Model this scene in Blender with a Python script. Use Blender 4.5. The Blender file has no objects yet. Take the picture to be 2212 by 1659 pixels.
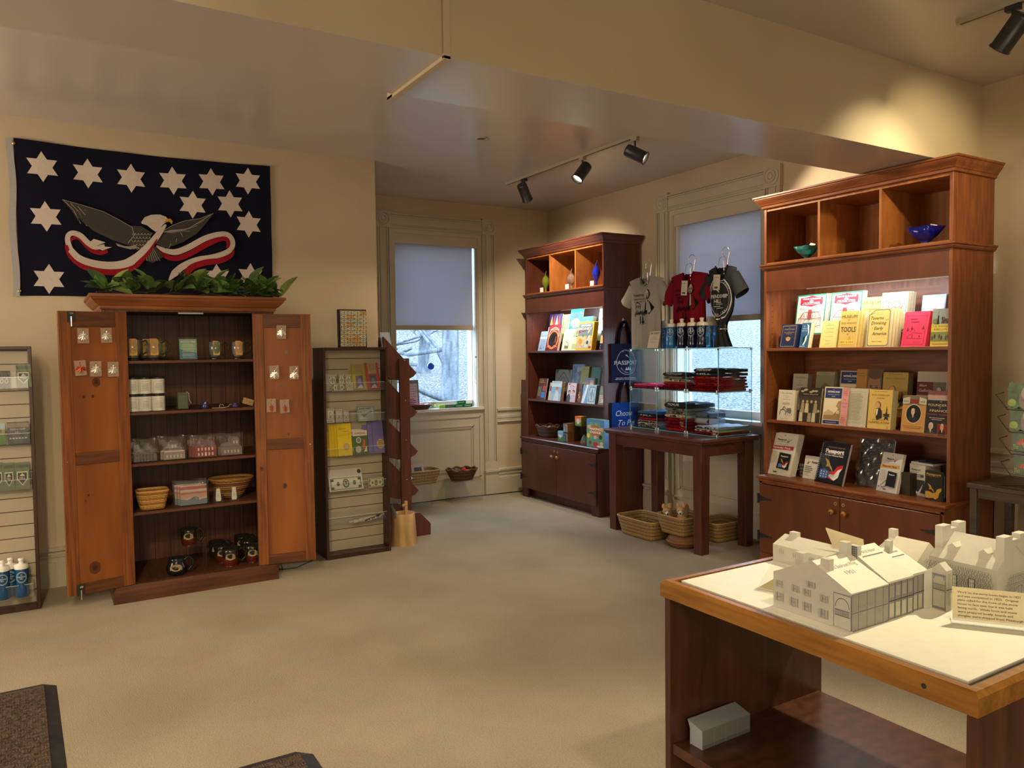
import bpy, math, random
import numpy as np
from mathutils import Matrix, Vector
R = math.radians
PI = math.pi
SC = bpy.context.scene
COL = SC.collection
rnd = random.Random(7)

# ------------------------------------------------------------------ camera
EYE = 1.45
FPX, YAW, PITCH, ROLL = 1670.8, 5.73845612, -.04310057, .01231564
def cam_rows():
    F = np.array([math.cos(YAW)*math.cos(PITCH), math.sin(YAW)*math.cos(PITCH), math.sin(PITCH)])
    rt = np.array([math.sin(YAW), -math.cos(YAW), 0]); dn = np.cross(F, rt)
    c, s = math.cos(ROLL), math.sin(ROLL)
    return np.array([c*rt+s*dn, -s*rt+c*dn, F])
CM = cam_rows()
cd = bpy.data.cameras.new('camera'); cam = bpy.data.objects.new('camera', cd); COL.objects.link(cam)
cd.sensor_width = 36; cd.lens = FPX/2212*36; cd.clip_start = .05; cd.clip_end = 200
rt, dn, fw = [Vector(r) for r in CM]
cam.matrix_world = Matrix(((rt.x, -dn.x, -fw.x, 0), (rt.y, -dn.y, -fw.y, 0), (rt.z, -dn.z, -fw.z, EYE), (0, 0, 0, 1)))
SC.camera = cam
def ray(u, v): return CM.T @ np.array([(u-1106)/FPX, (v-829.5)/FPX, 1])
def at(u, v, ax, val):
    """surveying helper: the point of the plane coordinate[ax]=val seen at a place in the photograph"""
    d = ray(u, v); c = np.array([0, 0, EYE]); t = (val-c[ax])/d[ax]
    return Vector(c+t*d)

def along(p0, d, k, val):
    """how far from p0 along d a point must lie to be seen at image column (k=0) or row (k=1) val"""
    g = CM[k]*FPX-(val-(1106, 829.5)[k])*CM[2]; p0 = np.array(p0, float)-np.array([0, 0, EYE]); return -(g@p0)/(g@np.array(d, float))
def xat(u, y, z): return along((0, y, z), (1, 0, 0), 0, u)
def yat(u, x, z): return along((x, 0, z), (0, 1, 0), 0, u)
def zat(v, x, y): return along((x, y, 0), (0, 0, 1), 1, v)

# ------------------------------------------------------------------ world, exposure, render look
SC.view_settings.view_transform = 'Standard'; SC.view_settings.look = 'None'
SC.view_settings.gamma = 1; SC.view_settings.use_curve_mapping = False
SC.view_settings.exposure = EXPOSURE = 0.78
W = bpy.data.worlds.new('sky'); SC.world = W; W.use_nodes = True
nt = W.node_tree; bg = nt.nodes['Background']
tc = nt.nodes.new('ShaderNodeTexCoord'); sp = nt.nodes.new('ShaderNodeSeparateXYZ'); cr = nt.nodes.new('ShaderNodeValToRGB')
cr.color_ramp.elements[0].position = 0.0; cr.color_ramp.elements[0].color = (.62, .78, 1, 1)
cr.color_ramp.elements[1].position = 1.0; cr.color_ramp.elements[1].color = (.42, .64, 1, 1)
nt.links.new(tc.outputs['Generated'], sp.inputs[0]); nt.links.new(sp.outputs['Z'], cr.inputs[0]); nt.links.new(cr.outputs[0], bg.inputs[0])
bg.inputs[1].default_value = 9.0
SC.cycles.max_bounces = 8; SC.cycles.diffuse_bounces = 4; SC.cycles.glossy_bounces = 3
SC.cycles.transmission_bounces = 6; SC.cycles.transparent_max_bounces = 40
SC.cycles.caustics_reflective = False; SC.cycles.caustics_refractive = False
SC.cycles.sample_clamp_indirect = 4; SC.cycles.use_denoising = True
SC.cycles.blur_glossy = .5

def aim(o, target):
    d = Vector(target)-o.location; o.rotation_euler = d.to_track_quat('-Z', 'Y').to_euler()
def spot(loc, target, power, angle, blend=.4, col=(1, .74, .42), size=.035):
    l = bpy.data.lights.new('spot_light', 'SPOT'); o = bpy.data.objects.new('spot_light', l); COL.objects.link(o)
    l.energy = power; l.spot_size = R(angle); l.spot_blend = blend; l.color = col; l.shadow_soft_size = size
    o.location = loc; aim(o, target); return o
def area(loc, target, power, sx, sy, col):
    l = bpy.data.lights.new('area_light', 'AREA'); o = bpy.data.objects.new('area_light', l); COL.objects.link(o)
    l.shape = 'RECTANGLE'; l.size = sx; l.size_y = sy; l.energy = power; l.color = col; o.location = loc; aim(o, target); return o
# unseen warm spots where the shop's other tracks would hang, then two added fills
WARM = (1, .80, .48)
spot((1.0, .5, 2.80), (4.15, -.35, 0), 150, 62, .95, WARM, .06)
spot((.6, 1.0, 2.80), (5.3, -.7, 1.1), 70, 50, .95, WARM, .05)
spot((1.36, -3.57, 2.76), (1.32, -2.05, .74), 165, 62, .8, (1, .86, .54), .03)
spot((1.3, -3.57, 2.72), (2.45, -4.1, 2.3), 40, 56, .9, (1, .80, .45))
spot((.4, -1.6, 2.80), (3.2, -2.6, 0), 62, 70, .95, WARM, .06)
spot((-1.5, .9, 2.78), (1.4, .6, 0), 60, 100, .9, WARM)
area((-2.7, .3, 1.6), (4.5, -1.2, 1.3), 42, 3.5, 1.5, (1, .84, .58))  # added soft fill behind the camera, standing for the rest of the lit shop
area((4.1, 3.1, 1.7), (4.3, -2, 2.4), 62, 1.8, 1.4, (1, .83, .64))  # added soft fill off to the left, brightening the far ceiling and walls
# ------------------------------------------------------------------ materials
def nodemat(name):
    m = bpy.data.materials.new(name); m.use_nodes = True
    return m, m.node_tree, m.node_tree.nodes['Principled BSDF']
def lin(c):
    """sRGB 0-255 to linear"""
    return tuple(((x/255)/12.92 if x/255 <= .04045 else ((x/255+.055)/1.055)**2.4) for x in c)
MC = {}
def bump(nt, bs, src, strength, dist=.002):
    b = nt.nodes.new('ShaderNodeBump'); b.inputs['Strength'].default_value = strength; b.inputs['Distance'].default_value = dist
    nt.links.new(src, b.inputs['Height']); nt.links.new(b.outputs[0], bs.inputs['Normal'])
def noise_mat(name, c1, c2, scale=4, rough=.6, detail=4, stretch=(1, 1, 1), bmp=0, bscale=None, spec=.4, bdist=.002, coords='Object', wood=0, metal=0):
    if name in MC: return MC[name]
    m, nt, bs = nodemat(name)
    tc = nt.nodes.new('ShaderNodeTexCoord'); mp = nt.nodes.new('ShaderNodeMapping')
    mp.inputs['Scale'].default_value = stretch
    nt.links.new(tc.outputs[coords], mp.inputs[0])
    n = nt.nodes.new('ShaderNodeTexNoise'); n.inputs['Scale'].default_value = scale; n.inputs['Detail'].default_value = detail
    nt.links.new(mp.outputs[0], n.inputs['Vector'])
    src = n.outputs['Fac']
    cr = nt.nodes.new('ShaderNodeValToRGB'); e = cr.color_ramp.elements
    e[0].position = .32; e[0].color = (*c1, 1); e[1].position = .68; e[1].color = (*c2, 1)
    if wood:
        w = nt.nodes.new('ShaderNodeTexWave'); w.wave_type = 'BANDS'; w.bands_direction = 'X'
        w.inputs['Scale'].default_value = wood; w.inputs['Distortion'].default_value = 5; w.inputs['Detail'].default_value = 3
        w.inputs['Detail Scale'].default_value = 1.2
        nt.links.new(mp.outputs[0], w.inputs['Vector'])
        mx = nt.nodes.new('ShaderNodeMath'); mx.operation = 'MULTIPLY_ADD'; mx.inputs[1].default_value = .14
        nt.links.new(w.outputs['Fac'], mx.inputs[0])
        m2 = nt.nodes.new('ShaderNodeMath'); m2.operation = 'MULTIPLY'; m2.inputs[1].default_value = .86
        nt.links.new(n.outputs['Fac'], m2.inputs[0]); nt.links.new(m2.outputs[0], mx.inputs[2]); src = mx.outputs[0]
    nt.links.new(src, cr.inputs[0]); nt.links.new(cr.outputs[0], bs.inputs['Base Color'])
    bs.inputs['Roughness'].default_value = rough; bs.inputs['Specular IOR Level'].default_value = spec
    bs.inputs['Metallic'].default_value = metal
    if bmp:
        n2 = nt.nodes.new('ShaderNodeTexNoise'); n2.inputs['Scale'].default_value = bscale or scale*8; n2.inputs['Detail'].default_value = 3
        nt.links.new(tc.outputs[coords], n2.inputs['Vector']); bump(nt, bs, n2.outputs['Fac'], bmp, bdist)
    MC[name] = m; return m
def plain(name, c, rough=.5, spec=.5, metal=0, emit=0, alpha=1, trans=0, coat=0):
    if name in MC: return MC[name]
    m, nt, bs = nodemat(name)
    tc = nt.nodes.new('ShaderNodeTexCoord'); n = nt.nodes.new('ShaderNodeTexNoise'); n.inputs['Scale'].default_value = 30
    nt.links.new(tc.outputs['Object'], n.inputs['Vector'])
    mx = nt.nodes.new('ShaderNodeMix'); mx.data_type = 'RGBA'
    mx.inputs[6].default_value = (*[x*.93 for x in c], 1); mx.inputs[7].default_value = (*[min(1, x*1.06) for x in c], 1)
    nt.links.new(n.outputs['Fac'], mx.inputs[0]); nt.links.new(mx.outputs[2], bs.inputs['Base Color'])
    bs.inputs['Roughness'].default_value = rough; bs.inputs['Specular IOR Level'].default_value = spec
    bs.inputs['Metallic'].default_value = metal; bs.inputs['Transmission Weight'].default_value = trans
    bs.inputs['Coat Weight'].default_value = coat
    if emit: bs.inputs['Emission Color'].default_value = (*c, 1); bs.inputs['Emission Strength'].default_value = emit
    MC[name] = m; return m
def colmat(name, rough=.55, spec=.35, nz=.06, bmp=0, bscale=400):
    """reads the mesh's own colour attribute (flat print and plain-coloured things)"""
    if name in MC: return MC[name]
    m, nt, bs = nodemat(name)
    a = nt.nodes.new('ShaderNodeVertexColor'); a.layer_name = 'Col'
    tc = nt.nodes.new('ShaderNodeTexCoord'); n = nt.nodes.new('ShaderNodeTexNoise'); n.inputs['Scale'].default_value = 60
    nt.links.new(tc.outputs['Object'], n.inputs['Vector'])
    mr = nt.nodes.new('ShaderNodeMapRange'); mr.inputs[3].default_value = 1-nz; mr.inputs[4].default_value = 1+nz
    nt.links.new(n.outputs['Fac'], mr.inputs[0])
    vm = nt.nodes.new('ShaderNodeVectorMath'); vm.operation = 'SCALE'
    nt.links.new(a.outputs[0], vm.inputs[0]); nt.links.new(mr.outputs[0], vm.inputs[3]); nt.links.new(vm.outputs[0], bs.inputs['Base Color'])
    bs.inputs['Roughness'].default_value = rough; bs.inputs['Specular IOR Level'].default_value = spec
    if bmp:
        n2 = nt.nodes.new('ShaderNodeTexNoise'); n2.inputs['Scale'].default_value = bscale; nt.links.new(tc.outputs['Object'], n2.inputs['Vector'])
        bump(nt, bs, n2.outputs['Fac'], bmp)
    MC[name] = m; return m
def clear(name, tint=(1, 1, 1), refl=.08, rough=.02, dens=0.0):
    """thin clear sheet: mostly lets light through, reflects a little at grazing angles"""
    if name in MC: return MC[name]
    m, nt, bs = nodemat(name); nt.nodes.remove(bs); out = nt.nodes['Material Output']
    t = nt.nodes.new('ShaderNodeBsdfTransparent'); t.inputs[0].default_value = (*tint, 1)
    g = nt.nodes.new('ShaderNodeBsdfGlossy'); g.inputs['Roughness'].default_value = rough
    fr = nt.nodes.new('ShaderNodeLayerWeight'); fr.inputs[0].default_value = .5
    mx = nt.nodes.new('ShaderNodeMixShader')
    pw = nt.nodes.new('ShaderNodeMath'); pw.operation = 'POWER'; pw.inputs[1].default_value = 5
    nt.links.new(fr.outputs['Facing'], pw.inputs[0])
    mt = nt.nodes.new('ShaderNodeMath'); mt.operation = 'MULTIPLY_ADD'; mt.inputs[1].default_value = .8; mt.inputs[2].default_value = refl*.55; mt.use_clamp = True
    nt.links.new(pw.outputs[0], mt.inputs[0]); nt.links.new(mt.outputs[0], mx.inputs[0])
    nt.links.new(t.outputs[0], mx.inputs[1]); nt.links.new(g.outputs[0], mx.inputs[2])
    last = mx.outputs[0]
    if dens:
        d = nt.nodes.new('ShaderNodeBsdfDiffuse'); d.inputs[0].default_value = (.8, .84, .86, 1)
        m2 = nt.nodes.new('ShaderNodeMixShader'); m2.inputs[0].default_value = dens
        nt.links.new(last, m2.inputs[1]); nt.links.new(d.outputs[0], m2.inputs[2]); last = m2.outputs[0]
    nt.links.new(last, out.inputs[0]); MC[name] = m; return m

PAINT = colmat('print', .5, .3)
SATIN = colmat('satin_print', .28, .5)
CLOTH = colmat('cloth', .9, .1, .10, .3, 600)
KRAFT = colmat('matte', .8, .2)
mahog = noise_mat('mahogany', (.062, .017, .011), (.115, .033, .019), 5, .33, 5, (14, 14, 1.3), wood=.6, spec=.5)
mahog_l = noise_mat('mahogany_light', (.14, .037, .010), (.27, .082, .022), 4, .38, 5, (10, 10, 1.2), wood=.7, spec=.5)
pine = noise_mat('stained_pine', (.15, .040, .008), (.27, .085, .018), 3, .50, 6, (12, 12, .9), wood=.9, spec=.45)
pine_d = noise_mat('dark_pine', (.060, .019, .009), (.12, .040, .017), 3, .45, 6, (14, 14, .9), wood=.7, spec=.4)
darkwood = noise_mat('dark_frame', (.030, .011, .008), (.055, .020, .013), 5, .4, 4, (10, 10, 1.2), spec=.45)
spinwood = noise_mat('spinner_wood', (.070, .020, .013), (.12, .036, .022), 5, .4, 4, (10, 10, 1.2), spec=.45)
oakwood = noise_mat('cherry_edge', (.24, .098, .014), (.40, .175, .028), 4, .32, 5, (1.2, 14, 14), wood=.6, spec=.5)
casewood = noise_mat('case_wood', (.060, .022, .014), (.12, .043, .024), 3, .3, 5, (9, 9, 1.0), wood=.6, spec=.5)
cream = noise_mat('cream_wall_paint', (.51, .415, .285), (.55, .45, .31), 2, .55, 3, bmp=.08, bscale=220, spec=.3)
ceilm = noise_mat('ceiling_paint', (.54, .49, .445), (.58, .53, .485), 1.5, .24, 3, bmp=.03, bscale=120, spec=.5)
trimm = noise_mat('trim_paint', (.47, .42, .32), (.51, .455, .345), 3, .35, 3, spec=.5)
sashm = noise_mat('sash_paint', (.62, .60, .55), (.68, .66, .61), 3, .35, 3, spec=.5)
metal_b = plain('black_metal', (.018, .018, .018), .4, .5)
brass = plain('brass', (.75, .55, .22), .3, .5, 1)
chrome = plain('chrome', (.8, .8, .8), .18, .5, 1)
white_pl = plain('white_plastic', (.75, .74, .70), .4)
cardw = plain('model_card', (.78, .77, .72), .7, .2)
glassy = clear('window_glass', (.97, .99, 1), .05)
acrylic = clear('clear_acrylic', (.985, .99, .99), .07, .03, .015)
bagfilm = clear('cellophane', (.98, .98, .985), .03, .10, .025)
shelfglass = clear('shelf_glass', (.90, .96, .97), .07)
m, nt2, bs = nodemat('glass_edge'); MC['glass_edge'] = m
bs.inputs['Base Color'].default_value = (.22, .72, .82, 1); bs.inputs['Roughness'].default_value = .15; bs.inputs['Transmission Weight'].default_value = .35
glassedge = m

def horiz(mat, st):
    k = mat.name+'_along'
    if k in MC: return MC[k]
    m = mat.copy(); m.name = k
    for n in m.node_tree.nodes:
        if n.type == 'MAPPING': n.inputs['Scale'].default_value = st
    MC[k] = m; return m
mahog_h = horiz(mahog, (1.3, 14, 14)); mahogl_h = horiz(mahog_l, (1.2, 10, 10)); pined_h = horiz(pine_d, (.9, 14, 14)); pine_h = horiz(pine, (.9, 12, 12))
ALONG = {'mahogany': mahog_h, 'mahogany_light': mahogl_h, 'dark_pine': pined_h, 'stained_pine': pine_h}
def AL(m): return ALONG.get(m.name, m)
# ------------------------------------------------------------------ mesh builder
class MB:
    def __init__(s, org=(0, 0, 0)): s.v = []; s.f = []; s.m = []; s.c = []; s.mats = []; s.org = Vector(org); s.mat = None; s.col = (1, 1, 1); s.xf = None; s.sm = []
    def mi(s, mat):
        if mat not in s.mats: s.mats.append(mat)
        return s.mats.index(mat)
    def add(s, vs, fs, mat=None, col=None, smooth=False):
        b = len(s.v); mat = mat or s.mat
        if s.xf is not None: vs = [s.xf @ Vector(p) for p in vs]
        s.v += [tuple(Vector(p)-s.org) for p in vs]
        k = s.mi(mat)
        for f in fs:
            s.f.append(tuple(b+i for i in f)); s.m.append(k); s.c.append(col or s.col); s.sm.append(smooth)
        return s
    def box(s, x0, x1, y0, y1, z0, z1, mat=None, col=None):
        x0, x1 = min(x0, x1), max(x0, x1); y0, y1 = min(y0, y1), max(y0, y1); z0, z1 = min(z0, z1), max(z0, z1)
        vs = [(x, y, z) for z in (z0, z1) for y in (y0, y1) for x in (x0, x1)]
        return s.add(vs, [(0, 2, 3, 1), (4, 5, 7, 6), (0, 1, 5, 4), (2, 6, 7, 3), (0, 4, 6, 2), (1, 3, 7, 5)], mat, col)
    def prism(s, poly, ax, a, b, mat=None, col=None, smooth=False):
        """poly of 2-D points in the two other axes (cyclic order), extruded along ax from a to b"""
        def p3(p, t): return {0: (t, p[0], p[1]), 1: (p[0], t, p[1]), 2: (p[0], p[1], t)}[ax]
        n = len(poly); vs = [p3(p, a) for p in poly]+[p3(p, b) for p in poly]
        s.add(vs, [tuple(range(n))[::-1], tuple(range(n, 2*n))], mat, col)
        return s.add(vs, [(i, (i+1) % n, n+(i+1) % n, n+i) for i in range(n)], mat, col, smooth)
    def cyl(s, p0, p1, r0, r1=None, n=12, caps=True, mat=None, col=None, smooth=True):
        r1 = r0 if r1 is None else r1
        p0, p1 = Vector(p0), Vector(p1); d = (p1-p0).normalized(); a = d.orthogonal().normalized(); b = d.cross(a)
        vs = [p0+(a*math.cos(t)+b*math.sin(t))*r0 for t in [2*PI*i/n for i in range(n)]]+[p1+(a*math.cos(t)+b*math.sin(t))*r1 for t in [2*PI*i/n for i in range(n)]]
        s.add(vs, [(i, (i+1) % n, n+(i+1) % n, n+i) for i in range(n)], mat, col, smooth)
        if caps: s.add(vs, [tuple(range(n))[::-1], tuple(range(n, 2*n))], mat, col)
        return s
    def tube(s, pts, r, n=6, mat=None, col=None, closed=False):
        pts = [Vector(p) for p in pts]; m = len(pts); vs = []; up = None
        for i, p in enumerate(pts):
            if closed: d = pts[(i+1) % m]-pts[i-1]
            else: d = pts[min(i+1, m-1)]-pts[max(i-1, 0)]
            d.normalize()
            a = (up-d*up.dot(d)).normalized() if up is not None and (up-d*up.dot(d)).length > 1e-5 else d.orthogonal().normalized()
            up = a; b = d.cross(a); rr = r[i] if isinstance(r, (list, tuple)) else r
            vs += [p+(a*math.cos(2*PI*k/n)+b*math.sin(2*PI*k/n))*rr for k in range(n)]
        fs = []
        for i in range(m if closed else m-1):
            j = (i+1) % m
            fs += [(i*n+k, i*n+(k+1) % n, j*n+(k+1) % n, j*n+k) for k in range(n)]
        s.add(vs, fs, mat, col, True)
        if not closed: s.add(vs, [tuple(range(n))[::-1], tuple(range((m-1)*n, m*n))], mat, col)
        return s
    def lathe(s, prof, c=(0, 0, 0), n=20, mat=None, col=None, cap0=True, cap1=False, wob=None, sx=1, sy=1):
        vs = []; c = Vector(c)
        for r, z in prof:
            for k in range(n):
                t = 2*PI*k/n; q = r*(1+(wob(t, z) if wob else 0))
                vs.append((c.x+q*sx*math.cos(t), c.y+q*sy*math.sin(t), c.z+z))
        fs = [(i*n+k, i*n+(k+1) % n, (i+1)*n+(k+1) % n, (i+1)*n+k) for i in range(len(prof)-1) for k in range(n)]
        s.add(vs, fs, mat, col, True)
        if cap0: s.add(vs[:n], [tuple(range(n))[::-1]], mat, col)
        if cap1: s.add(vs[-n:], [tuple(range(n))], mat, col)
        return s
    def grid(s, fn, nu, nv, mat=None, col=None, smooth=True, closed=False, colfn=None):
        vs = [fn(i/nu, j/nv) for j in range(nv+1) for i in range(nu+1)]
        w = nu+1
        fs = [(j*w+i, j*w+i+1, (j+1)*w+i+1, (j+1)*w+i) for j in range(nv) for i in range(nu)]
        if colfn is None: return s.add(vs, fs, mat, col, smooth)
        s.add(vs, fs, mat, col, smooth); n = len(fs)
        for q, f in enumerate(fs):
            s.c[-n+q] = colfn((q % nu+.5)/nu, (q//nu+.5)/nv)
        return s
    def build(s, name, parent=None, bevel=0, subsurf=0, solid=0, link=True):
        me = bpy.data.meshes.new(name); me.from_pydata(s.v, [], s.f)
        for m in s.mats: me.materials.append(m)
        me.polygons.foreach_set('material_index', s.m); me.polygons.foreach_set('use_smooth', s.sm)
        if any(c != (1, 1, 1) for c in s.c):
            ca = me.color_attributes.new('Col', 'FLOAT_COLOR', 'CORNER'); arr = []
            for p, c in zip(me.polygons, s.c): arr += list((*c, 1.0))*p.loop_total
            ca.data.foreach_set('color', arr)
        me.validate(); me.update()
        o = bpy.data.objects.new(name, me); COL.objects.link(o)
        if parent is not None: o.parent = parent
        elif tuple(s.org) != (0, 0, 0): o.location = s.org
        if solid: q = o.modifiers.new('solid', 'SOLIDIFY'); q.thickness = solid; q.offset = 0
        if subsurf: q = o.modifiers.new('sub', 'SUBSURF'); q.levels = subsurf; q.render_levels = subsurf
        if bevel: q = o.modifiers.new('bevel', 'BEVEL'); q.width = bevel; q.segments = 1; q.limit_method = 'ANGLE'; q.angle_limit = R(40)
        return o

def tag(o, label, cat, group=None, kind=None):
    if label: o['label'] = label
    if cat: o['category'] = cat
    if group: o['group'] = group
    if kind: o['kind'] = kind
    return o
def thing(name, label, cat, loc=(0, 0, 0), rz=0, group=None, tilt=0, ry=0):
    o = bpy.data.objects.new(name, None); COL.objects.link(o); o.location = loc; o.rotation_euler = (tilt, ry, rz)
    o.empty_display_size = .05
    return tag(o, label, cat, group)
def struct(o, label=None):
    o['kind'] = 'structure'
    if label: o['label'] = label
    return o
def copy_tree(o, parent=None):
    c = o.copy(); COL.objects.link(c)
    if parent: c.parent = parent
    for ch in o.children: copy_tree(ch, c)
    return c
RW, LW = PI, -PI/2      # facing of things that stand along the window wall and along the flag wall

# ------------------------------------------------------------------ flat print
_txt = {}
def glyphs(sx, bold=0.0, shear=0.0, spacing=1.0):
    k = (sx, bold, shear, spacing)
    if k in _txt: return _txt[k]
    cu = bpy.data.curves.new('t', 'FONT'); cu.body = sx; cu.size = 1; cu.offset = bold; cu.shear = shear; cu.space_character = spacing
    cu.resolution_u = 2; cu.fill_mode = 'FRONT'
    ob = bpy.data.objects.new('t', cu)
    me = ob.to_mesh()
    vs = [(v.co.x, v.co.y) for v in me.vertices]; fs = [tuple(p.vertices) for p in me.polygons]
    ob.to_mesh_clear(); bpy.data.objects.remove(ob); bpy.data.curves.remove(cu)
    if vs:
        x0 = min(v[0] for v in vs); x1 = max(v[0] for v in vs)
    else: x0 = x1 = 0
    _txt[k] = (vs, fs, x0, x1); return _txt[k]
class Art:
    """flat print: coloured shapes in the u (right), v (up) plane"""
    def __init__(s): s.items = []
    def poly(s, pts, c): s.items.append((list(pts), [tuple(range(len(pts)))], lin(c))); return s
    def rect(s, x, y, w, h, c): return s.poly([(x, y), (x+w, y), (x+w, y+h), (x, y+h)], c)
    def frame(s, x, y, w, h, t, c):
        s.items.append(([(x, y), (x+w, y), (x+w, y+h), (x, y+h), (x+t, y+t), (x+w-t, y+t), (x+w-t, y+h-t), (x+t, y+h-t)], [(0, 1, 5, 4), (1, 2, 6, 5), (2, 3, 7, 6), (3, 0, 4, 7)], lin(c))); return s
    def ell(s, cx, cy, rx, ry, c, n=18): return s.poly([(cx+rx*math.cos(2*PI*i/n), cy+ry*math.sin(2*PI*i/n)) for i in range(n)], c)
    def ring(s, cx, cy, r, t, c, n=28, a0=0, a1=2*PI, ry=None):
        q = (ry or r)/r
        vs = []; fs = []
        for i in range(n+1):
            a = a0+(a1-a0)*i/n; vs += [(cx+(r-t)*math.cos(a), cy+(r-t)*q*math.sin(a)), (cx+r*math.cos(a), cy+r*q*math.sin(a))]
            if i: fs.append((2*i-2, 2*i-1, 2*i+1, 2*i))
        s.items.append((vs, fs, lin(c))); return s
    def line(s, pts, w, c):
        vs = []; fs = []
        for i, p in enumerate(pts):
            a = pts[max(0, i-1)]; b = pts[min(len(pts)-1, i+1)]; dx, dy = b[0]-a[0], b[1]-a[1]; l = math.hypot(dx, dy) or 1
            ww = w[i] if isinstance(w, (list, tuple)) else w
            vs += [(p[0]-dy/l*ww/2, p[1]+dx/l*ww/2), (p[0]+dy/l*ww/2, p[1]-dx/l*ww/2)]
            if i: fs.append((2*i-2, 2*i-1, 2*i+1, 2*i))
        s.items.append((vs, fs, lin(c))); return s
    def text(s, t, x, y, h, c, w=None, al='c', bold=0, shear=0, rot=0, sp=1.0):
        """h: cap height; w: width to fit"""
        vs, fs, x0, x1 = glyphs(t, bold, shear, sp); k = h/.70; kx = k
        if w and x1 > x0: kx = w/(x1-x0)
        ww = (x1-x0)*kx; ox = {'c': -ww/2, 'l': 0, 'r': -ww}[al]; cs, sn = math.cos(rot), math.sin(rot); out = []
        for a, b in vs:
            a = (a-x0)*kx+ox; b = b*k; out.append((x+a*cs-b*sn, y+a*sn+b*cs))
        s.items.append((out, fs, lin(c))); return s
    def arc_text(s, t, cx, cy, r, h, c, a0, a1):
        n = len(t)
        for i, ch in enumerate(t):
            if ch == ' ': continue
            a = a0+(a1-a0)*(i/(n-1)); rot = a-PI/2 if a0 > a1 else a+PI/2
            s.text(ch, cx+r*math.cos(a), cy+r*math.sin(a), h, c, rot=rot)
        return s
    def lines(s, x, y, w, n, dy, t, c, al='l', seed=1):
        """runs of print too small to read"""
        q = random.Random(seed)
        for i in range(n):
            ww = w*q.uniform(.75, 1); x0 = x if al == 'l' else x+(w-ww)/2; p = x0
            while p < x0+ww:
                l = q.uniform(.05, .16)*w; s.rect(p, y-i*dy, min(l, x0+ww-p), t, c); p += l+.02*w
        return s
    def star(s, cx, cy, r, c, n=5, inner=.40, rot=0):
        return s.poly([(cx+(r if k % 2 == 0 else r*inner)*math.sin(PI*k/n+rot), cy+(r if k % 2 == 0 else r*inner)*math.cos(PI*k/n+rot)) for k in range(2*n)], c)
    def put(s, mb, fn, mat=PAINT, lift=.00007, base=.0003):
        """fn(u, v, w) -> point"""
        for k, (vs, fs, c) in enumerate(s.items):
            mb.add([fn(u, v, base+lift*k) for u, v in vs], fs, mat, c)
        return mb
def front(u, v, w): return (u, -w, v)          # art on a local front face (facing -y)

# ------------------------------------------------------------------ the room
XW, YR, XF, ZC = 6.816, -4.583, 5.621, 2.907
YS = -2.208                         # end of the flag wall
BX0, BX1, ZB = 2.405, 2.846, 2.455  # beam
XB, YL = -3.2, 3.4                  # back and left limits, behind the camera
carpet = noise_mat('beige_carpet', (.35, .295, .215), (.43, .37, .275), 1.4, .95, 6, bmp=.9, bscale=260, spec=.05, bdist=.004)
nt3 = carpet.node_tree; b3 = nt3.nodes['Principled BSDF']; src3 = b3.inputs['Base Color'].links[0].from_socket
f3 = nt3.nodes.new('ShaderNodeTexNoise'); f3.inputs['Scale'].default_value = 190; f3.inputs['Detail'].default_value = 2; t3_ = nt3.nodes.new('ShaderNodeTexCoord')
r3_ = nt3.nodes.new('ShaderNodeMapRange'); r3_.inputs[1].default_value = .3; r3_.inputs[2].default_value = .7; r3_.inputs[3].default_value = .82; r3_.inputs[4].default_value = 1.16
v3 = nt3.nodes.new('ShaderNodeVectorMath'); v3.operation = 'SCALE'
nt3.links.new(t3_.outputs['Object'], f3.inputs['Vector']); nt3.links.new(f3.outputs['Fac'], r3_.inputs[0]); nt3.links.new(src3, v3.inputs[0]); nt3.links.new(r3_.outputs[0], v3.inputs[3]); nt3.links.new(v3.outputs[0], b3.inputs['Base Color'])
struct(MB().box(XB-.2, XW+.2, YR-.2, YL+.2, -.12, 0, carpet).build('floor'), 'beige cut-pile carpet')
struct(MB().box(XB-.2, XW+.2, YR-.2, YL+.2, ZC, ZC+.12, ceilm).build('ceiling'))
struct(MB().box(BX0, BX1, YR, YL, ZB, ZC, cream).box(BX0+.0005, BX1, YR, YL, ZB-.001, ZB, ceilm).build('trim_1'), 'dropped ceiling beam')
struct(MB().box(XF, XW+.2, YS, YL+.2, 0, ZC, cream).build('wall_left'))
struct(MB().box(XB-.2, XB, YR-.2, YL+.2, 0, ZC, cream).build('wall_back'))
struct(MB().box(XB, XF, YL, YL+.2, 0, ZC, cream).build('wall_far'))
# window wall (x = XW) with its opening, and right wall (y = YR) with its opening
O1 = (-3.73, -2.86, .875, 2.56)     # y0 y1 z0 z1
O2 = (3.975, 4.895, .875, 2.56)     # x0 x1 z0 z1
mb = MB(); mb.mat = cream
mb.box(XW, XW+.22, YR-.2, O1[0], 0, ZC).box(XW, XW+.22, O1[1], YS, 0, ZC).box(XW, XW+.22, O1[0], O1[1], 0, O1[2]).box(XW, XW+.22, O1[0], O1[1], O1[3], ZC)
struct(mb.build('wall_window'))
mb = MB(); mb.mat = cream
mb.box(XB, O2[0], YR-.2, YR, 0, ZC).box(O2[1], XW, YR-.2, YR, 0, ZC).box(O2[0], O2[1], YR-.2, YR, 0, O2[2]).box(O2[0], O2[1], YR-.2, YR, O2[3], ZC)
struct(mb.build('wall_right'))

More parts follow.
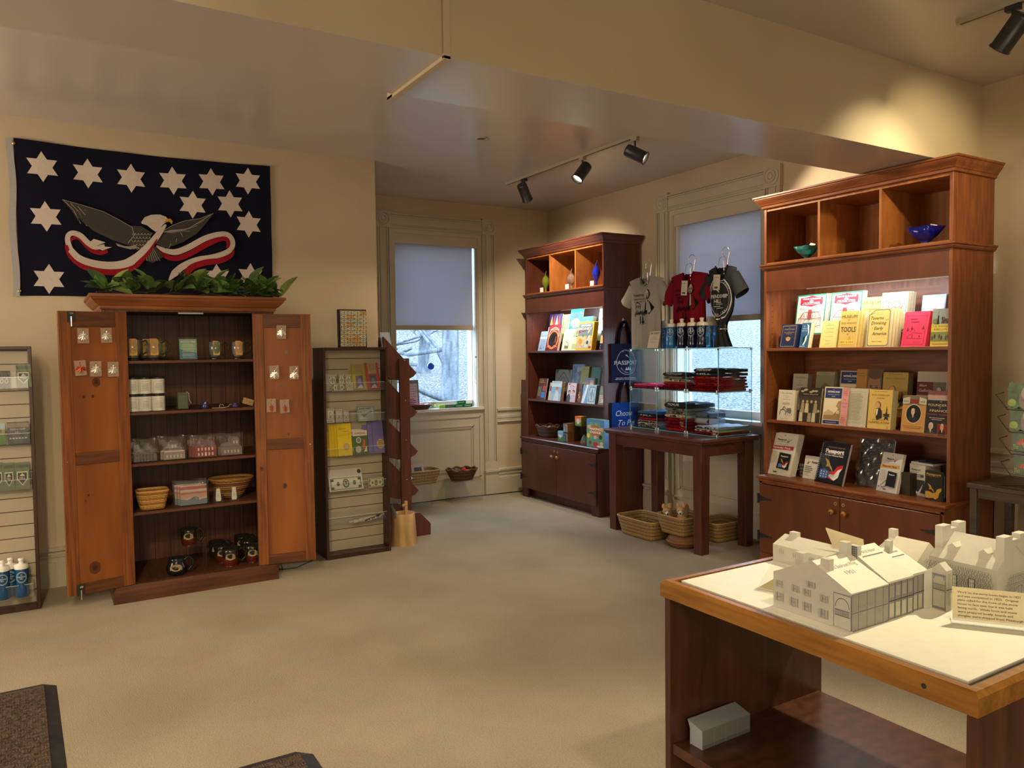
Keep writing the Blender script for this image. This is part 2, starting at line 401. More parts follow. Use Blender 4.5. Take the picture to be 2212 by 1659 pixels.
def casing(nm, fl, wid, flip, n):
    """window trim in a local frame: u along the wall (right seen from the room), w out of the wall; fl(u, w, z) -> world"""
    c0, c1 = -wid/2, wid/2; CW = .145
    def bx(mb, u0, u1, w0, w1, z0, z1, mat=trimm):
        a = fl(u0, w0, z0); b = fl(u1, w1, z1); mb.box(a[0], b[0], a[1], b[1], a[2], b[2], mat)
    def mesh(f, nmx, par, lab=None):
        mb = MB(); f(mb); o = mb.build(nmx, par)
        if lab: o['label'] = lab
        return o
    root = bpy.data.objects.new(nm, None); COL.objects.link(root); struct(root, 'tall window with moulded casing and roller blind')
    OP = c0-.01, c1+.01
    for sgn in (-1, 1):
        def f(mb, s=sgn):
            u0 = c0 if s < 0 else c1; q = lambda a, b, w0, w1, z0=.33, z1=2.61: bx(mb, u0+s*a, u0+s*b, w0, w1, z0, z1)
            q(0, CW, 0, .018); q(0, .014, .018, .034); q(.020, .030, .018, .028); q(.044, .101, .018, .026); q(.115, .125, .018, .028); q(.131, CW, .018, .034)
        mesh(f, 'side_casing', root)
        def f(mb, s=sgn):   # plinth block
            u0 = c0 if s < 0 else c1
            bx(mb, u0-s*.004, u0+s*(CW+.008), 0, .045, 0, .19); bx(mb, u0-s*.002, u0+s*(CW+.004), 0, .04, .19, .225)
            bx(mb, u0-s*.008, u0+s*(CW+.012), 0, .055, .225, .245); bx(mb, u0, u0+s*CW, 0, .03, .245, .33)
        mesh(f, 'plinth_block', root)
        def f(mb, s=sgn):   # corner block with turned rosette
            u0 = c0 if s < 0 else c1; bx(mb, u0, u0+s*(CW+.005), 0, .036, 2.61, 2.765)
        blk = mesh(f, 'corner_block', root)
        mb = MB(); uc = (c0 if sgn < 0 else c1)+sgn*(CW/2)
        prof = [(.066, 0), (.066, .008), (.058, .010), (.052, .002), (.044, .002), (.040, .010), (.030, .010), (.026, .003), (.020, .003), (.016, .008), (.003, .010)]
        vs = []; k = 24
        for r, h in prof:
            for i in range(k):
                t = 2*PI*i/k; vs.append(fl(uc+r*math.cos(t), .036+h, 2.688+r*math.sin(t)))
        mb.add(vs, [(a*k+i, a*k+(i+1) % k, (a+1)*k+(i+1) % k, (a+1)*k+i) for a in range(len(prof)-1) for i in range(k)]+[tuple(range((len(prof)-1)*k, len(prof)*k))], trimm, smooth=False)
        mb.build('rosette', blk)
    def f(mb):
        q = lambda a, b, w0, w1: bx(mb, c0, c1, w0, w1, 2.61+a, 2.61+b)
        q(0, .145, 0, .018); q(0, .012, .018, .030); q(.018, .026, .018, .026); q(.034, .10, .018, .025); q(.108, .118, .018, .028); q(.124, .136, .018, .036)
    mesh(f, 'head_casing', root)
    mesh(lambda mb: (bx(mb, c0, c0+.045, -.02, .012, .893, 2.57), bx(mb, c1-.045, c1, -.02, .012, .893, 2.57), bx(mb, c0, c1, -.02, .012, 2.57, 2.61)), 'inner_frame', root)
    mesh(lambda mb: bx(mb, c0+.045, c1-.045, -.035, .002, 2.475, 2.57), 'blind_cover', root)
    # roller blind
    hb = 1.66
    m, nt, bs = nodemat('blind_cloth') if 'blind_cloth' not in MC else (MC['blind_cloth'], None, None)
    if nt:
        MC['blind_cloth'] = m; nt.nodes.remove(bs); d = nt.nodes.new('ShaderNodeBsdfDiffuse'); t = nt.nodes.new('ShaderNodeBsdfTranslucent'); tp = nt.nodes.new('ShaderNodeBsdfTransparent')
        d.inputs[0].default_value = (.50, .47, .46, 1); t.inputs[0].default_value = (.36, .33, .335, 1); tp.inputs[0].default_value = (1, 1, 1, 1)
        mx = nt.nodes.new('ShaderNodeMixShader'); mx.inputs[0].default_value = .5; nt.links.new(d.outputs[0], mx.inputs[1]); nt.links.new(t.outputs[0], mx.inputs[2])
        m2 = nt.nodes.new('ShaderNodeMixShader'); m2.inputs[0].default_value = .05; nt.links.new(mx.outputs[0], m2.inputs[1]); nt.links.new(tp.outputs[0], m2.inputs[2])
        nt.links.new(m2.outputs[0], nt.nodes['Material Output'].inputs[0])
    mesh(lambda mb: bx(mb, c0+.05, c1-.075, -.055, -.054, hb+.045, 2.56, MC['blind_cloth']), 'roller_blind', root)
    mesh(lambda mb: bx(mb, c0+.05, c1-.075, -.062, -.045, hb, hb+.045, trimm), 'blind_bar', root)
    # jambs, stool, apron panel
    mesh(lambda mb: (bx(mb, c0-.01, c0+.0119, -.20, -.021, .875, 2.55, sashm), bx(mb, c1-.0119, c1+.01, -.20, -.021, .875, 2.55, sashm), bx(mb, c0, c1, -.20, -.021, 2.55, 2.575, sashm), bx(mb, c0+.012, c0+.061, -.099, -.021, .893, 2.54, sashm), bx(mb, c1-.061, c1-.012, -.099, -.021, .893, 2.54, sashm)), 'jamb', root)
    mesh(lambda mb: (bx(mb, c0+.005, c1-.005, -.20, .035, .865, .893, sashm), bx(mb, c0+.012, c1-.012, 0, .022, .845, .865, trimm)), 'window_sill', root)
    def f(mb):
        bx(mb, c0, c1, 0, .008, 0, .845)
        for a, b, c, d in ((c0+.04, c1-.04, .19, .80),):
            bx(mb, a, b, .008, .018, d-.012, d); bx(mb, a, a+.012, .008, .018, c, d); bx(mb, b-.012, b, .008, .018, c, d); bx(mb, a, b, .008, .018, c, c+.012)
        a, b, c, d = c0+.115, c1-.115, .26, .71
        for k, (t, w) in enumerate(((.010, .020), (.010, .014), (.008, .018))):
            o = .012*k; bx(mb, a+o, b-o, .008, w, d-o-t, d-o); bx(mb, a+o, b-o, .008, w, c+o, c+o+t); bx(mb, a+o, a+o+t, .008, w, c+o, d-o); bx(mb, b-o-t, b-o, .008, w, c+o, d-o)
    mesh(f, 'apron_panel', root)
    # sashes
    for z0, z1, w0 in ((.895, 1.72, -.135), (1.68, 2.55, -.175)):
        sh = mesh(lambda mb: (bx(mb, c0+.012, c0+.065, w0, w0+.035, z0, z1, sashm), bx(mb, c1-.065, c1-.012, w0, w0+.035, z0, z1, sashm), bx(mb, c0+.012, c1-.012, w0, w0+.035, z0, z0+.06, sashm), bx(mb, c0+.012, c1-.012, w0, w0+.035, z1-.045, z1, sashm)), 'sash', root)
        mesh(lambda mb: bx(mb, c0+.065, c1-.065, w0+.015, w0+.019, z0+.06, z1-.045, glassy), 'pane', sh)
        if z0 < 1: mesh(lambda mb: (bx(mb, -.045, .005, w0+.035, w0+.05, z0+.02, z0+.045, chrome), bx(mb, -.03, -.01, w0+.05, w0+.06, z0+.01, z0+.04, chrome)), 'sash_lift', sh)
    # pull chain
    return root
YC1 = (O1[0]+O1[1])/2; XC2 = (O2[0]+O2[1])/2
w1 = casing('window_1', lambda u, w, z: (XW-w, YC1-u, z), .98, 1, 1)
w2 = casing('window_2', lambda u, w, z: (XC2-u, YR+w, z), 1.02, 1, 2)
def skirting(nm, ax, a, b, wall, sgn):
    prof = [(0, 0), (.024, 0), (.024, .16), (.018, .165), (.018, .185), (.024, .19), (.024, .20), (.012, .205), (.012, .22), (.030, .228), (.030, .245), (.010, .252), (0, .252)]
    mb = MB(); poly = [(wall+sgn*w, z) for w, z in prof]
    if ax == 0: mb.prism(poly, 0, a, b, trimm)
    else: mb.prism([(p[0], p[1]) for p in poly], 1, a, b, trimm)
    struct(mb.build(nm))
def rail(nm, ax, a, b, wall, sgn):
    prof = [(0, .715), (.014, .715), (.022, .728), (.012, .735), (.012, .76), (.017, .765), (.017, .79), (.012, .795), (.012, .825), (.018, .83), (.030, .842), (.030, .862), (.012, .868), (0, .868)]
    mb = MB(); poly = [(wall+sgn*w, z) for w, z in prof]; mb.prism(poly, ax, a, b, trimm); struct(mb.build(nm))
# prism(ax=0) takes (y, z); prism(ax=1) takes (x, z)
skirting('baseboard_window', 1, YR, -3.945, XW, -1); rail('trim_2', 1, YR, -3.94, XW, -1)
skirting('baseboard_right', 0, 5.12, XW, YR, 1); rail('trim_3', 0, 5.11, XW, YR, 1)
skirting('baseboard_near', 0, XB, 3.80, YR, 1); rail('trim_4', 0, XB, 3.80, YR, 1)
skirting('baseboard_left', 1, YS, YL, XF, -1)

# outdoors: leafy ground rising to a wood in winter
leafg = noise_mat('leaf_litter', (.018, .030, .028), (.19, .165, .14), 26, .9, 8, spec=.1, bmp=.5, bscale=30, bdist=.05)
bark = noise_mat('bark', (.045, .056, .062), (.14, .15, .155), 12, .9, 6, (1, 1, .25), bmp=.8, bscale=14, spec=.1, bdist=.03)
def gz(x, y):
    d = max(0, x-XW-.5, YR-.5-y); return -.35+.23*d+.12*math.sin(x*.7)*math.sin(y*.6)*min(1, d/3)
def ground(u, v):
    x = -12+60*u; y = 14-62*v; return (x, y, gz(x, y))
mb = MB(); mb.grid(ground, 60, 60, leafg); g = mb.build('leafy_lawn')
# keep the ground out of the house footprint
import bmesh
bm = bmesh.new(); bm.from_mesh(g.data)
bmesh.ops.delete(bm, geom=[f for f in bm.faces if f.calc_center_median().x < XW+.3 and f.calc_center_median().y > YR-.3], context='FACES'); bm.to_mesh(g.data); bm.free()
tag(g, 'pale leaf-strewn lawn rising outside the two windows', 'ground', kind='stuff')
def tree(x, y, r, h, sd, label, forks=5):
    q = random.Random(sd); z = gz(x, y)-.1; t = thing('bare_tree', label, 'tree', (x, y, z), group='bare trees outside the windows')
    mb = MB(); pts = [(0, 0, 0), (q.uniform(-.1, .1)*r, 0, .25), (q.uniform(-.3, .3), q.uniform(-.3, .3), h*.35), (q.uniform(-.6, .6), q.uniform(-.6, .6), h*.7), (q.uniform(-1, 1), q.uniform(-1, 1), h)]
    mb.tube(pts, [r*1.7, r, r*.8, r*.5, r*.1], 9, bark); mb.build('trunk', t)
    br = MB()
    def twig(p, d, l, rr, dep):
        e = p+d*l; m = p+d*l*.5+Vector((q.uniform(-.1, .1), q.uniform(-.1, .1), q.uniform(-.1, .05)))*l
        br.tube([p, m, e], [rr, rr*.75, rr*.45], 4, bark)
        if dep:
            for _ in range(3):
                nd = (d+Vector((q.uniform(-.8, .8), q.uniform(-.8, .8), q.uniform(-.5, .6)))).normalized(); twig(p+d*l*q.uniform(.4, 1), nd, l*q.uniform(.5, .75), rr*.5, dep-1)
    for k in range(forks):
        f = q.uniform(.12, .9); i = min(3, int(f*4)); p = Vector(pts[i]).lerp(Vector(pts[i+1]), f*4-i)
        a = q.uniform(0, 2*PI); twig(p, Vector((math.cos(a), math.sin(a), q.uniform(-.1, .7))).normalized(), h*q.uniform(.16, .28), r*.38, 3)
    br.build('branches', t)
tree(11.2, -5.6, .15, 7, 3, 'grey bare tree nearest the window with the blue glass disc')
tree(13.5, -6.2, .11, 6, 4, 'slim bare tree right of the nearest trunk outside')
tree(5.05, -12.4, .26, 6, 5, 'forked bare tree on the lawn seen past the glass shelves', 8)
for k in range(11):
    x = 10+rnd.uniform(2, 16); y = -3-rnd.uniform(0, 14)
    tree(x, y, rnd.uniform(.08, .2), rnd.uniform(5, 8), 20+k, 'bare winter tree in the wood outside the left window', 5)
for k in range(9):
    x = 3+rnd.uniform(-6, 9); y = -15-rnd.uniform(0, 14)
    tree(x, y, rnd.uniform(.1, .22), rnd.uniform(5, 8), 60+k, 'bare winter tree in the wood outside the right window', 5)

# ================================================================== large furniture
def sweep(mb, prof, x0, x1, y0, yb, mat, top=True):
    """mitred moulding around the front and both ends; prof = (out, z) bottom to top; front face at y0, back at yb (y grows backwards)"""
    vs = []
    for o, z in prof: vs += [(x0-o, yb, z), (x0-o, y0-o, z), (x1+o, y0-o, z), (x1+o, yb, z)]
    n = len(prof); fs = [(i*4+k, i*4+k+1, (i+1)*4+k+1, (i+1)*4+k) for i in range(n-1) for k in range(3)]
    fs += [(4*n-4, 4*n-3, 4*n-2, 4*n-1), (3, 2, 1, 0)]
    fs += [(i*4+3, i*4, (i+1)*4, (i+1)*4+3) for i in range(n-1)]
    mb.add(vs, fs, mat)
CROWN = [(0, 0), (.012, .004), (.014, .018), (.020, .022), (.024, .030), (.040, .050), (.046, .062), (.046, .066), (.054, .070), (.054, .080)]
BAND = [(0, 0), (.010, .003), (.016, .012), (.016, .018), (.024, .024), (.024, .034), (.0, .036)]
def strap_hinge(par, u, z, s):
    mb = MB(); mb.mat = metal_b
    mb.box(u-.006, u+.006, -.010, 0, z-.032, z+.032)
    mb.prism([(u+s*.006, z-.020), (u+s*.05, z-.010), (u+s*.11, z-.003), (u+s*.11, z+.003), (u+s*.05, z+.010), (u+s*.006, z+.020)], 1, -.004, 0)
    for k in (.02, .045, .075): mb.cyl((u+s*k, -.006, z), (u+s*k, -.004, z), .003, n=6)
    return mb.build('hinge', par)
plywood_lit = noise_mat('cubby_plywood_lit', (.24, .075, .018), (.40, .145, .036), 3, .42, 6, (5, 5, 1.6), wood=1.4, spec=.4)  # lighter plywood, with the spotlight's glow on the cubbies put into the colour
def bookcase(xc, label, mw, mdoor, lit):
    t = thing('bookcase', label, 'bookcase', (xc, -4.15, 0), RW); C0, C1 = -.6275, .6275; B0, B1 = -.585, .650; D = .41; F = -.09
    # base cabinet: front at local y = -.09
    mb = MB(); mb.mat = mw
    mb.box(B0, B0+.02, F, D, 0, .565).box(B1-.02, B1, F, D, 0, .565).box(B0, B1, D-.01, D, 0, .565).box(B0+.02, B1-.02, F, D-.01, .09, .108).box(B0+.02, B1-.02, F+.05, F+.065, 0, .09)
    mb.box(B0+.02, B0+.10, F, F+.02, 0, .09).box(B1-.10, B1-.02, F, F+.02, 0, .09).box(B0, B1, F, F+.018, .55, .565)
    mb.build('base_cabinet', t, .0015)
    mb = MB(); mb.mat = mw
    sweep(mb, [(-.004, .562), (.004, .566), (.006, .578), (.014, .584), (.016, .592), (.012, .600)], B0, B1, F, D, AL(mw)); mb.build('cabinet_top', t)
    mid = (B0+B1)/2
    for s in (-1, 1):
        a, b = (B0+.014, mid-.0025) if s < 0 else (mid+.0025, B1-.014)
        d = MB().box(a, b, F-.016, F-.001, .095, .547, mdoor).build('door', t, .0015)
        k = MB(); kx = mid+s*.042; k.lathe([(.007, 0), (.006, .010), (.014, .016), (.018, .024), (.015, .032), (.004, .036)], n=14, mat=oakwood)
        for i, v in enumerate(k.v): k.v[i] = (kx+v[0], F-.016-v[2], .457+v[1])
        k.build('knob', d)
        k = MB(); kx = mid+s*.026; k.cyl((kx, F-.016, .507), (kx, F-.020, .507), .011, n=14, mat=brass); k.cyl((kx, F-.020, .507), (kx, F-.022, .507), .004, n=8, mat=metal_b); k.build('lock', d)
        for z in (.452, .205):
            mbh = strap_hinge(d, (a-.006 if s < 0 else b+.006), z, -s if s > 0 else 1); mbh.location.y = F-.016
    # upper carcass
    for x in (C0, C1-.019): MB().box(x, x+.019, 0, D, .60, 2.40, mw).build('side_panel', t, .001)
    mb = MB(); mb.mat = MC.setdefault('hole', plain('hole', (.02, .008, .005), .8))
    for s, x in ((1, C0+.0192), (-1, C1-.0192)):
        for k in range(26):
            z = .78+k*.038
            for y in (.06,): mb.cyl((x, y, z), (x+s*.0004, y, z), .0035, n=6)
    mb.build('peg_holes', t)['kind'] = 'stuff'
    for k in range(7):       # back boards, one above another
        z0 = .60+k*.173; MB().box(C0+.019, C1-.019, D-.014, D-.004, z0, z0+.168, AL(mw)).build('back_board', t)
    MB().box(C0+.019, C1-.019, D-.004, D, .60, 1.85, mw).build('back_panel', t)
    for z in (.967, 1.445): MB().box(C0+.02, C1-.02, 0.002, D-.015, z-.019, z, AL(mw)).build('shelf', t, .001)
    MB().box(C0+.019, C1-.019, .002, .020, 1.822, 1.968, AL(mdoor)).build('fascia', t)
    mb = MB(); sweep(mb, [(a, 1.967+b) for a, b in BAND], C0, C1, 0, D, AL(mw)); mb.build('waist_moulding', t)
    mcub = plywood_lit; cub = MB(); cub.mat = mcub
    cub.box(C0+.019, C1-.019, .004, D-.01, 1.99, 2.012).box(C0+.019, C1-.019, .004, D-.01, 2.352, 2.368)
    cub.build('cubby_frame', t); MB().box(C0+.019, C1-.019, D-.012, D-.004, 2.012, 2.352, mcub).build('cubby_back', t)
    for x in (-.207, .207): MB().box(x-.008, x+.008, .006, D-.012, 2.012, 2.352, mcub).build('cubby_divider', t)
    mb = MB(); sweep(mb, [(a, 2.368+b) for a, b in CROWN], C0, C1, 0, D, AL(mw)); mb.build('crown', t)
    # stepped riser for the back row of books, and the lamp strip behind the fascia
    for z, hh in ((1.445, .085), (.967, .065)): MB().box(C0+.03, C1-.03, .12, D-.016, z, z+hh, AL(mw)).build('riser', t, .001)
    m, nt, bs = nodemat('lamp_strip') if 'lamp_strip' not in MC else (MC['lamp_strip'], 0, 0)
    if nt: MC['lamp_strip'] = m; bs.inputs['Emission Color'].default_value = (.95, .97, 1, 1); bs.inputs['Emission Strength'].default_value = 14; bs.inputs['Base Color'].default_value = (.9, .9, .9, 1)
    MB().box(-.45, .45, .028, .050, 1.835, 1.85, m).build('lamp_strip', t)
    MB().box(-.46, .46, .024, .056, 1.85, 1.862, white_pl).build('lamp_housing', t)
    return t
door_dark = noise_mat('door_dark', (.075, .021, .013), (.105, .031, .019), 2, .33, 4, (6, 6, 1.2), spec=.5); door_mid = noise_mat('door_mid', (.11, .029, .010), (.155, .043, .014), 2, .35, 4, (6, 6, 1.2), spec=.5)
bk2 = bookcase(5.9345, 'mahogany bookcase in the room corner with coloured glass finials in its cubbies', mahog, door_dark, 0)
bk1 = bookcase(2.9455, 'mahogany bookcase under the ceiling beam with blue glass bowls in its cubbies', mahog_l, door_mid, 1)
# bead of LED light inside each, belonging to the lamp strips
for x, pw in ((5.9345, 2.9), (2.9455, 2.1)):
    o = area((x, -4.195, 1.832), (x, -4.40, 1.2), pw, .9, .03, (.98, .98, 1))

# dark board standing between corner and bookcase
tag(MB((6.64, -4.35, 0)).box(6.572, 6.705, -4.50, -4.172, 0, 1.152, mahog).build('side_board', bevel=.002), 'plain dark mahogany upright panel wedged beside the corner bookcase', 'panel')

# ---- shirt table
t = thing('display_table', 'mahogany table with thick square legs under the glass cubes', 'table', (4.405, -4.15, 0), RW)
mb = MB(); sweep(mb, [(-.012, .776), (-.006, .780), (-.004, .788), (.004, .796), (.004, .802), (-.002, .815)], -.54, .54, -.285, .285, mahog_h)
mb.build('table_top', t)
for sx in (-1, 1):
    for sy in (-1, 1):
        x, y = sx*.472, sy*.222
        mb = MB(); mb.add([(x+a*.042, y+b*.042, .776) for a, b in ((-1, -1), (1, -1), (1, 1), (-1, 1))]+[(x+a*.038, y+b*.038, 0) for a, b in ((-1, -1), (1, -1), (1, 1), (-1, 1))], [(0, 1, 2, 3), (7, 6, 5, 4), (0, 4, 5, 1), (1, 5, 6, 2), (2, 6, 7, 3), (3, 7, 4, 0)], mahog)
        mb.build('leg', t, .002)
for a, b, c, d in ((-.44, .44, -.255, -.235), (-.44, .44, .235, .255), (-.50, -.48, -.19, .19), (.48, .50, -.19, .19)): MB().box(a, b, c, d, .69, .776, mahog_h).build('apron', t)

# ---- glass cubes: three columns, two storeys, on the table
t = thing('glass_display', 'glass cube display of three columns on the dark table', 'shelving', (4.395, -4.245, .815), RW)
GX = [-.48, -.16, .16, .48]; GY0, GY1 = -.18, .18
def pane(nm, x0, x1, y0, y1, z0, z1, par=t):
    p = MB().box(x0, x1, y0, y1, z0, z1, shelfglass).build(nm, par)
    dx, dy, dz = x1-x0, y1-y0, z1-z0; e = MB(); e.mat = glassedge; h = .0004
    m = min(dx, dy, dz)
    if dz == m:
        e.box(x0, x1, y0-h, y0, z0, z1).box(x0, x1, y1, y1+h, z0, z1).box(x0-h, x0, y0, y1, z0, z1).box(x1, x1+h, y0, y1, z0, z1)
    elif dx == m:
        e.box(x0, x1, y0-h, y0, z0, z1).box(x0, x1, y1, y1+h, z0, z1)
    e.build('glass_edge', p); return p
for k, z in enumerate((.004, .316, .632)):
    for i in range(3): pane('glass_shelf', GX[i]+.002, GX[i+1]-.002, GY0, GY1, z, z+.005)
    if k < 2:
        z2 = (.316, .632)[k]
        for x in GX: pane('glass_panel', x-.0025, x+.0025, GY0+.01, GY1-.01, z+.006, z2-.001)
    for x in GX:
        for y in (GY0+.012, GY1-.012):
            mb = MB(); mb.mat = chrome
            for q in (x-.014, x+.014):
                if abs(q) < .485: mb.cyl((q, y, z-.012 if k else z-.004), (q, y, z+.018 if k < 2 else z+.004), .008, n=8)
            mb.box(max(x-.014, -.485), min(x+.014, .485), y-.005, y+.005, z+.006 if k < 2 else z-.011, z+.014 if k < 2 else z-.003); mb.build('glass_clip', t)

# ---- armoire with open doors (front faces the room, local x runs to the right)
AC = -.781
t = arm = thing('armoire', 'open reddish pine armoire with panelled doors below the flag', 'armoire', (5.015, AC, 0), LW)
W2, D = .488, .575; OW = .356; H0, H1 = .10, 1.705
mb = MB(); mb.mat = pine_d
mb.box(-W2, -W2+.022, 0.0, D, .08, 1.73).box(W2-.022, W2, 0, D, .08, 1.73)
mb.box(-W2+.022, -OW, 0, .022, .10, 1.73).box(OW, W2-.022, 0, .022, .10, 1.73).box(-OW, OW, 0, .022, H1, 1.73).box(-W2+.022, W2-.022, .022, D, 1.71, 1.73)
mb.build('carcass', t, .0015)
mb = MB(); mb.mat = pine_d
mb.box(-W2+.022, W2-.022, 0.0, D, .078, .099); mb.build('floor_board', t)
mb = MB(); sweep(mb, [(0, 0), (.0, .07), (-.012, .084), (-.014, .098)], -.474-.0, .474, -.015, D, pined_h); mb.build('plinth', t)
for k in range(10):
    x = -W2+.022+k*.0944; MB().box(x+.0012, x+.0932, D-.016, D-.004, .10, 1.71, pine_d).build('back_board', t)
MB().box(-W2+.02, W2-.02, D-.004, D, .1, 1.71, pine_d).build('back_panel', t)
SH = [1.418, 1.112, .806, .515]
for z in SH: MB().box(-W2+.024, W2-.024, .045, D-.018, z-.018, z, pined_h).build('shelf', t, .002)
mb = MB(); sweep(mb, [(0, 1.715), (.006, 1.722), (.008, 1.735), (.020, 1.742), (.048, 1.772), (.052, 1.782), (.060, 1.786), (.060, 1.802)], -W2, W2, -.02, D, pine_h); mb.build('crown', t)
mb = MB(); mb.box(-.07, .07, .03, .06, 1.697, 1.706, white_pl); mb.build('lamp_bar', t)
pine_s = noise_mat('pine_stile', (.11, .030, .008), (.25, .080, .018), 4, .5, 7, (16, 16, .8), spec=.3)
pine_r = noise_mat('pine_rail', (.065, .021, .008), (.14, .045, .014), 4, .5, 7, (.9, 14, 14), spec=.3)
pine_p = noise_mat('pine_panel', (.17, .048, .009), (.27, .086, .018), 2, .48, 5, (4.5, 4.5, .7), wood=.25, spec=.3)
def adoor(side):
    """panelled door leaf; local x from the hinge outwards, inner face (seen) at y = 0"""
    ang = R(10.5)
    dr = bpy.data.objects.new('door', None); COL.objects.link(dr); dr.parent = t
    Wd, Z0, Z1 = .353, H0+.002, 1.70
    def bx(nm, a, b, y0, y1, z0, z1, mat=pine, bev=.0015):
        mb = MB(); mb.box(side*a, side*b, y0, y1, z0, z1, mat); return mb.build(nm, dr, bev)
    bx('stile', 0, .062, 0, .022, Z0, Z1, pine_s); bx('stile', Wd-.062, Wd, 0, .022, Z0, Z1, pine_s)
    bx('rail', .062, Wd-.062, 0, .022, Z1-.085, Z1, pine_r); bx('rail', .062, Wd-.062, 0, .022, .838, .905, pine_r); bx('rail', .062, Wd-.062, 0, .022, Z0, Z0+.062, pine_r)
    bx('panel', .060, Wd-.060, .009, .016, .900, Z1-.08, pine_p); bx('panel', .060, Wd-.060, .009, .016, Z0+.06, .842, pine_p)
    if side < 0:
        for z, d in ((Z1-.03, -1), (Z0+.03, -1)):
            mb = MB(); mb.box(side*(Wd-.045), side*(Wd-.085), -.006, 0, z-.03, z+.03, metal_b); mb.cyl((side*(Wd-.065), -.012, z+.0), (side*(Wd-.065), -.012, z-.055), .004, n=8, mat=chrome)
            mb.box(side*(Wd-.075), side*(Wd-.058), -.014, -.006, z+.012, z+.022, chrome); mb.build('bolt', dr)
    mb = MB(); mb.cyl((side*(Wd-.02), 0, .86), (side*(Wd-.02), -.004, .86), .004, n=8, mat=brass); mb.build('screw', dr)
    for x, z, r in ((.17, 1.30, .022), (.19, 1.22, .008), (.235, 1.22, .009), (.23, .66, .007), (.245, .63, .005), (.21, .24, .03)) if side < 0 else ((.16, 1.24, .012), (.17, .60, .014), (.06+.14, 1.46, .010), (.03, .72, .012), (.20, .93, .008)):
        k = Art(); k.ell(0, 0, r*1.0, r*1.25, (88, 44, 20), 16); k.ell(0, 0, r*.45, r*.6, (58, 26, 12), 12); mb = MB(); yy = 0 if x < .062 else .009; k.put(mb, lambda u, v, w: (side*x+u, yy-w, z+v), SATIN, .0001, .0004); mb.build('knot', dr)
    dr.location = (side*OW, -.004, 0)
    # swung past the frame: the free edge stands a little off the wall
    dr.rotation_euler.z = side*ang*-1 if side > 0 else ang
    return dr
dL = adoor(-1); dR = adoor(1)

# ---- slatwall boxes
slat = noise_mat('slat_board', (.34, .29, .215), (.39, .335, .25), 3, .45, 3, spec=.4)
def slatbox(name, label, x, yc, hw, H, fw, rec, frame, depth=.22):
    t = thing(name, label, 'display', (x, yc, 0), LW)
    for a, b in ((-hw, -hw+fw), (hw-fw, hw)): MB().box(a, b, 0, depth, 0, H, frame).build('side_panel', t, .0015)
    MB().box(-hw+fw, hw-fw, 0, depth, H-fw, H, frame).build('top_panel', t, .0015); MB().box(-hw+fw, hw-fw, 0, depth, 0, fw+.015, frame).build('bottom_panel', t, .0015)
    z = fw+.016; p = .0765
    while z < H-fw-.01:
        z1 = min(z+p-.005, H-fw-.001); MB().box(-hw+fw+.001, hw-fw-.001, rec, rec+.012, z, z1, slat).build('slat', t); z += p
    MB().box(-hw+fw, hw-fw, rec+.008, rec+.016, fw, H-fw, darkwood).build('back_panel', t)
    return t
sl2 = slatbox('slatwall_stand', 'dark framed slatwall stand with clear bins, topped by a black book box', 5.25, -1.893, .239, 1.487, .018, .10, darkwood, .23)
sl1 = slatbox('slatwall_stand', 'slatwall stand cut by the left picture edge with bagged magnets and bottles', 5.17, .40, .345, 1.508, .018, .045, darkwood, .25)

# ---- spinner-like wooden bin rack behind the slatwall stand
t = thing('bin_rack', 'dark wooden rack of tilting curved bins beside the left window', 'rack', (5.72, -2.40, 0), LW)
PX0, PX1 = -.045, .045
MB().box(-.042, .042, -.15, -.13, 0, 1.40, spinwood).build('post', t, .002)
MB().box(-.042, .042, .30, .32, 0, 1.40, spinwood).build('post', t, .002)
ARC = [(-.16, -.005), (-.12, -.035), (-.06, -.052), (0, -.052), (.05, -.044), (.085, -.028), (.112, 0)]
def bin_side(mb, y0, z0):
    mb.prism([(-.16, z0+.285)]+[(p[0], z0+p[1]) for p in ARC][::1], 1, y0, y0+.012, spinwood)
for k, z in enumerate((1.285, .975, .665, .355)):
    mb = MB(); bin_side(mb, -.128, z); bin_side(mb, .286, z)
    vs = [(p[0], y, z+p[1]) for y in (-.116, .286) for p in ARC]; n = len(ARC)
    mb.add(vs, [(j, j+1, n+j+1, n+j) for j in range(n-1)]+[(0, n, n+1, 1)], darkwood)
    mb.box(-.16, -.15, -.116, .286, z-.005, z+.28, spinwood); b = mb.build('bin', t)
    mb = MB(); mb.cyl((0, -.151, z+.10), (0, -.158, z+.10), .006, n=10, mat=chrome); mb.build('screw', b)
for y in (-.15, .30): MB().prism([(-.13, 0), (.19, 0), (.19, .09), (.10, .185), (-.13, .185)], 1, y-.022, y, spinwood).build('foot', t)

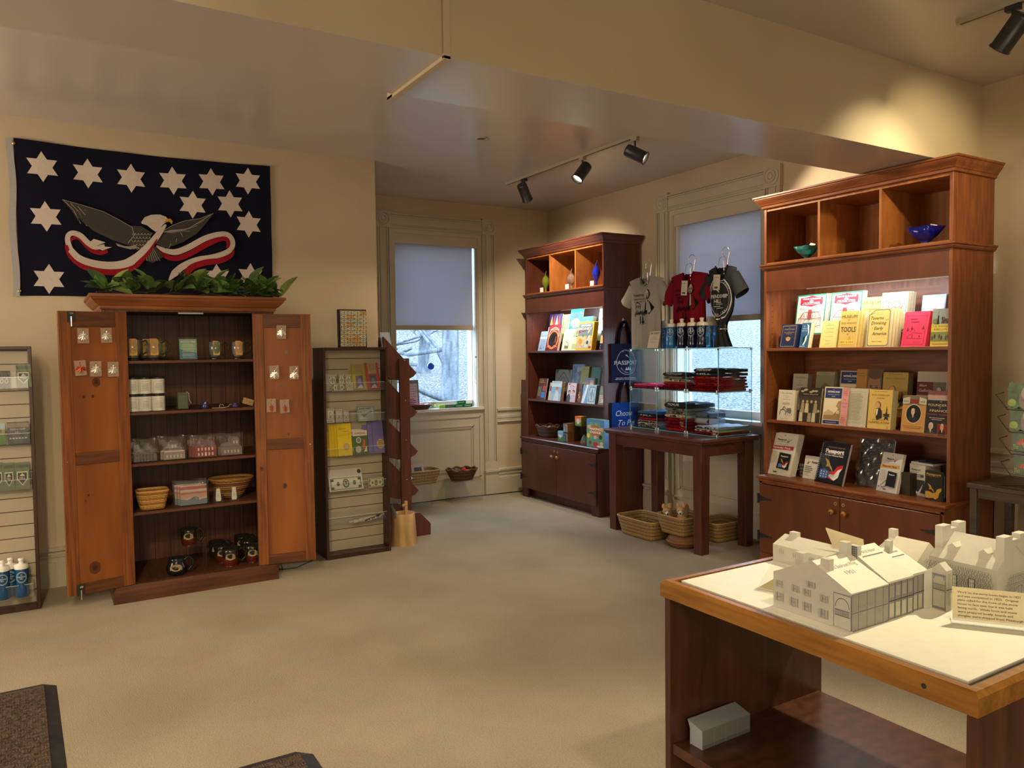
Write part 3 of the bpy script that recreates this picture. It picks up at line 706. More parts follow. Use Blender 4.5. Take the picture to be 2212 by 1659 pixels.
# ---- display case with the scale model
t = case = thing('display_case', 'open sided wooden display case holding the white house model', 'table', (1.306, -1.975, 0), RW)
CW_, CD = .474, .372; ZT = .74
mb = MB(); mb.mat = casewood
for s in (-1, 1): MB().box(s*CW_-s*.006, s*(CW_-.030), -CD+.012, CD-.012, 0, ZT-.05, casewood).build('side_panel', t, .002)
MB().box(-CW_+.03, CW_-.03, -CD+.02, CD-.03, .20, .232, casewood).build('shelf', t, .0015)
def mitre(mb, x0, x1, y0, y1, w, z0, z1, mat, ch=.010):
    o = [(x0, y0), (x1, y0), (x1, y1), (x0, y1)]; i = [(x0+w, y0+w), (x1-w, y0+w), (x1-w, y1-w), (x0+w, y1-w)]; c = [(x0+ch, y0+ch), (x1-ch, y0+ch), (x1-ch, y1-ch), (x0+ch, y1-ch)]
    vs = [(*p, z0) for p in o]+[(*p, z0) for p in i]+[(*p, z1-ch) for p in o]+[(*p, z1) for p in c]+[(*p, z1) for p in i]
    fs = []
    for k in range(4):
        j = (k+1) % 4; fs += [(k, j, 8+j, 8+k), (8+k, 8+j, 12+j, 12+k), (12+k, 12+j, 16+j, 16+k), (16+k, 16+j, 4+j, 4+k), (4+k, 4+j, j, k)]
    mb.add(vs, fs, mat)
mb = MB(); mitre(mb, -CW_, CW_, -CD, CD, .030, ZT-.05, ZT, oakwood); mb.build('top_frame', t)
MB().box(-CW_+.030, CW_-.030, -CD+.030, CD-.030, ZT-.03, ZT-.008, plain('black_gap', (.012, .012, .012), .3)).build('inset', t)
MB().box(-CW_+.045, CW_-.045, -CD+.045, CD-.045, ZT-.010, ZT+.001, plain('white_board', (.80, .78, .70), .45)).build('board', t, .0008)
# cam-lock hole in the front rail
MB().cyl((.360, -CD-.0005, ZT-.024), (.360, -CD+.002, ZT-.024), .006, n=12, mat=metal_b).build('screw_hole', t)

# ---- small table at the right edge with the postcard rack
t = thing('side_table', 'small grey-brown table at the right picture edge under the postcards', 'table', (1.99, -4.20, 0), RW)
greyw = noise_mat('grey_brown_wood', (.045, .030, .020), (.085, .058, .038), 4, .4, 5, (1.2, 12, 12), spec=.4)
t.location = (1.87, -4.32, 0)
MB().box(-.34, .42, -.21, .21, .705, .73, greyw).build('table_top', t, .003)
for x in (-.31, .38):
    for y in (-.18, .17): MB().box(x-.018, x+.018, y-.018, y+.018, 0, .705, greyw).build('leg', t, .002)
for a, b, c, d in ((-.29, .36, -.19, -.175), (-.29, .36, .165, .18), (-.325, -.31, -.16, .15)): MB().box(a, b, c, d, .655, .705, greyw).build('apron', t)

# ---- track lights
trackm = plain('track_paint', (.42, .37, .28), .4); lensm = plain('lamp_lens', (1, .86, .62), .3, emit=18)
blk = noise_mat('head_black', (.02, .02, .02), (.035, .035, .035), 30, .35, spec=.5)
def track(x0, x1, y, label):
    t = thing('light_track', label, 'light track', ((x0+x1)/2, y, ZC)); l = abs(x1-x0)/2
    MB().box(-l, l, -.017, .017, -.020, 0, trackm).build('rail', t); MB().box(-l, l, -.005, .005, -.0205, -.018, metal_b).build('slot', t)
    MB().box(-l-.012, -l, -.018, .018, -.022, 0, trackm).build('end_cap', t); MB().box(l, l+.012, -.018, .018, -.022, 0, trackm).build('end_cap', t)
track(4.0, 5.81, -3.50, 'pale ceiling light track above the shirt display carrying three black spotlights')
track(-1.2, 1.97, -3.57, 'pale ceiling light track in the upper right corner of the picture')
def head(x, y, target, label, power, ang, grp, cap=metal_b, lit=True, col=(1, .80, .55), blend=.35):
    t = thing('track_spotlight', label, 'spotlight', (x, y, ZC-.02), 0, grp)
    MB().box(-.028, .028, -.016, .016, -.022, 0, cap).build('adapter', t); MB().cyl((0, 0, -.022), (0, 0, -.075), .007, n=10, mat=metal_b).build('stem', t)
    p = Vector((x, y, ZC-.125)); d = (Vector(target)-p).normalized(); q = d.to_track_quat('Z', 'Y').to_matrix().to_4x4()
    L = .085
    mb = MB(); mb.xf = Matrix.Translation((0, 0, -.105)) @ q; mb.mat = blk
    mb.lathe([(.030, -.070), (.040, -.066), (.043, -.055), (.043, .075), (.047, .078), (.047, .084), (.041, .084), (.037, .060)], n=24)
    h = mb.build('lamp_head', t)
    mb = MB(); mb.xf = Matrix.Translation((0, 0, -.105)) @ q; mb.cyl((0, 0, .058), (0, 0, .062), .036, n=24, mat=lensm); mb.build('lens', h)
    o = spot(p+Vector((0, 0, .0))+d*.10, target, power, ang, blend, col, .02)
    return t
G = 'black track spotlights'
head(5.54, -3.50, (5.95, -4.3, 1.75), 'black track spotlight furthest left of the three, turned away', 75, 105, G, blend=.8)
head(4.72, -3.50, (4.75, -1.4, .2), 'black track spotlight in the middle of three with its lit lens towards the viewer', 45, 84, G, trackm)
head(4.12, -3.50, (2.9, -4.4, 1.95), 'black track spotlight nearest the beam, lit and turned right', 60, 80, G, trackm)
head(1.75, -3.57, (3.2, -3.75, 1.3), 'black track spotlight hanging alone in the upper right corner', 24, 92, G, col=(1, .84, .52), blend=1.0)

# ---- painted cable channel on the beam, ceiling sensor
chm = cream
mb = MB((BX0, -1.2, ZB)); mb.mat = cream
mb.box(BX0-.012, BX0, -1.222, -1.195, ZB-.012, ZC).box(BX0-.012, BX1+.05, -1.222, -1.195, ZB-.014, ZB-.001)
mb.add([(BX1+.05, -1.222, ZB-.014), (BX1+.05, -1.195, ZB-.014), (BX1+.05, -1.195, ZB+.03), (BX1+.05, -1.222, ZB+.03), (BX1, -1.222, ZB+.03), (BX1, -1.195, ZB+.03), (BX1, -1.222, ZB-.014), (BX1, -1.195, ZB-.014)], [(0, 1, 2, 3), (3, 2, 5, 4), (0, 3, 4, 6), (1, 7, 5, 2)])
struct(mb.build('trim_5', bevel=.001), 'painted cable channel wrapping under the beam')
mb = MB((4.691, -2.625, ZC)); mb.lathe([(.045, -.001), (.045, -.004), (.034, -.006), (.03, -.002)], (4.691, -2.625, ZC), mat=trimm, n=28); mb.lathe([(.029, -.001), (.026, -.0015), (.001, -.002)], (4.691, -2.625, ZC), mat=metal_b, n=28)
tag(mb.build('ceiling_sensor'), 'small round recessed fixture in the ceiling before the track', 'sensor')

# ---- floor mats
matm = noise_mat('mat_ribs', (.065, .045, .038), (.165, .12, .10), 60, .95, 3, spec=.05, bmp=.9, bscale=180, bdist=.003)
rub = noise_mat('mat_rubber', (.018, .018, .022), (.035, .035, .042), 20, .6, spec=.3)
def floor_mat(label, pts, cx, cy, rot=0):
    t = thing('floor_mat', label, 'mat', (cx, cy, .0005), rot)
    b = .045
    x0, x1, y0, y1 = pts
    mb = MB(); mb.mat = rub; c = .05
    o = [(x0+c, y0), (x1-c, y0), (x1, y0+c), (x1, y1-c), (x1-c, y1), (x0+c, y1), (x0, y1-c), (x0, y0+c)]
    i = [(max(x0+b, min(x1-b, p[0])), max(y0+b, min(y1-b, p[1]))) for p in o]
    vs = [(*p, 0) for p in o]+[(*p, .009) for p in i]
    mb.add(vs, [(k, (k+1) % 8, 8+(k+1) % 8, 8+k) for k in range(8)]+[tuple(range(8, 16))]); mb.build('rubber_border', t)
    rb = MB(); rb.mat = matm; s_ = .030; q = random.Random(3)
    nx = int((x1-x0-2*b)/s_); ny = int((y1-y0-2*b)/s_)
    rb.box(x0+b+.002, x1-b-.002, y0+b+.002, y1-b-.002, .0085, .0105)
    for a in range(nx):
        for bb in range(ny):
            px, py = x0+b+a*s_+.003, y0+b+bb*s_+.003
            for k in range(3):
                if (a+bb) % 2: rb.box(px+k*.009, px+k*.009+.005, py, py+s_-.004, .0105, .0135)
                else: rb.box(px, px+s_-.004, py+k*.009, py+k*.009+.005, .0105, .0135)
    rb.build('ribbed_carpet', t)['kind'] = 'stuff'
floor_mat('brown ribbed doormat with black rubber edge at the left picture edge', (-1.1, 0, 0, .9), 3.965, -.004, R(1.5))
floor_mat('brown ribbed doormat whose corner shows at the bottom edge', (-.9, 0, -.0, .6), 2.775, -.79, R(0))

# ================================================================== flag wall: flag, garland, goods
def nput(W, H, x0=None, yo=0.0, z0=0.0):
    x0 = -W/2 if x0 is None else x0
    return lambda u, v, w: (x0+u*W, yo-w, z0+v*H)
NAVY = (22, 22, 38); FW = (205, 192, 180); RED = (150, 28, 42)
def flag():
    y0, z0, WF, HF = .107, 1.822, 1.525, .952
    t = thing('flag', 'navy flag with white stars and an eagle holding a striped ribbon', 'flag', (XF-.012, y0, z0), LW)
    def surf(u, v, w=0):
        sag = -.016*math.sin(PI*u)*v - .010*(1-v)*0 + .005*math.sin(u*9)*(1-v)
        dep = .004*math.sin(u*21+v*3)+.003*math.sin(v*17+u*5)+.004*math.sin(u*6)
        return (u*WF, dep-w, v*HF+sag)
    C = lin(NAVY)
    mb = MB(); mb.grid(lambda u, v: surf(u, v), 60, 36, CLOTH, C); mb.build('cloth', t)
    mb = MB(); mb.grid(lambda u, v: ((u-1)*.036+.0+.006*math.sin(v*11), surf(0, v)[1]-.003, v*HF*1.0-.006), 3, 20, CLOTH, lin((168, 166, 166))); mb.build('heading', t)
    for v in (.03, .965):
        mb = MB(); mb.xf = Matrix.Translation(surf(0, v)) @ Matrix.Rotation(R(90), 4, 'X'); mb.lathe([(.009, 0), (.009, .004), (.005, .005)], n=14, mat=brass); mb.build('grommet', t)
    # art in flag coordinates measured as fractions
    a = Art(); px = lambda x, y: ((x-100)/1750., 1-((y-112-(x-100)*.078*(1-(y-112)/1000))/(1035.)))
    # stars are measured from the picture, corrected for the slight perspective of the wall
    def q(x, y):
        P_ = at(x/3.16, 280+y/3.16, 0, XF-.014); return ((y0-P_[1])/WF, (P_[2]-z0)/HF)
    for x, y in ((288, 250), (600, 288), (895, 318), (1180, 335), (1443, 348), (1692, 348), (1315, 503), (1570, 503), (1698, 645), (313, 592), (335, 1022), (1480, 1010), (1710, 1005)):
        cx, cy = q(x, y); pts = []
        for k in range(12):
            r = .094 if k % 2 == 0 else .054; an = PI*k/6+.03*math.sin(x); pts.append((cx+r*math.sin(an)/WF*1.0, cy+r*math.cos(an)/HF))
        a.poly(pts, FW)
    P2 = lambda L: [q(x, y) for x, y in L]
    def band(top, bot, c):
        T, B = P2(top), P2(bot); n = min(len(T), len(B))
        for i in range(n-1): a.poly([T[i], T[i+1], B[i+1], B[i]], c)
    GR, GL = (70, 66, 60), (160, 156, 146)
    # ribbons
    o = [(445, 740), (455, 700), (500, 683), (560, 690), (620, 735), (680, 765), (720, 765)]
    # left ribbon loop: white band
    cen = [(715, 790), (650, 800), (600, 770), (550, 722), (500, 705), (468, 720), (462, 760), (480, 820), (540, 880), (640, 915), (760, 925), (870, 905), (950, 855), (1030, 770), (1090, 690), (1130, 640)]
    wd = [26, 34, 38, 38, 36, 36, 36, 40, 46, 50, 52, 56, 60, 50, 38, 12]
    def ribbon(cen, wd, off, c):
        fc = []; fw_ = []; n_ = len(cen)
        for i in range(n_-1):        # smooth the hand-measured line (Catmull-Rom)
            p0, p1, p2, p3 = cen[max(0, i-1)], cen[i], cen[i+1], cen[min(n_-1, i+2)]
            for s_ in (0, .25, .5, .75):
                h = lambda a, b, c_, d: .5*(2*b+(c_-a)*s_+(2*a-5*b+4*c_-d)*s_*s_+(3*b-a-3*c_+d)*s_**3)
                fc.append((h(p0[0], p1[0], p2[0], p3[0]), h(p0[1], p1[1], p2[1], p3[1]))); fw_.append(wd[i]+(wd[i+1]-wd[i])*s_)
        cen = fc+[cen[-1]]; wd = fw_+[wd[-1]]
        L = []; Rr = []
        for i, p in enumerate(cen):
            A = cen[max(0, i-1)]; B = cen[min(len(cen)-1, i+1)]; dx, dy = B[0]-A[0], B[1]-A[1]; l = math.hypot(dx, dy)
            nx, ny = -dy/l, dx/l; w = wd[i]; L.append((p[0]+nx*w*(off-.5), p[1]+ny*w*(off-.5))); Rr.append((p[0]+nx*w*(off+.5), p[1]+ny*w*(off+.5)))
        band(L, Rr, c)
    ribbon([(735, 822), (690, 838), (630, 820), (580, 775), (540, 738), (500, 740), (478, 765)], [26, 30, 36, 36, 28, 22, 16], 0, RED)
    ribbon(cen[:8], wd[:8], 0, FW)
    ribbon([(452, 790), (480, 865), (560, 930), (660, 962), (760, 970), (850, 958), (930, 918), (1010, 835), (1070, 740)], [20, 34, 40, 44, 44, 46, 42, 30, 10], 0, RED)
    ribbon(cen[7:], wd[7:], 0, FW)
    a.poly(P2([(640, 742), (720, 765), (655, 792), (765, 797), (700, 822), (640, 800), (610, 770)]), FW)
    ribbon([(1068, 790), (1120, 850), (1190, 872), (1280, 850), (1380, 795), (1480, 750), (1540, 745), (1555, 780), (1548, 810)], [8, 30, 36, 38, 40, 38, 30, 26, 20], 0, RED)
    ribbon([(1066, 785), (1120, 815), (1200, 828), (1290, 795), (1390, 742), (1480, 715), (1545, 715), (1580, 750), (1582, 800), (1545, 838), (1450, 868), (1340, 885), (1250, 925), (1190, 975), (1150, 1025)], [10, 32, 42, 42, 40, 36, 34, 32, 34, 36, 36, 38, 46, 50, 6], 0, FW)
    ribbon([(1590, 820), (1575, 860), (1500, 895), (1400, 905), (1310, 935), (1262, 985)], [6, 30, 40, 42, 44, 50], 0, RED)
    # wings
    a.poly(P2([(420, 475), (560, 510), (700, 550), (800, 600), (880, 650), (960, 650), (1040, 700), (960, 830), (900, 790), (760, 745), (640, 690), (560, 625), (470, 530)]), GR)
    a.poly(P2([(1100, 690), (1180, 640), (1260, 612), (1360, 600), (1455, 567), (1400, 640), (1340, 705), (1250, 760), (1130, 805), (1060, 770)]), GR)
    a.poly(P2([(940, 800), (1060, 790), (1115, 860), (1040, 905), (990, 885)]), GR)
    for i in range(9):       # feather edges, left wing
        s_ = i/8; a.line(P2([(430+s_*400, 478+s_*172), (500+s_*330, 545+s_*150), (560+s_*330-10, 640+s_*125)]), .0026, GL)
        a.poly(P2([(470+s_*400, 525+s_*200), (530+s_*400, 560+s_*190), (545+s_*330, 640+s_*120)]), GR)
    for i in range(7):
        s_ = i/6; a.line(P2([(1110+s_*50, 690-s_*10), (1200+s_*80, 700-s_*30), (1150+s_*290, 800-s_*225)]), .0026, GL)
    a.line(P2([(425, 477), (560, 512), (700, 552), (800, 602), (900, 660), (915, 715), (870, 770)]), .0028, GL)
    a.line(P2([(1100, 690), (1180, 642), (1260, 614), (1360, 602), (1453, 568)]), .0028, GL)
    for i in range(6):
        for j in range(5):
            cx, cy = 910+i*22+(j % 2)*11, 700+j*24
            a.line(P2([(cx-10, cy), (cx-7, cy+10), (cx, cy+14), (cx+7, cy+10), (cx+10, cy)]), .0022, GL)
    for i in range(6): a.line(P2([(1000+i*8, 800), (1000+i*18, 890)]), .0022, GL)
    ribbon(cen[11:], wd[11:], 0, FW)
    ribbon([(930, 918), (1010, 835), (1070, 740)], [30, 24, 8], 0, RED)
    a.poly(P2([(790, 770), (850, 790), (885, 790), (920, 780), (940, 800), (890, 812), (840, 800), (800, 790)]), (150, 140, 128))
    # head
    a.poly(P2([(960, 625), (985, 590), (1030, 572), (1090, 570), (1130, 585), (1150, 610), (1110, 640), (1080, 680), (1060, 690), (1030, 670), (1000, 645), (965, 635)]), FW)
    a.poly(P2([(1130, 602), (1160, 598), (1176, 618), (1170, 640), (1155, 620), (1120, 622)]), (200, 150, 50))
    a.line(P2([(1095, 595), (1105, 602), (1120, 597)]), .0018, (40, 36, 36)); a.line(P2([(1108, 622), (1145, 626)]), .0016, (120, 80, 40))
    mb = MB(); a.put(mb, lambda u, v, w: surf(u, v, w), CLOTH, .00005, .0025)
    mb.build('printed_design', t)['kind'] = 'stuff'
flag()

# ---- magnolia garland on the armoire
leafm = colmat('leaf_green', .35, .5, .12)
def garland():
    t = thing('garland', 'garland of glossy green magnolia leaves lying on the armoire', 'garland', (5.09, -.80, 1.803), LW)
    mb = MB(); mb.tube([(-.52+i*.07, .02+.02*math.sin(i*1.7), .018+.008*math.sin(i*2.3)) for i in range(16)], .006, 6, plain('twig', (.05, .035, .02), .8)); mb.build('stem', t)
    q = random.Random(12)
    def leaf(x, y, z, yaw, pitch, L, c):
        m = MB(); n = 6
        rows = []
        for i in range(n+1):
            s_ = i/n; w = L*.29*math.sin(PI*min(1, s_*.94+.05))**.8; zz = -L*.25*s_*s_+.0; rows.append([(L*s_, -w, zz+w*.35), (L*s_, 0, zz), (L*s_, w, zz+w*.35)])
        vs = [p for r in rows for p in r]; fs = []
        for i in range(n): fs += [(i*3, i*3+3, i*3+4, i*3+1), (i*3+1, i*3+4, i*3+5, i*3+2)]
        m.xf = Matrix.Translation((x, y, z)) @ Matrix.Rotation(yaw, 4, 'Z') @ Matrix.Rotation(-pitch, 4, 'Y') @ Matrix.Rotation(q.uniform(-.9, .9), 4, 'X')
        m.add(vs, fs, leafm, lin(c), True)
        m.tube([(0, 0, .001), (L*.5, 0, -L*.06+.001), (L, 0, -L*.25)], .0012, 4, leafm, lin((120, 130, 70)))
        o = m.build('leaf', t); return o
    clusters = [(-.46, 10, .02), (-.34, 9, .03), (-.22, 11, .05), (-.10, 7, .03), (.02, 9, .05), (.12, 12, .07), (.22, 10, .05), (.34, 10, .05), (.44, 11, .04), (.52, 6, .02)]
    for cx, n, up in clusters:
        for k in range(n):
            yaw = q.uniform(0, 2*PI)
            if math.sin(yaw) > .35: yaw = -yaw
            pitch = q.uniform(-.15, 1.25)
            leaf(cx+q.uniform(-.03, .03), .0+q.uniform(-.04, .03), .02+q.uniform(0, up), yaw, pitch, q.uniform(.095, .155), q.choice([(68, 98, 48), (88, 126, 60), (72, 104, 58), (130, 146, 78), (54, 78, 46), (106, 134, 72)]))
garland()
t = thing('plastic_tub', 'small clear tub with a blue lid hidden among the garland leaves', 'container', (5.32, -1.13, 1.803), LW)
MB().lathe([(.045, 0), (.05, .05)], mat=acrylic).build('tub', t); MB().lathe([(.053, .05), (.053, .062), (.01, .063)], mat=plain('blue_lid', (.02, .09, .35), .4)).build('lid', t)

# ---- jewellery cards on the armoire doors
cardc = (158, 132, 118)
def on_door(side, u, v):
    """world point of the door's inner face seen at (u, v)"""
    h = Vector((5.015-.004, AC-side*.356, 0)); ang = R(10.5)
    # door plane direction in the world
    tip = Vector((5.011-.353*math.sin(ang), AC-side*(.356+.353*math.cos(ang)), 0)); d = (tip-h).normalized(); n = Vector((d.y, -d.x, 0))
    if n.x > 0: n = -n
    rr = Vector(ray(u, v)); c = Vector((0, 0, EYE)); tt = (h-c).dot(n)/rr.dot(n); return c+rr*tt, n, d
def jcard(side, u, v, kind, lab, tw=0, double=False, w=.062, h=.088):
    p, n, d = on_door(side, u, v)
    rz = math.atan2(n.y, n.x)+PI/2
    t = thing('jewellery_card', lab, 'jewellery', tuple(p+n*.001), rz, 'jewellery cards pinned to the armoire doors')
    t.rotation_euler = (0, tw, rz)
    mb = MB(); mb.box(-w/2, w/2, -.0015, 0, -h/2, h/2, KRAFT, lin(cardc))
    if double: mb.box(-w/2-.004, w/2-.004, 0.0, .0008, -h/2-.004, h/2-.003, KRAFT, lin((130, 108, 96)))
    a = Art(); a.ell(.5, .86, .05, .035, (60, 48, 42), 10); a.lines(.25, .16, .5, 2, .05, .018, (120, 98, 88), 'c', 3); a.put(mb, nput(w, h, yo=-.0016, z0=-h/2)); mb.build('card', t)
    m = {'s': MC.setdefault('silver_leaf', plain('silver_leaf', (.80, .78, .70), .3, .5, .85)), 'c': MC.setdefault('copper_leaf', plain('copper_leaf', (.45, .10, .05), .3, .5, .8))}[kind[0]]
    pts = []; k = 22
    if kind[1] == 'o': hf = [(0, 1), (.25, .85), (.16, .6), (.5, .55), (.45, .3), (.18, .18), (.55, .02), (.5, -.22), (.16, -.25), (.35, -.5), (.08, -.62), (.05, -1)]
    else: hf = [(0, 1), (.16, .6), (.42, .8), (.36, .38), (.62, .46), (.72, .62), (1, .38), (.80, .12), (.95, -.04), (.5, -.30), (.58, -.52), (.1, -.42), (.06, -.95)]
    r0 = .026 if kind[1] == 'o' else .029
    pts = [(x*r0, -z*r0-.002) for x, z in hf]+[(-x*r0, -z*r0-.002) for x, z in hf[::-1] if x > 0]
    mb = MB(); off = .0 if kind[2] == 'p' else -.012
    vs = [(0, -.006, off)]+[(x, -.0028-(.001 if i % 2 else .0025), z+off) for i, (x, z) in enumerate(pts)]
    mb.add(vs, [(0, 1+i, 1+(i+1) % len(pts)) for i in range(len(pts))], m); mb.add([(x, -.002, z+off) for x, z in pts], [tuple(range(len(pts)))], m)
    mb.build('leaf_pendant', t)
    if kind[2] == 'n':
        mb = MB(); mb.tube([(-.02, -.003, .030), (-.008, -.003, .014), (0, -.003, .004), (.008, -.003, .014), (.018, -.003, .032)], .0009, 5, chrome); mb.build('chain', t)
z2 = lambda a, b: (100+a/3.687, 620+b/3.687)
for a, b, k, l, tw, side in ((293, 388, 'smp', 'silver maple leaf brooch card, upper left of the left armoire door', 0, -1), (478, 385, 'smp', 'silver maple leaf brooch card, upper right of the left armoire door', -.02, -1),
    (272, 645, 'cmp', 'copper maple leaf brooch card tilted on the left armoire door', -.07, -1), (395, 650, 'smp', 'silver maple leaf card beside the copper one, left armoire door', 0, -1), (532, 655, 'smp', 'silver maple leaf card nearest the hinge in the lower row', 0, -1),
    (1873, 358, 'smp', 'silver leaf brooch card alone at the top of the right armoire door', .03, 1), (1817, 678, 'sin', 'silver leaf necklace card, middle row left on the right door', -.03, 1), (1973, 682, 'sin', 'silver leaf necklace card, middle row right on the right door', 0, 1),
    (1792, 943, 'con', 'copper oak leaf necklace card, lowest row left on the right door', 0, 1), (1900, 948, 'con', 'copper oak leaf necklace card, lowest row right on the right door', -.03, 1)):
    jcard(side, *z2(a, b), k, l, tw, a in (1873, 1817, 1900, 395), w=.058 if side < 0 else .056, h=.085)

# ---- armoire shelves; front edge of shelf at x = 5.06
SX = 5.06
def LWthing(nm, lab, cat, u, z, dx=.06, grp=None, v=None):
    x = SX+dx; y = yat(u, x, z); return thing(nm, lab, cat, (x, y, z+.0005), LW, grp)
darkg = plain('dark_glass', (.02, .022, .012), .08, .6); amberg = clear('amber_glass', (.85, .78, .35), .2, .05, .12); greeng = clear('green_glass', (.35, .5, .28), .2, .04, .1)
def glass_mug(u, lab, back, kind, s=1.0):
    dx = .06 if not back else .16
    t = LWthing('glass_mug', lab, 'mug', u, SH[0], dx, 'hand-blown glass mugs on the top armoire shelf')
    H = .105*s
    mb = MB(); mb.lathe([(.030*s, .0), (.034*s, .004), (.026*s, .010), (.024*s, .016)], n=18, mat=darkg, wob=lambda a, z: .10*math.sin(a*6)); mb.build('foot', t)
    mb = MB(); mb.lathe([(.024*s, .016), (.036*s, .04*s), (.040*s, .07*s), (.036*s, H), (.040*s, H+.004)], n=20, mat=amberg if kind else greeng, cap0=False); mb.build('bowl', t)
    mb = MB(); sg = -1 if kind == 2 else 1
    mb.tube([(sg*.036*s, 0, H*.85), (sg*.062*s, 0, H*1.0), (sg*.080*s, 0, H*.75), (sg*.072*s, 0, H*.45), (sg*.038*s, 0, H*.25)], .0045*s, 7, darkg); mb.build('handle', t)
    mb = MB(); c = [(196, 170, 90), (206, 160, 80), (150, 160, 110)][kind]
    mb.box(-.019*s, .019*s, -.033*s, -.031*s, .026*s, H+.004, KRAFT, lin(c)); mb.box(-.017*s, .017*s, -.004, -.001, .03*s, H+.010, KRAFT, lin((225, 150, 120)))
    a = Art(); a.line([(.5, .55), (.5, .7)], .05, (60, 50, 30)); a.ell(.5, .75, .05, .03, (60, 50, 30)); a.lines(.3, .42, .4, 2, .07, .02, (110, 95, 60), 'c'); a.put(mb, nput(.036*s, .08*s, yo=-.0332*s, z0=.028*s)); mb.build('tag', t)
for a, l, bk, k in ((690, 'glass mug half hidden at the left end of the top armoire shelf', 0, 1), (800, 'amber glass mug with paper tag, left of the pitcher trio', 1, 1), (858, 'largest amber glass mug in front of its two neighbours', 0, 1), (915, 'greenish glass mug behind the largest amber one', 1, 2), (1350, 'greenish glass mug just right of the blue sign', 0, 0), (1530, 'amber glass mug at the right end of the top armoire shelf', 0, 1)):
    glass_mug(100+a/3.687, l, bk, k, 1.15 if k == 1 and a < 900 else 1.0)
t = LWthing('sign_holder', 'blue-green printed sign in a clear stand on the top armoire shelf', 'sign', 100+1134/3.687, SH[0], .07); t.rotation_euler.x = -.10
mb = MB(); mb.box(-.052, .052, 0, .002, 0, .138, acrylic); mb.box(-.052, .052, -.0, .045, 0, .002, acrylic); mb.build('clear_stand', t)
mb = MB(); mb.box(-.050, .050, -.0012, -.0002, .004, .128, KRAFT, lin((86, 130, 150))); a = Art()
a.poly([(0, .5), (1, .3), (1, 1), (0, 1)], (128, 160, 140)); a.text('Gemstone Glass', .5, .84, .065, (235, 235, 220), .84, shear=.3); a.lines(.1, .74, .8, 8, .055, .014, (225, 225, 205), 'c', 4); a.lines(.1, .26, .8, 3, .05, .014, (225, 225, 205), 'c', 8); a.text('Thank you for supporting', .5, .08, .035, (235, 235, 220), .7)
a.put(mb, nput(.10, .124, yo=-.0013, z0=.004)); mb.build('printed_card', t)
# tea tins, two high
tinw = plain('tin_label', (.70, .69, .66), .45, .4)
def tin(u, lev, lab, dx=.055):
    z = SH[1]+lev*.104
    x = SX+dx; y = yat(u, x, SH[1]); t = thing('tea_tin', lab, 'tin', (x, y, z+.0005), LW, 'tea tins on the second armoire shelf')
    r = .0375
    MB().lathe([(r-.001, 0), (r-.001, .003)], n=22, mat=metal_b).build('base', t)
    MB().lathe([(r, .003), (r, .090)], n=22, mat=tinw, cap0=False).build('label_wrap', t)
    MB().lathe([(r-.001, .090), (r, .092), (r, .102), (r-.006, .1035), (.001, .1035)], n=22, mat=metal_b, cap0=False).build('lid', t)
    def cyl_fn(uu, v, w): an = (uu-.5)*1.7; return ((r+w)*math.sin(an), -(r+w)*math.cos(an), .003+v*.087)
    a = Art(); a.text(['Earl Grey', 'Darjeeling', 'English', 'Breakfast', 'Oolong', 'Oolong'][(lev*3+int(u/28)) % 6], .5, .82, .05, (60, 60, 60), .55); a.lines(.2, .68, .6, 7, .075, .022, (120, 118, 112), 'c', int(u)); a.line([(.93, .1), (.95, .35), (.92, .55), (.96, .85)], .02, (70, 70, 70)); a.line([(.04, .1), (.06, .4), (.03, .8)], .012, (90, 90, 90))
    mb = MB(); a.put(mb, cyl_fn); mb.build('print', t)
for i, (a, nm) in enumerate(((694, 'leftmost'), (790, 'middle'), (896, 'right'))):
    for lev in (0, 1): tin(100+a/3.687, lev, '%s tea tin with white label in the %s layer of the stack' % (nm, ('bottom', 'top')[lev]), .062)
t = LWthing('glass_candle', 'square green glass candle jar with hanging cord, beside the tea tins', 'jar', 100+1085/3.687, SH[1], .10)
mb = MB(); mb.box(-.030, .030, -.030, .030, .004, .105, greeng); mb.box(-.026, .026, -.026, .026, .006, .085, plain('wax', (.18, .24, .10), .5)); mb.build('jar', t)
mb = MB(); mb.tube([(.02, -.032, .108), (.034, -.033, .10), (.036, -.034, .06), (.046, -.034, .035)], .0012, 5, white_pl); mb.build('cord', t)
def ink(u, lab, c, r=.022, h=.03, dx=.06, flat=False):
    t = LWthing('glass_pot', lab, 'pot', u, SH[1], dx)
    MB().lathe([(r*.9, 0), (r, .006), (r, h*.7), (r*.6, h), (r*.7, h+.006)], n=18, mat=plain('pot'+lab[:5], c, .1, .7)).build('pot', t); return t
ink(100+1268/3.687, 'small violet glass ink pot on the second armoire shelf', (.03, .02, .10), .022, .034)
o = ink(100+1510/3.687, 'small green glass pot tied with cord, right end of the second shelf', (.02, .06, .01), .027, .022, .05)
mb = MB(); mb.tube([(-.026, -.01, .02), (-.040, -.012, .02), (-.05, -.02, .006), (-.09, -.02, .002)], .0012, 5, white_pl); mb.tube([(-.09+.012*math.cos(k*.7), -.02+.012*math.sin(k*.7)*.3, .012+.012*math.sin(k*.7)) for k in range(9)], .001, 4, white_pl); mb.build('cord', o)
t = LWthing('paper_tag', 'cream paper tag lying flat between the ink pot and the green pot', 'tag', 100+1368/3.687, SH[1], .05); MB().box(-.036, .036, -.008, .010, 0, .002, KRAFT, lin((200, 190, 165))).build('tag', t)
t = LWthing('paper_tag', 'cream paper tag leaning up behind the green pot', 'tag', 100+1598/3.687, SH[1], .075); t.rotation_euler = (-.2, .32, LW)
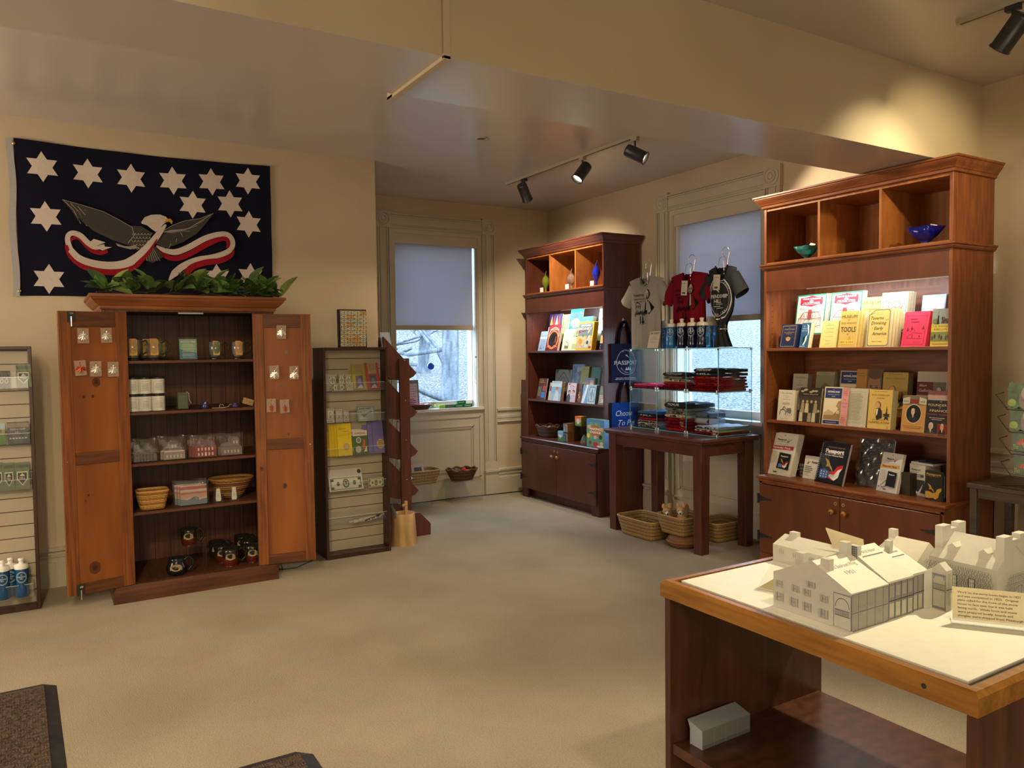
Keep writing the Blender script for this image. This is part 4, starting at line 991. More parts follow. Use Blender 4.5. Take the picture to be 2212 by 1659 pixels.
mb = MB(); mb.box(-.034, .034, 0, .001, .012, .052, KRAFT, lin((170, 140, 100))); a = Art(); a.line([(.35, .4), (.35, .7)], .03, (50, 40, 30)); a.lines(.5, .6, .4, 2, .15, .04, (90, 75, 50)); a.put(mb, nput(.068, .04, yo=0, z0=.012)); mb.build('tag', t)
# little bagged wooden houses (third shelf)
def house(u0, u1, vt, z, lab, style, cols, dx=.05, n=2, grp='bagged wooden houses on the third armoire shelf', first=True, vb=None):
    x = SX+dx; ya, yb = yat(u0, x, z), yat(u1, x, z); W_ = abs(ya-yb); y = (ya+yb)/2
    Hh = zat(vt, x, y)-z
    for k in range(n):
        l = lab if k == 0 else lab.replace('front of', 'behind').replace('bagged', 'spare bagged copy of the')+(' (behind)' if False else '')
        if k == 1: l = 'spare bag standing behind the '+lab.split(',')[0].replace('bagged ', '')
        if k == 2: l = 'rearmost bag behind the '+lab.split(',')[0].replace('bagged ', '')
        t = thing('wooden_house', l, 'ornament', (x+k*.028, y+(k*.012), z+.0006), LW, grp)
        t.rotation_euler.x = -.12
        mb = MB()
        body, roof, win = cols; hw = Hh*.80; base = .05*hw
        if style == 'georgian':
            out = [(0, 0), (1, 0), (1, .62), (.93, .66), (.93, 1.), (.87, 1.), (.87, .9), (.14, .9), (.14, .95), (.07, .95), (.07, .66), (0, .62)]
        elif style == 'gable':
            out = [(0, 0), (1, 0), (1, .45), (.86, .5), (.86, .6), (.66, .66), (.66, .82), (.5, 1.0), (.34, .82), (.34, .66), (.16, .6), (.12, .5), (0, .45)]
        elif style == 'long':
            out = [(0, 0), (1, 0), (1, .4), (.82, .45), (.80, .62), (.30, .62), (.25, .9), (.16, .9), (.12, .6), (0, .5)]
        elif style == 'tower':
            out = [(0, 0), (1, 0), (1, .42), (.88, .48), (.88, .9), (.8, 1.), (.6, 1.), (.5, .9), (.5, .72), (.15, .62), (.05, .45), (0, .42)]
        else:
            out = [(0, 0), (1, 0), (1, 1), (0, 1)]
        mb.prism([(-W_*.46+p[0]*W_*.92, .004+p[1]*hw) for p in out], 1, -.010, .008, KRAFT, lin(body))
        a = Art()
        if style == 'scene':
            a.rect(0, 0, 1, 1, (175, 150, 140)); a.rect(0, .78, 1, .16, (140, 76, 70)); a.rect(0, .55, 1, .10, (150, 90, 82)); a.rect(0, .35, 1, .2, (165, 130, 112)); a.poly([(0, 0), (1, 0), (1, .3), (.7, .22), (.5, .38), (.25, .25), (0, .33)], (96, 110, 124)); a.ring(.55, .25, .14, .04, (70, 80, 78), a0=0, a1=PI)
        else:
            if style in ('georgian',): a.poly([(0.02, .60), (.98, .60), (.88, .88), (.14, .88)], roof)
            elif style == 'gable': a.poly([(.10, .50), (.88, .50), (.80, .60), (.14, .60)], roof); a.poly([(.32, .80), (.5, .98), (.68, .80)], roof); a.rect(.05, .4, .9, .05, (200, 190, 185))
            elif style == 'tower': a.poly([(.0, .43), (1, .43), (.9, .52), (.1, .52)], roof); a.poly([(.5, .9), (.9, .9), (.8, 1.), (.6, 1.)], roof)
            else: a.poly([(.12, .45), (.82, .45), (.78, .60), (.22, .60)], roof)
            rows = {'georgian': [(.36, 5), (.08, 5)], 'gable': [(.08, 5), (.60, 2)], 'long': [(.22, 6), (.04, 6)], 'tower': [(.12, 5), (.62, 2)]}[style]
            for v0, nn in rows:
                for i in range(nn):
                    c0 = (.10, .90) if nn > 2 else ((.38, .64) if style == 'gable' else (.56, .84)); uu = c0[0]+(c0[1]-c0[0])*(i+.5)/nn
                    a.rect(uu-.032, v0, .064, .16, win); a.rect(uu-.004, v0, .008, .16, body)
            a.rect(.46, .06, .08, .2, win) if style == 'georgian' else None
        a.put(mb, nput(W_*.92, hw, yo=-.0102, z0=.004)); mb.build('wooden_cutout', t)
        b = MB(); q = random.Random(int(u0)+k)
        def bagf(s_, v): wv = .004*math.sin(s_*14+v*9+k)+.003*math.sin(v*21); return ((s_-.5)*W_*(1.05 if v < .9 else 1.12), -.0125+wv-.004*math.sin(v*3), .0005+v*Hh*(1.0+.04*math.sin(s_*7+k)))
        b.grid(bagf, 8, 6, bagfilm); b.build('clear_bag', t)
z3 = z2
PP = lambda a: 100+a/3.687
BB = lambda b: 620+b/3.687
house(PP(685), PP(888), BB(1212), SH[2], 'bagged grey long stone house, leftmost on the third shelf', 'long', ((104, 98, 100), (80, 76, 80), (40, 38, 42)))
house(PP(925), PP(1112), BB(1190), SH[2], 'bagged cream gabled house, second from left on the third shelf', 'gable', ((142, 128, 124), (96, 86, 90), (186, 176, 170)))
house(PP(1175), PP(1362), BB(1182), SH[2], 'bagged red brick house, third from left on the third shelf', 'georgian', ((128, 62, 58), (98, 78, 84), (205, 196, 186)), n=3)
house(PP(1385), PP(1565), BB(1165), SH[2], 'bagged grey house with a cupola, rightmost on the third shelf', 'tower', ((120, 104, 100), (104, 90, 96), (190, 178, 168)))
# baskets
wk = colmat('wicker', .6, .35, .15)
def basket_weave(t, rx0, ry0, rx1, ry1, H, col, col2, rows=9, posts=28, sq=2.0, rim=.006, z0=0.002, wall=.004, r=.0035, wavy=0.0, handles=0, nm='weave'):
    """tapered basket from the bottom (rx0, ry0) to the top (rx1, ry1); sq: 2 = oval, larger = squarer"""
    def pt(a, f, out=0):
        c, s_ = math.cos(a), math.sin(a); rx = rx0+(rx1-rx0)*f+out; ry = ry0+(ry1-ry0)*f+out
        k = (abs(c)**sq+abs(s_)**sq)**(-1/sq)
        return (rx*c*k, ry*s_*k, z0+H*f+(wavy*math.sin(a*9) if f > .97 else 0))
    mb = MB(); n = 40
    for i in range(rows):
        f = (i+.5)/rows; ph = i % 2
        pts = []
        for j in range(posts*2):
            a = 2*PI*j/(posts*2); pts.append(pt(a, f, wall*(1 if ((j//1)+ph) % 2 else -1)*.5))
        q = random.Random(i); c = [x*q.uniform(.85, 1.15) for x in (col if i % 3 else col2)]
        mb.tube(pts, H/rows*.50, 5, wk, tuple(c), closed=True)
    for j in range(posts):
        a = 2*PI*(j+.5)/posts; mb.tube([pt(a, 0), pt(a, .5), pt(a, 1)], r*.8, 4, wk, col2)
    mb.build(nm, t)['kind'] = 'stuff'
    mb = MB(); mb.tube([pt(2*PI*j/48, 1.0, 0) for j in range(48)], rim, 6, wk, col, closed=True); mb.build('rim', t)
    mb = MB(); vs = [pt(2*PI*j/32, 0.02) for j in range(32)]; mb.add(vs, [tuple(range(32))], wk, tuple(x*.6 for x in col)); mb.build('bottom', t)
TAN = lin((196, 148, 82)); TAN2 = lin((150, 104, 52)); BRN = lin((100, 66, 44)); BRN2 = lin((64, 42, 30)); SEA = lin((172, 138, 90)); SEA2 = lin((128, 98, 58))
y = yat(PP(845), SX+.085, SH[3])
t = thing('basket', 'square golden woven basket at the left of the fourth armoire shelf', 'basket', (SX+.085, y, SH[3]+.0005), LW)
basket_weave(t, .062, .055, .088, .075, .112, TAN, TAN2, 11, 26, 5, .006)
for k, (dx, l) in enumerate(((-.03, 'left'), (.03, 'right'))):
    b = thing('sachet', 'clear packet poking out of the %s half of the golden basket' % l, 'packet', (SX+.085, y-dx, SH[3]+.03), LW+.2*k, 'packets in the golden basket'); MB().grid(lambda s_, v: ((s_-.5)*.06, .006*math.sin(s_*6+v*5), v*.095), 6, 5, bagfilm).build('film', b); MB().box(-.022, .022, .008, .012, 0, .078, KRAFT, lin((110, 104, 96))).build('card', b)
house(PP(1060), PP(1290), BB(1545), SH[3], 'bagged square landscape block, middle of the fourth shelf', 'scene', ((150, 130, 124), (90, 90, 90), (200, 200, 200)), n=3, grp='bagged landscape blocks on the fourth armoire shelf')
y = yat(PP(1478), SX+.20, SH[3]); x = SX+.20
t = thing('basket', 'wide flaring basket at the right of the fourth armoire shelf', 'basket', (x, y, SH[3]+.0005), LW)
basket_weave(t, .055, .050, .135, .105, .125, TAN2, BRN, 9, 30, 2.2, .007)
for k, a_ in enumerate((1372, 1498)):
    t = LWthing('spice_card', 'white tag shaped packet in a clear bag, %s of the two before the wide basket' % ('left', 'right')[k], 'packet', PP(a_), SH[3], .05, 'tag shaped packets before the wide basket'); t.rotation_euler.x = -.08
    mb = MB(); mb.prism([(-.013, .008), (.013, .008), (.016, .02), (.011, .088), (-.011, .088), (-.016, .02)], 1, -.004, 0, KRAFT, lin((196, 190, 178))); a = Art(); a.lines(.3, .6, .4, 3, .08, .025, (110, 100, 90), 'c'); a.ell(.5, .8, .05, .02, (90, 40, 40)); a.put(mb, nput(.03, .088, yo=-.0042, z0=.0)); mb.build('card', t)
    MB().grid(lambda s_, v: ((s_-.5)*.058, -.008+.004*math.sin(s_*9+v*7), .0005+v*.098), 7, 5, bagfilm).build('clear_bag', t)
# pottery mugs at the bottom
def mug(u, vb, lab, c1, c2, x, z=.1, r=.036, h=.078, hs=1, fat=False, grp='stoneware mugs on the armoire floor', s=1):
    y = yat(u, x, z); t = thing('stoneware_mug', lab, 'mug', (x, y, z+.0005), LW, grp)
    G1 = MC.setdefault('g'+str(c1), plain('glaze%d' % len(MC), lin(c1), .12, .6)); G2 = MC.setdefault('g'+str(c2), plain('glaze%d' % len(MC), lin(c2), .12, .6))
    if fat: p1 = [(r*.7, 0), (r*.95, .006), (r*1.15, .022), (r*1.15, .036)]; p2 = [(r*1.15, .036), (r*.95, .056), (r*.88, .066), (r*.92, .074), (r*.86, .074), (r*.84, .03), (.002, .02)]
    else: p1 = [(r*.86, 0), (r*.82, .005), (r*.95, .010), (r*.98, h*.5)]; p2 = [(r*.98, h*.5), (r, h*.8), (r*1.02, h), (r*.94, h), (r*.9, .02), (.002, .015)]
    MB().lathe(p1, n=24, mat=G2).lathe(p2, n=24, mat=G1, cap0=False).build('body', t)
    q = r*1.0
    mb = MB(); mb.tube([(q*.9, 0, h*.80), (q*1.35, 0, h*.95), (q*1.85, 0, h*.72), (q*1.80, 0, h*.40), (q*1.35, 0, h*.18), (q*.92, 0, h*.28)], .0052, 8, G1); mb.build('handle', t)
    mb = MB(); a = Art(); a.ell(.5, .5, .5, .5, (150, 132, 96), 22); a.poly([(0, .5), (0, .1), (1, .1), (1, .5)], (150, 132, 96)); a.text('Friendship', .5, .52, .16, (50, 40, 30), .7); a.text('Hill', .5, .26, .16, (50, 40, 30), .3)
    rr = r*(1.16 if fat else 1.0)
    a.put(mb, lambda uu, v, w: ((rr+.0015+w)*math.sin((uu-.5)*1.15-.2), -(rr+.0015+w)*math.cos((uu-.5)*1.15-.2), (.024 if fat else h*.40)+v*.030)); mb.build('medallion', t); t.scale = (1.42,)*3
z4 = lambda a: 100+a/3.687
BK = (24, 30, 38); RB = (84, 34, 20); DG = (34, 34, 28)
t = thing('acrylic_riser', 'clear acrylic riser under the single mug on the armoire floor', 'stand', (5.22, yat(z4(1145), 5.22, .1), .1005), LW)
mb = MB(); mb.box(-.092, .092, -.06, .06, .143, .146, acrylic); mb.box(-.092, -.089, -.06, .06, 0, .143, acrylic); mb.box(.089, .092, -.06, .06, 0, .143, acrylic); mb.build('riser', t)
mug(z4(1137), 0, 'brown stoneware mug standing on the clear riser', DG, RB, 5.22, .2465, .034, .074, grp=None)
mug(z4(1040), 0, 'round blue-black stoneware mug with big medallion, alone at the front', BK, (20, 24, 30), 5.10, .1, .036, fat=True, grp=None)
mug(z4(1470), 0, 'brown stoneware mug frontmost in the right-hand cluster', DG, RB, 5.13, .1)
mug(z4(1405), 0, 'brown stoneware mug second row left in the cluster', DG, RB, 5.25, .1)
mug(z4(1645), 0, 'brown stoneware mug at the right end beside the frame', DG, RB, 5.15, .1)
mug(z4(1362), 0, 'dark stoneware mug at the cluster back left', DG, (50, 26, 18), 5.38, .1)
mug(z4(1560), 0, 'dark stoneware mug at the cluster back right', DG, (50, 26, 18), 5.46, .1)
mug(z4(1610), 0, 'dark stoneware mug between the right end mug and the back', DG, (60, 30, 20), 5.31, .1)
# cable behind the armoire
mb = MB((5.3, -1.3, 0)); mb.tube([(5.4, -1.30, .05), (5.25, -1.31, .006), (5.15, -1.32, .012), (5.12, -1.29, .10), (5.2, -1.30, .004), (5.18, -1.42, .004), (5.30, -1.56, .004), (5.5, -1.6, .02)], .004, 6, plain('green_cable', (.02, .05, .03), .5)); tag(mb.build('power_cable'), 'dark green cable looping on the carpet right of the armoire', 'cable')
mb = MB((5.58, -1.58, .3)); mb.tube([(5.59, -1.42, .34), (5.585, -1.60, .33), (5.59, -1.62, .30), (5.585, -1.5, .29), (5.585, -1.62, .24), (5.59, -1.66, .2)], .003, 6, metal_b); tag(mb.build('power_cable'), 'thin black wires between the armoire and the slatwall stand', 'cable')

# ================================================================== slatwall stand in the middle: bins and what they hold
def bin_(x, y0, y1, z, h, dep, lab, grp='clear bins on the middle slatwall stand', slant=.0):
    t = thing('acrylic_bin', lab, 'bin', (x, (y0+y1)/2, z), LW, grp); w = abs(y1-y0)/2
    mb = MB(); mb.mat = acrylic; e = .0025
    mb.box(-w, w, -dep, 0, 0, e); mb.box(-w, w, -dep-e, -dep, 0, h); mb.box(-w, -w+e, -dep, 0, 0, h); mb.box(w-e, w, -dep, 0, 0, h); mb.box(-w, w, -e, 0, e, h*1.4); mb.build('tray', t)
    mb = MB(); mb.box(-w, w, -dep-e-.0006, -dep-e, h-.0025, h, clear('bright_edge', (.9, .9, .9), .5, .1, .5)); mb.build('lip', t)
    return t
BX = 5.348; DEP = .07; FX = BX-DEP-.004      # slat face, bin depth
Zb = [1.176, .955, .715, .468, .228]
labs = ['topmost', 'second from top', 'third from top', 'fourth from top', 'lowest']
for z, l in zip(Zb, labs): bin_(BX, -1.680, -2.118, z, .062, DEP, '%s clear acrylic bin on the middle slatwall stand' % l)
kk = lambda a: 660+a/5.53
def flatitem(nm, lab, cat, u0, u1, vt, z, x, art, col, thick=.003, tilt=.18, grp=None, bag=False, mat=PAINT, H=None, parts='card', rzj=0.0):
    ya, yb = yat(u0, x, z), yat(u1, x, z); W_ = abs(ya-yb); y = (ya+yb)/2
    if H is None: H = along((x, y, z), (math.sin(tilt), 0, math.cos(tilt)), 1, vt)
    t = thing(nm, lab, cat, (x, y, z+.0006), LW+rzj, grp, -tilt)
    mb = MB(); mb.box(-W_/2, W_/2, 0, thick, 0, H, mat, lin(col))
    if art: art.put(mb, nput(W_, H))
    mb.build(parts, t)
    if bag: MB().grid(lambda s_, v: ((s_-.5)*W_*1.08, -.005+.0025*math.sin(s_*11+v*6), v*H*1.10), 7, 6, bagfilm).build('clear_bag', t)
    return t, W_, H
def bill(a, u0, v0, w, h, c=(182, 180, 160), ink=(66, 72, 62), seal=(50, 96, 72)):
    a.rect(u0, v0, w, h, c); a.frame(u0+w*.03, v0+h*.07, w*.94, h*.86, min(w, h)*.04, ink); a.ell(u0+w*.5, v0+h*.5, w*.10, h*.34, ink, 16); a.ell(u0+w*.5, v0+h*.52, w*.07, h*.26, (150, 150, 136), 14)
    a.ell(u0+w*.5, v0+h*.56, w*.035, h*.13, ink, 10); a.ell(u0+w*.26, v0+h*.5, w*.05, h*.15, ink, 12); a.ell(u0+w*.76, v0+h*.5, w*.055, h*.17, seal, 12)
    for x_, y_ in ((.09, .78), (.91, .78), (.09, .2), (.91, .2)): a.ell(u0+w*x_, v0+h*y_, w*.045, h*.10, ink, 10)
G2 = 'novelty money packs on the slatwall stand'
z = Zb[0]+.003
for i, (a0, a1, t_) in enumerate(((240, 282, 935), (283, 372, 935), (400, 470, 935), (478, 552, 935))):
    a = Art(); bill(a, .04, .35, .92, .6) if i else a.rect(.2, .2, .6, .6, (150, 150, 130)); a.text('5', .2, .12, .12, (60, 60, 50), .1)
    flatitem('money_pack', ['slim shiny packet at the left end of the top bin', 'upright pack of small grey bills in the top bin', 'second upright pack of small grey bills in the top bin', 'upright pack of small orange tinted bills in the top bin'][i], 'packet', kk(a0), kk(a1), 640+t_/5.53, z, FX+.042, a, [(150, 148, 140), (140, 140, 126), (142, 144, 126), (170, 140, 110)][i], .012, .06, G2, True)
a = Art(); bill(a, 0, 0, 1, 1); flatitem('money_pack', 'small two dollar bill pack lying in front in the top bin', 'packet', kk(318), kk(475), 640+1045/5.53, z, FX+.018, a, (190, 188, 166), .005, .05, G2)
a = Art(); bill(a, .1, .3, .8, .6, ink=(90, 90, 100)); flatitem('money_pack', 'small grey bill pack in front at right of the two dollar bill', 'packet', kk(492), kk(568), 640+1035/5.53, z, FX+.018, a, (178, 176, 166), .005, .05, G2)
def folder(u0, u1, vt, c, lab, top, n, x0, z=z, tag_=(120, 110, 70), g='coin folders in the top bin', txt=None, tilt=.30):
    for k in range(n):
        a = Art()
        if k == 0: txt(a)
        l = lab if k == 0 else 'copy %s behind the %s' % (['', 'directly', 'second', 'third', 'fourth', 'fifth'][k], lab.split(' in ')[0].split(',')[0])
        flatitem('coin_folder', l, 'folder', u0-k*3.2, u1-k*3.2, vt+k*.5, z, x0+k*.0075, a, c, .0045, tilt, g, k == 0)
def tf1(col):
    def f(a):
        a.frame(.03, .03, .94, .94, .02, tuple(int(x*.7) for x in col)); a.rect(.2, .52, .64, .36, (160, 140, 98)); a.lines(.26, .8, .5, 4, .05, .012, (110, 92, 60), 'c'); a.rect(.26, .06, .5, .42, (86, 78, 110)); a.ell(.5, .3, .14, .09, (110, 110, 140)); a.poly([(.26, .06), (.76, .06), (.6, .2), (.4, .14)], (170, 168, 180))
    return f
folder(kk(575), kk(740), 640+765/5.53, (160, 150, 60), 'olive yellow coin folder leaning in the top bin', 1, 5, FX+.018, txt=tf1((160, 150, 60)))
folder(kk(742), kk(900), 640+752/5.53, (176, 66, 62), 'coral red coin folder leaning in the top bin', 1, 3, FX+.016, txt=tf1((176, 66, 62)))
z = Zb[1]+.003
def strip(a, c=(120, 116, 110)):
    a.frame(.1, .25, .8, .7, .05, c); a.ell(.5, .62, .22, .12, (190, 186, 178), 12); a.ring(.5, .62, .16, .05, c, 16); a.ell(.5, .4, .16, .06, c, 10); a.rect(.15, .05, .7, .12, (150, 142, 130))
for i, (a0, a1, tt, l) in enumerate(((255, 345, 1285, 'tall narrow ticket card at the left of the second bin'), (365, 445, 1325, 'narrow coupon card, second in the second bin'), (455, 520, 1330, 'narrow grey coupon card, third in the second bin'))):
    a = Art(); strip(a); flatitem('ticket_card', l, 'card', kk(a0), kk(a1), 640+tt/5.53, z, FX+.022, a, [(196, 188, 172), (182, 176, 162), (170, 170, 168)][i], .008, .05, 'old style ticket cards', True, H=.098-i*.008)
a = Art(); a.frame(.03, .05, .94, .9, .03, (90, 98, 104)); a.text('LAW HARP', .5, .74, .12, (60, 66, 72), .7, bold=.02); a.line([(.3, .25), (.5, .45), (.85, .6)], .08, (110, 124, 136)); a.ring(.38, .38, .1, .03, (90, 104, 120), 16); a.lines(.1, .6, .2, 4, .09, .02, (120, 124, 126))
flatitem('harp_pack', 'bagged instrument card with grey drawing at the right of the second bin', 'packet', kk(635), kk(845), 640+1305/5.53, z, FX+.024, a, (158, 166, 160), .006, .42, None, True)
z = Zb[2]+.003
def yf(a): a.line([(.05, .62), (.95, .66)], .006, (150, 130, 20)); a.ring(.6, .28, .22, .015, (120, 110, 90), 24, ry=.11); a.ell(.6, .28, .20, .10, (166, 150, 104), 20); a.text('Penny', .4, .82, .05, (120, 100, 20), .5, shear=.3); a.lines(.4, .75, .5, 1, .05, .012, (120, 100, 20)); a.line([(.82, .5), (.84, .92)], .012, (120, 100, 20))
for k in range(5):
    a = Art()
    if k == 0: yf(a)
    x = FX+.016+k*.008
    flatitem('yellow_card', ('yellow map envelope foremost at the left of the third bin' if k == 0 else 'yellow map envelope, %s behind the foremost one' % ['', 'first', 'second', 'third', 'fourth'][k]), 'envelope', kk(395)-k*6, kk(565)-k*6, 915+k*.6, z, x, a, (206, 178, 32), .003, .16, 'yellow envelopes in the third bin')
def sf(a): a.rect(0, 0, 1, .78, (70, 92, 44)); a.text('SUNDIAL', .5, .84, .09, (170, 60, 50), .78, bold=.02); a.ell(.38, .6, .17, .13, (180, 178, 170)); a.ell(.38, .6, .12, .09, (110, 112, 110)); a.ell(.34, .22, .2, .14, (172, 168, 160)); a.poly([(.62, .2), (.8, .25), (.85, .6), (.7, .62)], (170, 90, 70)); a.poly([(.7, .1), (.92, .12), (.9, .35)], (205, 190, 180))
for k in range(3):
    a = Art(); sf(a)
    flatitem('sundial_card', ['green sundial card foremost in the middle of the third bin', 'green sundial card just behind the foremost one', 'green sundial card rearmost of the three'][k], 'card', kk(580)-k*7, kk(752)-k*7, 930-k*1.2, z, FX+.014+k*.010, a, (198, 192, 178), .003, .14, 'green sundial cards in the third bin')
def vf(a): a.poly([(0, 1), (0, .62), (1, .42), (1, 1)], (104, 94, 150)); a.ell(.52, .28, .28, .15, (176, 156, 104), 22)
def vf2(a):
    vf(a)
    for j in range(3): a.lines(.3, .36-j*.05, .4, 1, .05, .02, (110, 90, 60), 'c', j)
for k in range(5):
    a = Art(); vf2(a) if k == 0 else None
    flatitem('violet_card', ('violet envelope with gold seal foremost at the right of the third bin' if k == 0 else 'violet envelope, %s behind the foremost one' % ['', 'first', 'second', 'third', 'fourth'][k]), 'envelope', kk(822)-k*11, kk(985)-k*11, 908+k*.5, z, FX+.018+k*.008, a, (112, 102, 160), .003, .20, 'violet envelopes in the third bin')
z = Zb[3]+.003
a = Art(); a.rect(0, .66, 1, .34, (176, 168, 162)); a.ell(.92, .84, .06, .10, (50, 56, 50), 18); bill(a, .02, .02, .96, .62)
flatitem('bill_card', 'large two dollar bill in a plastic sleeve in the fourth bin', 'banknote', kk(290), kk(695), 920+515/5.53, z, FX+.012, a, (186, 184, 168), .003, .32, None, False)
a = Art(); bill(a, 0, 0, 1, 1, (190, 184, 140)); flatitem('bill_block', 'small yellowish two dollar bill block at the right of the fourth bin', 'banknote', kk(755), kk(935), 920+622/5.53, z, FX+.03, a, (190, 184, 150), .012, .05, None, False)
z = Zb[4]+.003
for k in range(7):
    t = thing('banded_paper', 'rolled paper slip with black print lying in the lowest bin', 'paper', (FX+.028+rnd.uniform(-.008, .012), -1.93-k*.018, z+.004+.003*k), LW+rnd.uniform(-.3, .3), 'rolled paper slips in the lowest bin')
    mb = MB(); mb.tube([(-.09, 0, 0), (0, 0, .004), (.07, -.004, .010)], .008, 8, KRAFT, lin((176, 170, 160))); mb.tube([(.02, -.001, .006), (.06, -.003, .010)], .0085, 8, KRAFT, lin((50, 50, 46))); mb.build('roll', t)
# money collage box on top
y0, y1 = yat(kk(410), 5.33, 1.487), yat(kk(735), 5.33, 1.487)
t = thing('book_box', 'black book box with a collage of banknotes on the slatwall stand', 'box', (5.33, (y0+y1)/2, 1.488), LW+.0, None, -.02)
Wb = abs(y0-y1); Hb = zat(668, 5.33, -1.77)-1.487
mb = MB(); mb.box(-Wb/2-.0, Wb/2, 0, .045, 0, Hb, PAINT, lin((26, 24, 24))); a = Art(); a.rect(.03, .02, .94, .95, (150, 146, 124)); q = random.Random(5)
for j in range(9):
    for i in range(4):
        u0 = .04+i*.235+q.uniform(-.01, .01); v0 = .03+j*.103; bill(a, u0, v0, min(.24, .965-u0), .095, q.choice([(214, 210, 184), (216, 196, 150), (206, 204, 194), (214, 166, 110), (186, 194, 168)]), (28, 28, 24), (60, 84, 54))
a.put(mb, nput(Wb, Hb)); mb.build('box', t)
mb = MB(); mb.box(-Wb/2-.0015, -Wb/2, .005, .04, .01, Hb-.01, PAINT, lin((60, 56, 50))); mb.build('spine_label', t)
# acrylic box of stickers behind on the rack top
t = thing('leaflet_holder', 'clear leaflet holder with blue sheets on top of the bin rack', 'holder', (5.60, -2.27, 1.49), LW, None, -.3)
mb = MB(); mb.box(-.045, .045, -.003, 0, 0, .13, acrylic); mb.build('holder', t); MB().box(-.04, .04, .002, .008, 0, .12, KRAFT, lin((170, 178, 200))).build('sheet', t)
MB((5.6, -2.27, 1.4)).box(5.56, 5.66, -2.31, -2.22, 1.40, 1.488, spinwood)
# goods in the bins of the rack
for k, (z, c, l) in enumerate(((1.30, (120, 120, 124), 'grey rolled cloth in the top rack bin'), (.70, (150, 156, 170), 'pale blue crinkled bag in the third rack bin'), (.40, (180, 186, 196), 'pale crinkled bag in the lowest rack bin'))):
    if k == 0: continue
    t = thing('crinkled_bag', l, 'bag', (5.80, -2.45, z+.03), LW); mb = MB()
    mb.grid(lambda s_, v: (.12*(s_-.5)+.02*math.sin(v*9), .2*(v-.5), .05*math.sin(PI*s_)*math.sin(PI*v)+.006*math.sin(s_*20+v*14)), 10, 10, CLOTH, lin(c)); mb.build('film', t)

# ---- hollow log
t = thing('log_planter', 'hollow peeled log bucket with tilted rim beside the slatwall stand', 'bucket', (5.40, -2.30, 0), LW)
logm = noise_mat('peeled_log', (.36, .21, .085), (.56, .36, .17), 3, .5, 5, (8, 8, 1), wood=.5, bmp=.15, bscale=20)
def lg(rin, top): return lambda a, z: .03*math.sin(3*a)+.02*math.sin(5*a+1)
mb = MB(); mb.lathe([(.104, 0), (.100, .02), (.092, .13), (.084, .235), (.072, .236), (.072, .03), (.002, .03)], n=32, mat=logm, wob=lg(0, 0)); mb.build('log_wall', t)
mb = MB(); mb.box(.030, .052, .045, .066, .2, .31, logm); mb.tube([(.04, .05, .285), (.01, .05, .275)], .012, 8, logm); mb.build('handle_stub', t)
t = thing('paddle', 'dark striped paddle leaning inside the hollow log', 'tool', (5.40, -2.30, .031), LW); mb = MB(); mb.xf = Matrix.Rotation(R(-22), 4, 'Y'); mb.box(-.008, .012, -.03, -.02, 0, .30, PAINT, lin((90, 92, 96))); mb.box(-.004, -.001, -.0305, -.03, 0.05, .30, PAINT, lin((30, 30, 34))); mb.build('blade', t)

# ================================================================== slatwall stand at the left edge
BXL = 5.215
for z, l in ((1.283, 'topmost'), (.966, 'second'), (.705, 'third')): bin_(BXL, .075, .60, z-.01, .065, .075, '%s clear bin on the left-edge slatwall stand' % l, 'clear bins on the left-edge slatwall stand')
bin_(BXL, .085, .60, .093, .075, .10, 'lowest clear bin holding blue bottles on the left-edge stand', 'clear bins on the left-edge slatwall stand')
mm = lambda a: a/2.592
def badge(a, c=(46, 44, 40)):
    a.rect(.05, .80, .9, .12, (70, 80, 60)); a.rect(0, 0, 1, .18, (96, 104, 84)); a.poly([(.12, .66), (.88, .66), (.88, .38), (.5, .14), (.12, .38)], (190, 182, 160)); a.poly([(.18, .62), (.82, .62), (.82, .40), (.5, .19), (.18, .40)], c); a.text('HILL', .5, .38, .1, (190, 182, 160), .4); a.poly([(.3, .5), (.5, .6), (.7, .5)], (190, 182, 160))
for i, (a0, a1, tt, z, l, nb) in enumerate(((92, 175, 228, 1.283, 'bagged shield magnet at the right of the top bin', 1), (-10, 58, 262, 1.283, 'bagged dark lettered magnet cut by the picture edge, top bin', 0), (42, 165, 548, .966, 'bagged dark hat pin pack in the second bin', 2), (-20, 32, 556, .966, 'bagged green landscape pack cut by the picture edge, second bin', 3),
    (88, 168, 775, .705, 'bagged keyring card with shield, rightmost in the third bin', 1), (22, 84, 778, .705, 'bagged shield card, second from right in the third bin', 1), (-35, 20, 778, .705, 'bagged shield card cut by the picture edge, third bin', 1))):
    a = Art()
    if nb == 1: badge(a)
    elif nb == 0: a.rect(0, 0, 1, .8, (64, 62, 60)); a.ring(.3, .4, .15, .05, (170, 166, 158), 14); a.ring(.7, .4, .15, .05, (170, 166, 158), 14)
    elif nb == 2: a.rect(0, .75, 1, .2, (120, 100, 80)); a.text('FRIENDSHIP', .5, .62, .09, (160, 160, 160), .7); a.text('HILL', .5, .48, .09, (160, 160, 160), .25); a.line([(.5, .4), (.5, .78)], .015, (150, 50, 40)); [a.rect(.1+k*.14, .22, .09, .06, (180, 180, 180)) for k in range(6)]
    else: a.rect(0, 0, 1, .5, (80, 120, 50)); a.rect(0, .5, 1, .2, (120, 130, 90)); a.rect(.2, .55, .4, .15, (130, 70, 60)); a.rect(0, .7, 1, .3, (150, 170, 180))
    flatitem('souvenir_pack', l, 'packet', mm(a0), mm(a1), 700+tt/2.592, z-.006, BXL-.055, a, (92, 104, 76) if nb == 1 else (60, 60, 64), .012, .05, 'bagged souvenirs on the left-edge stand', True)
bluep = MC.setdefault('blue_bottle', plain('blue_bottle', (.012, .075, .20), .25, .5, trans=.2)); bluel = plain('light_blue_bottle', (.03, .22, .48), .2, .5, trans=.35)
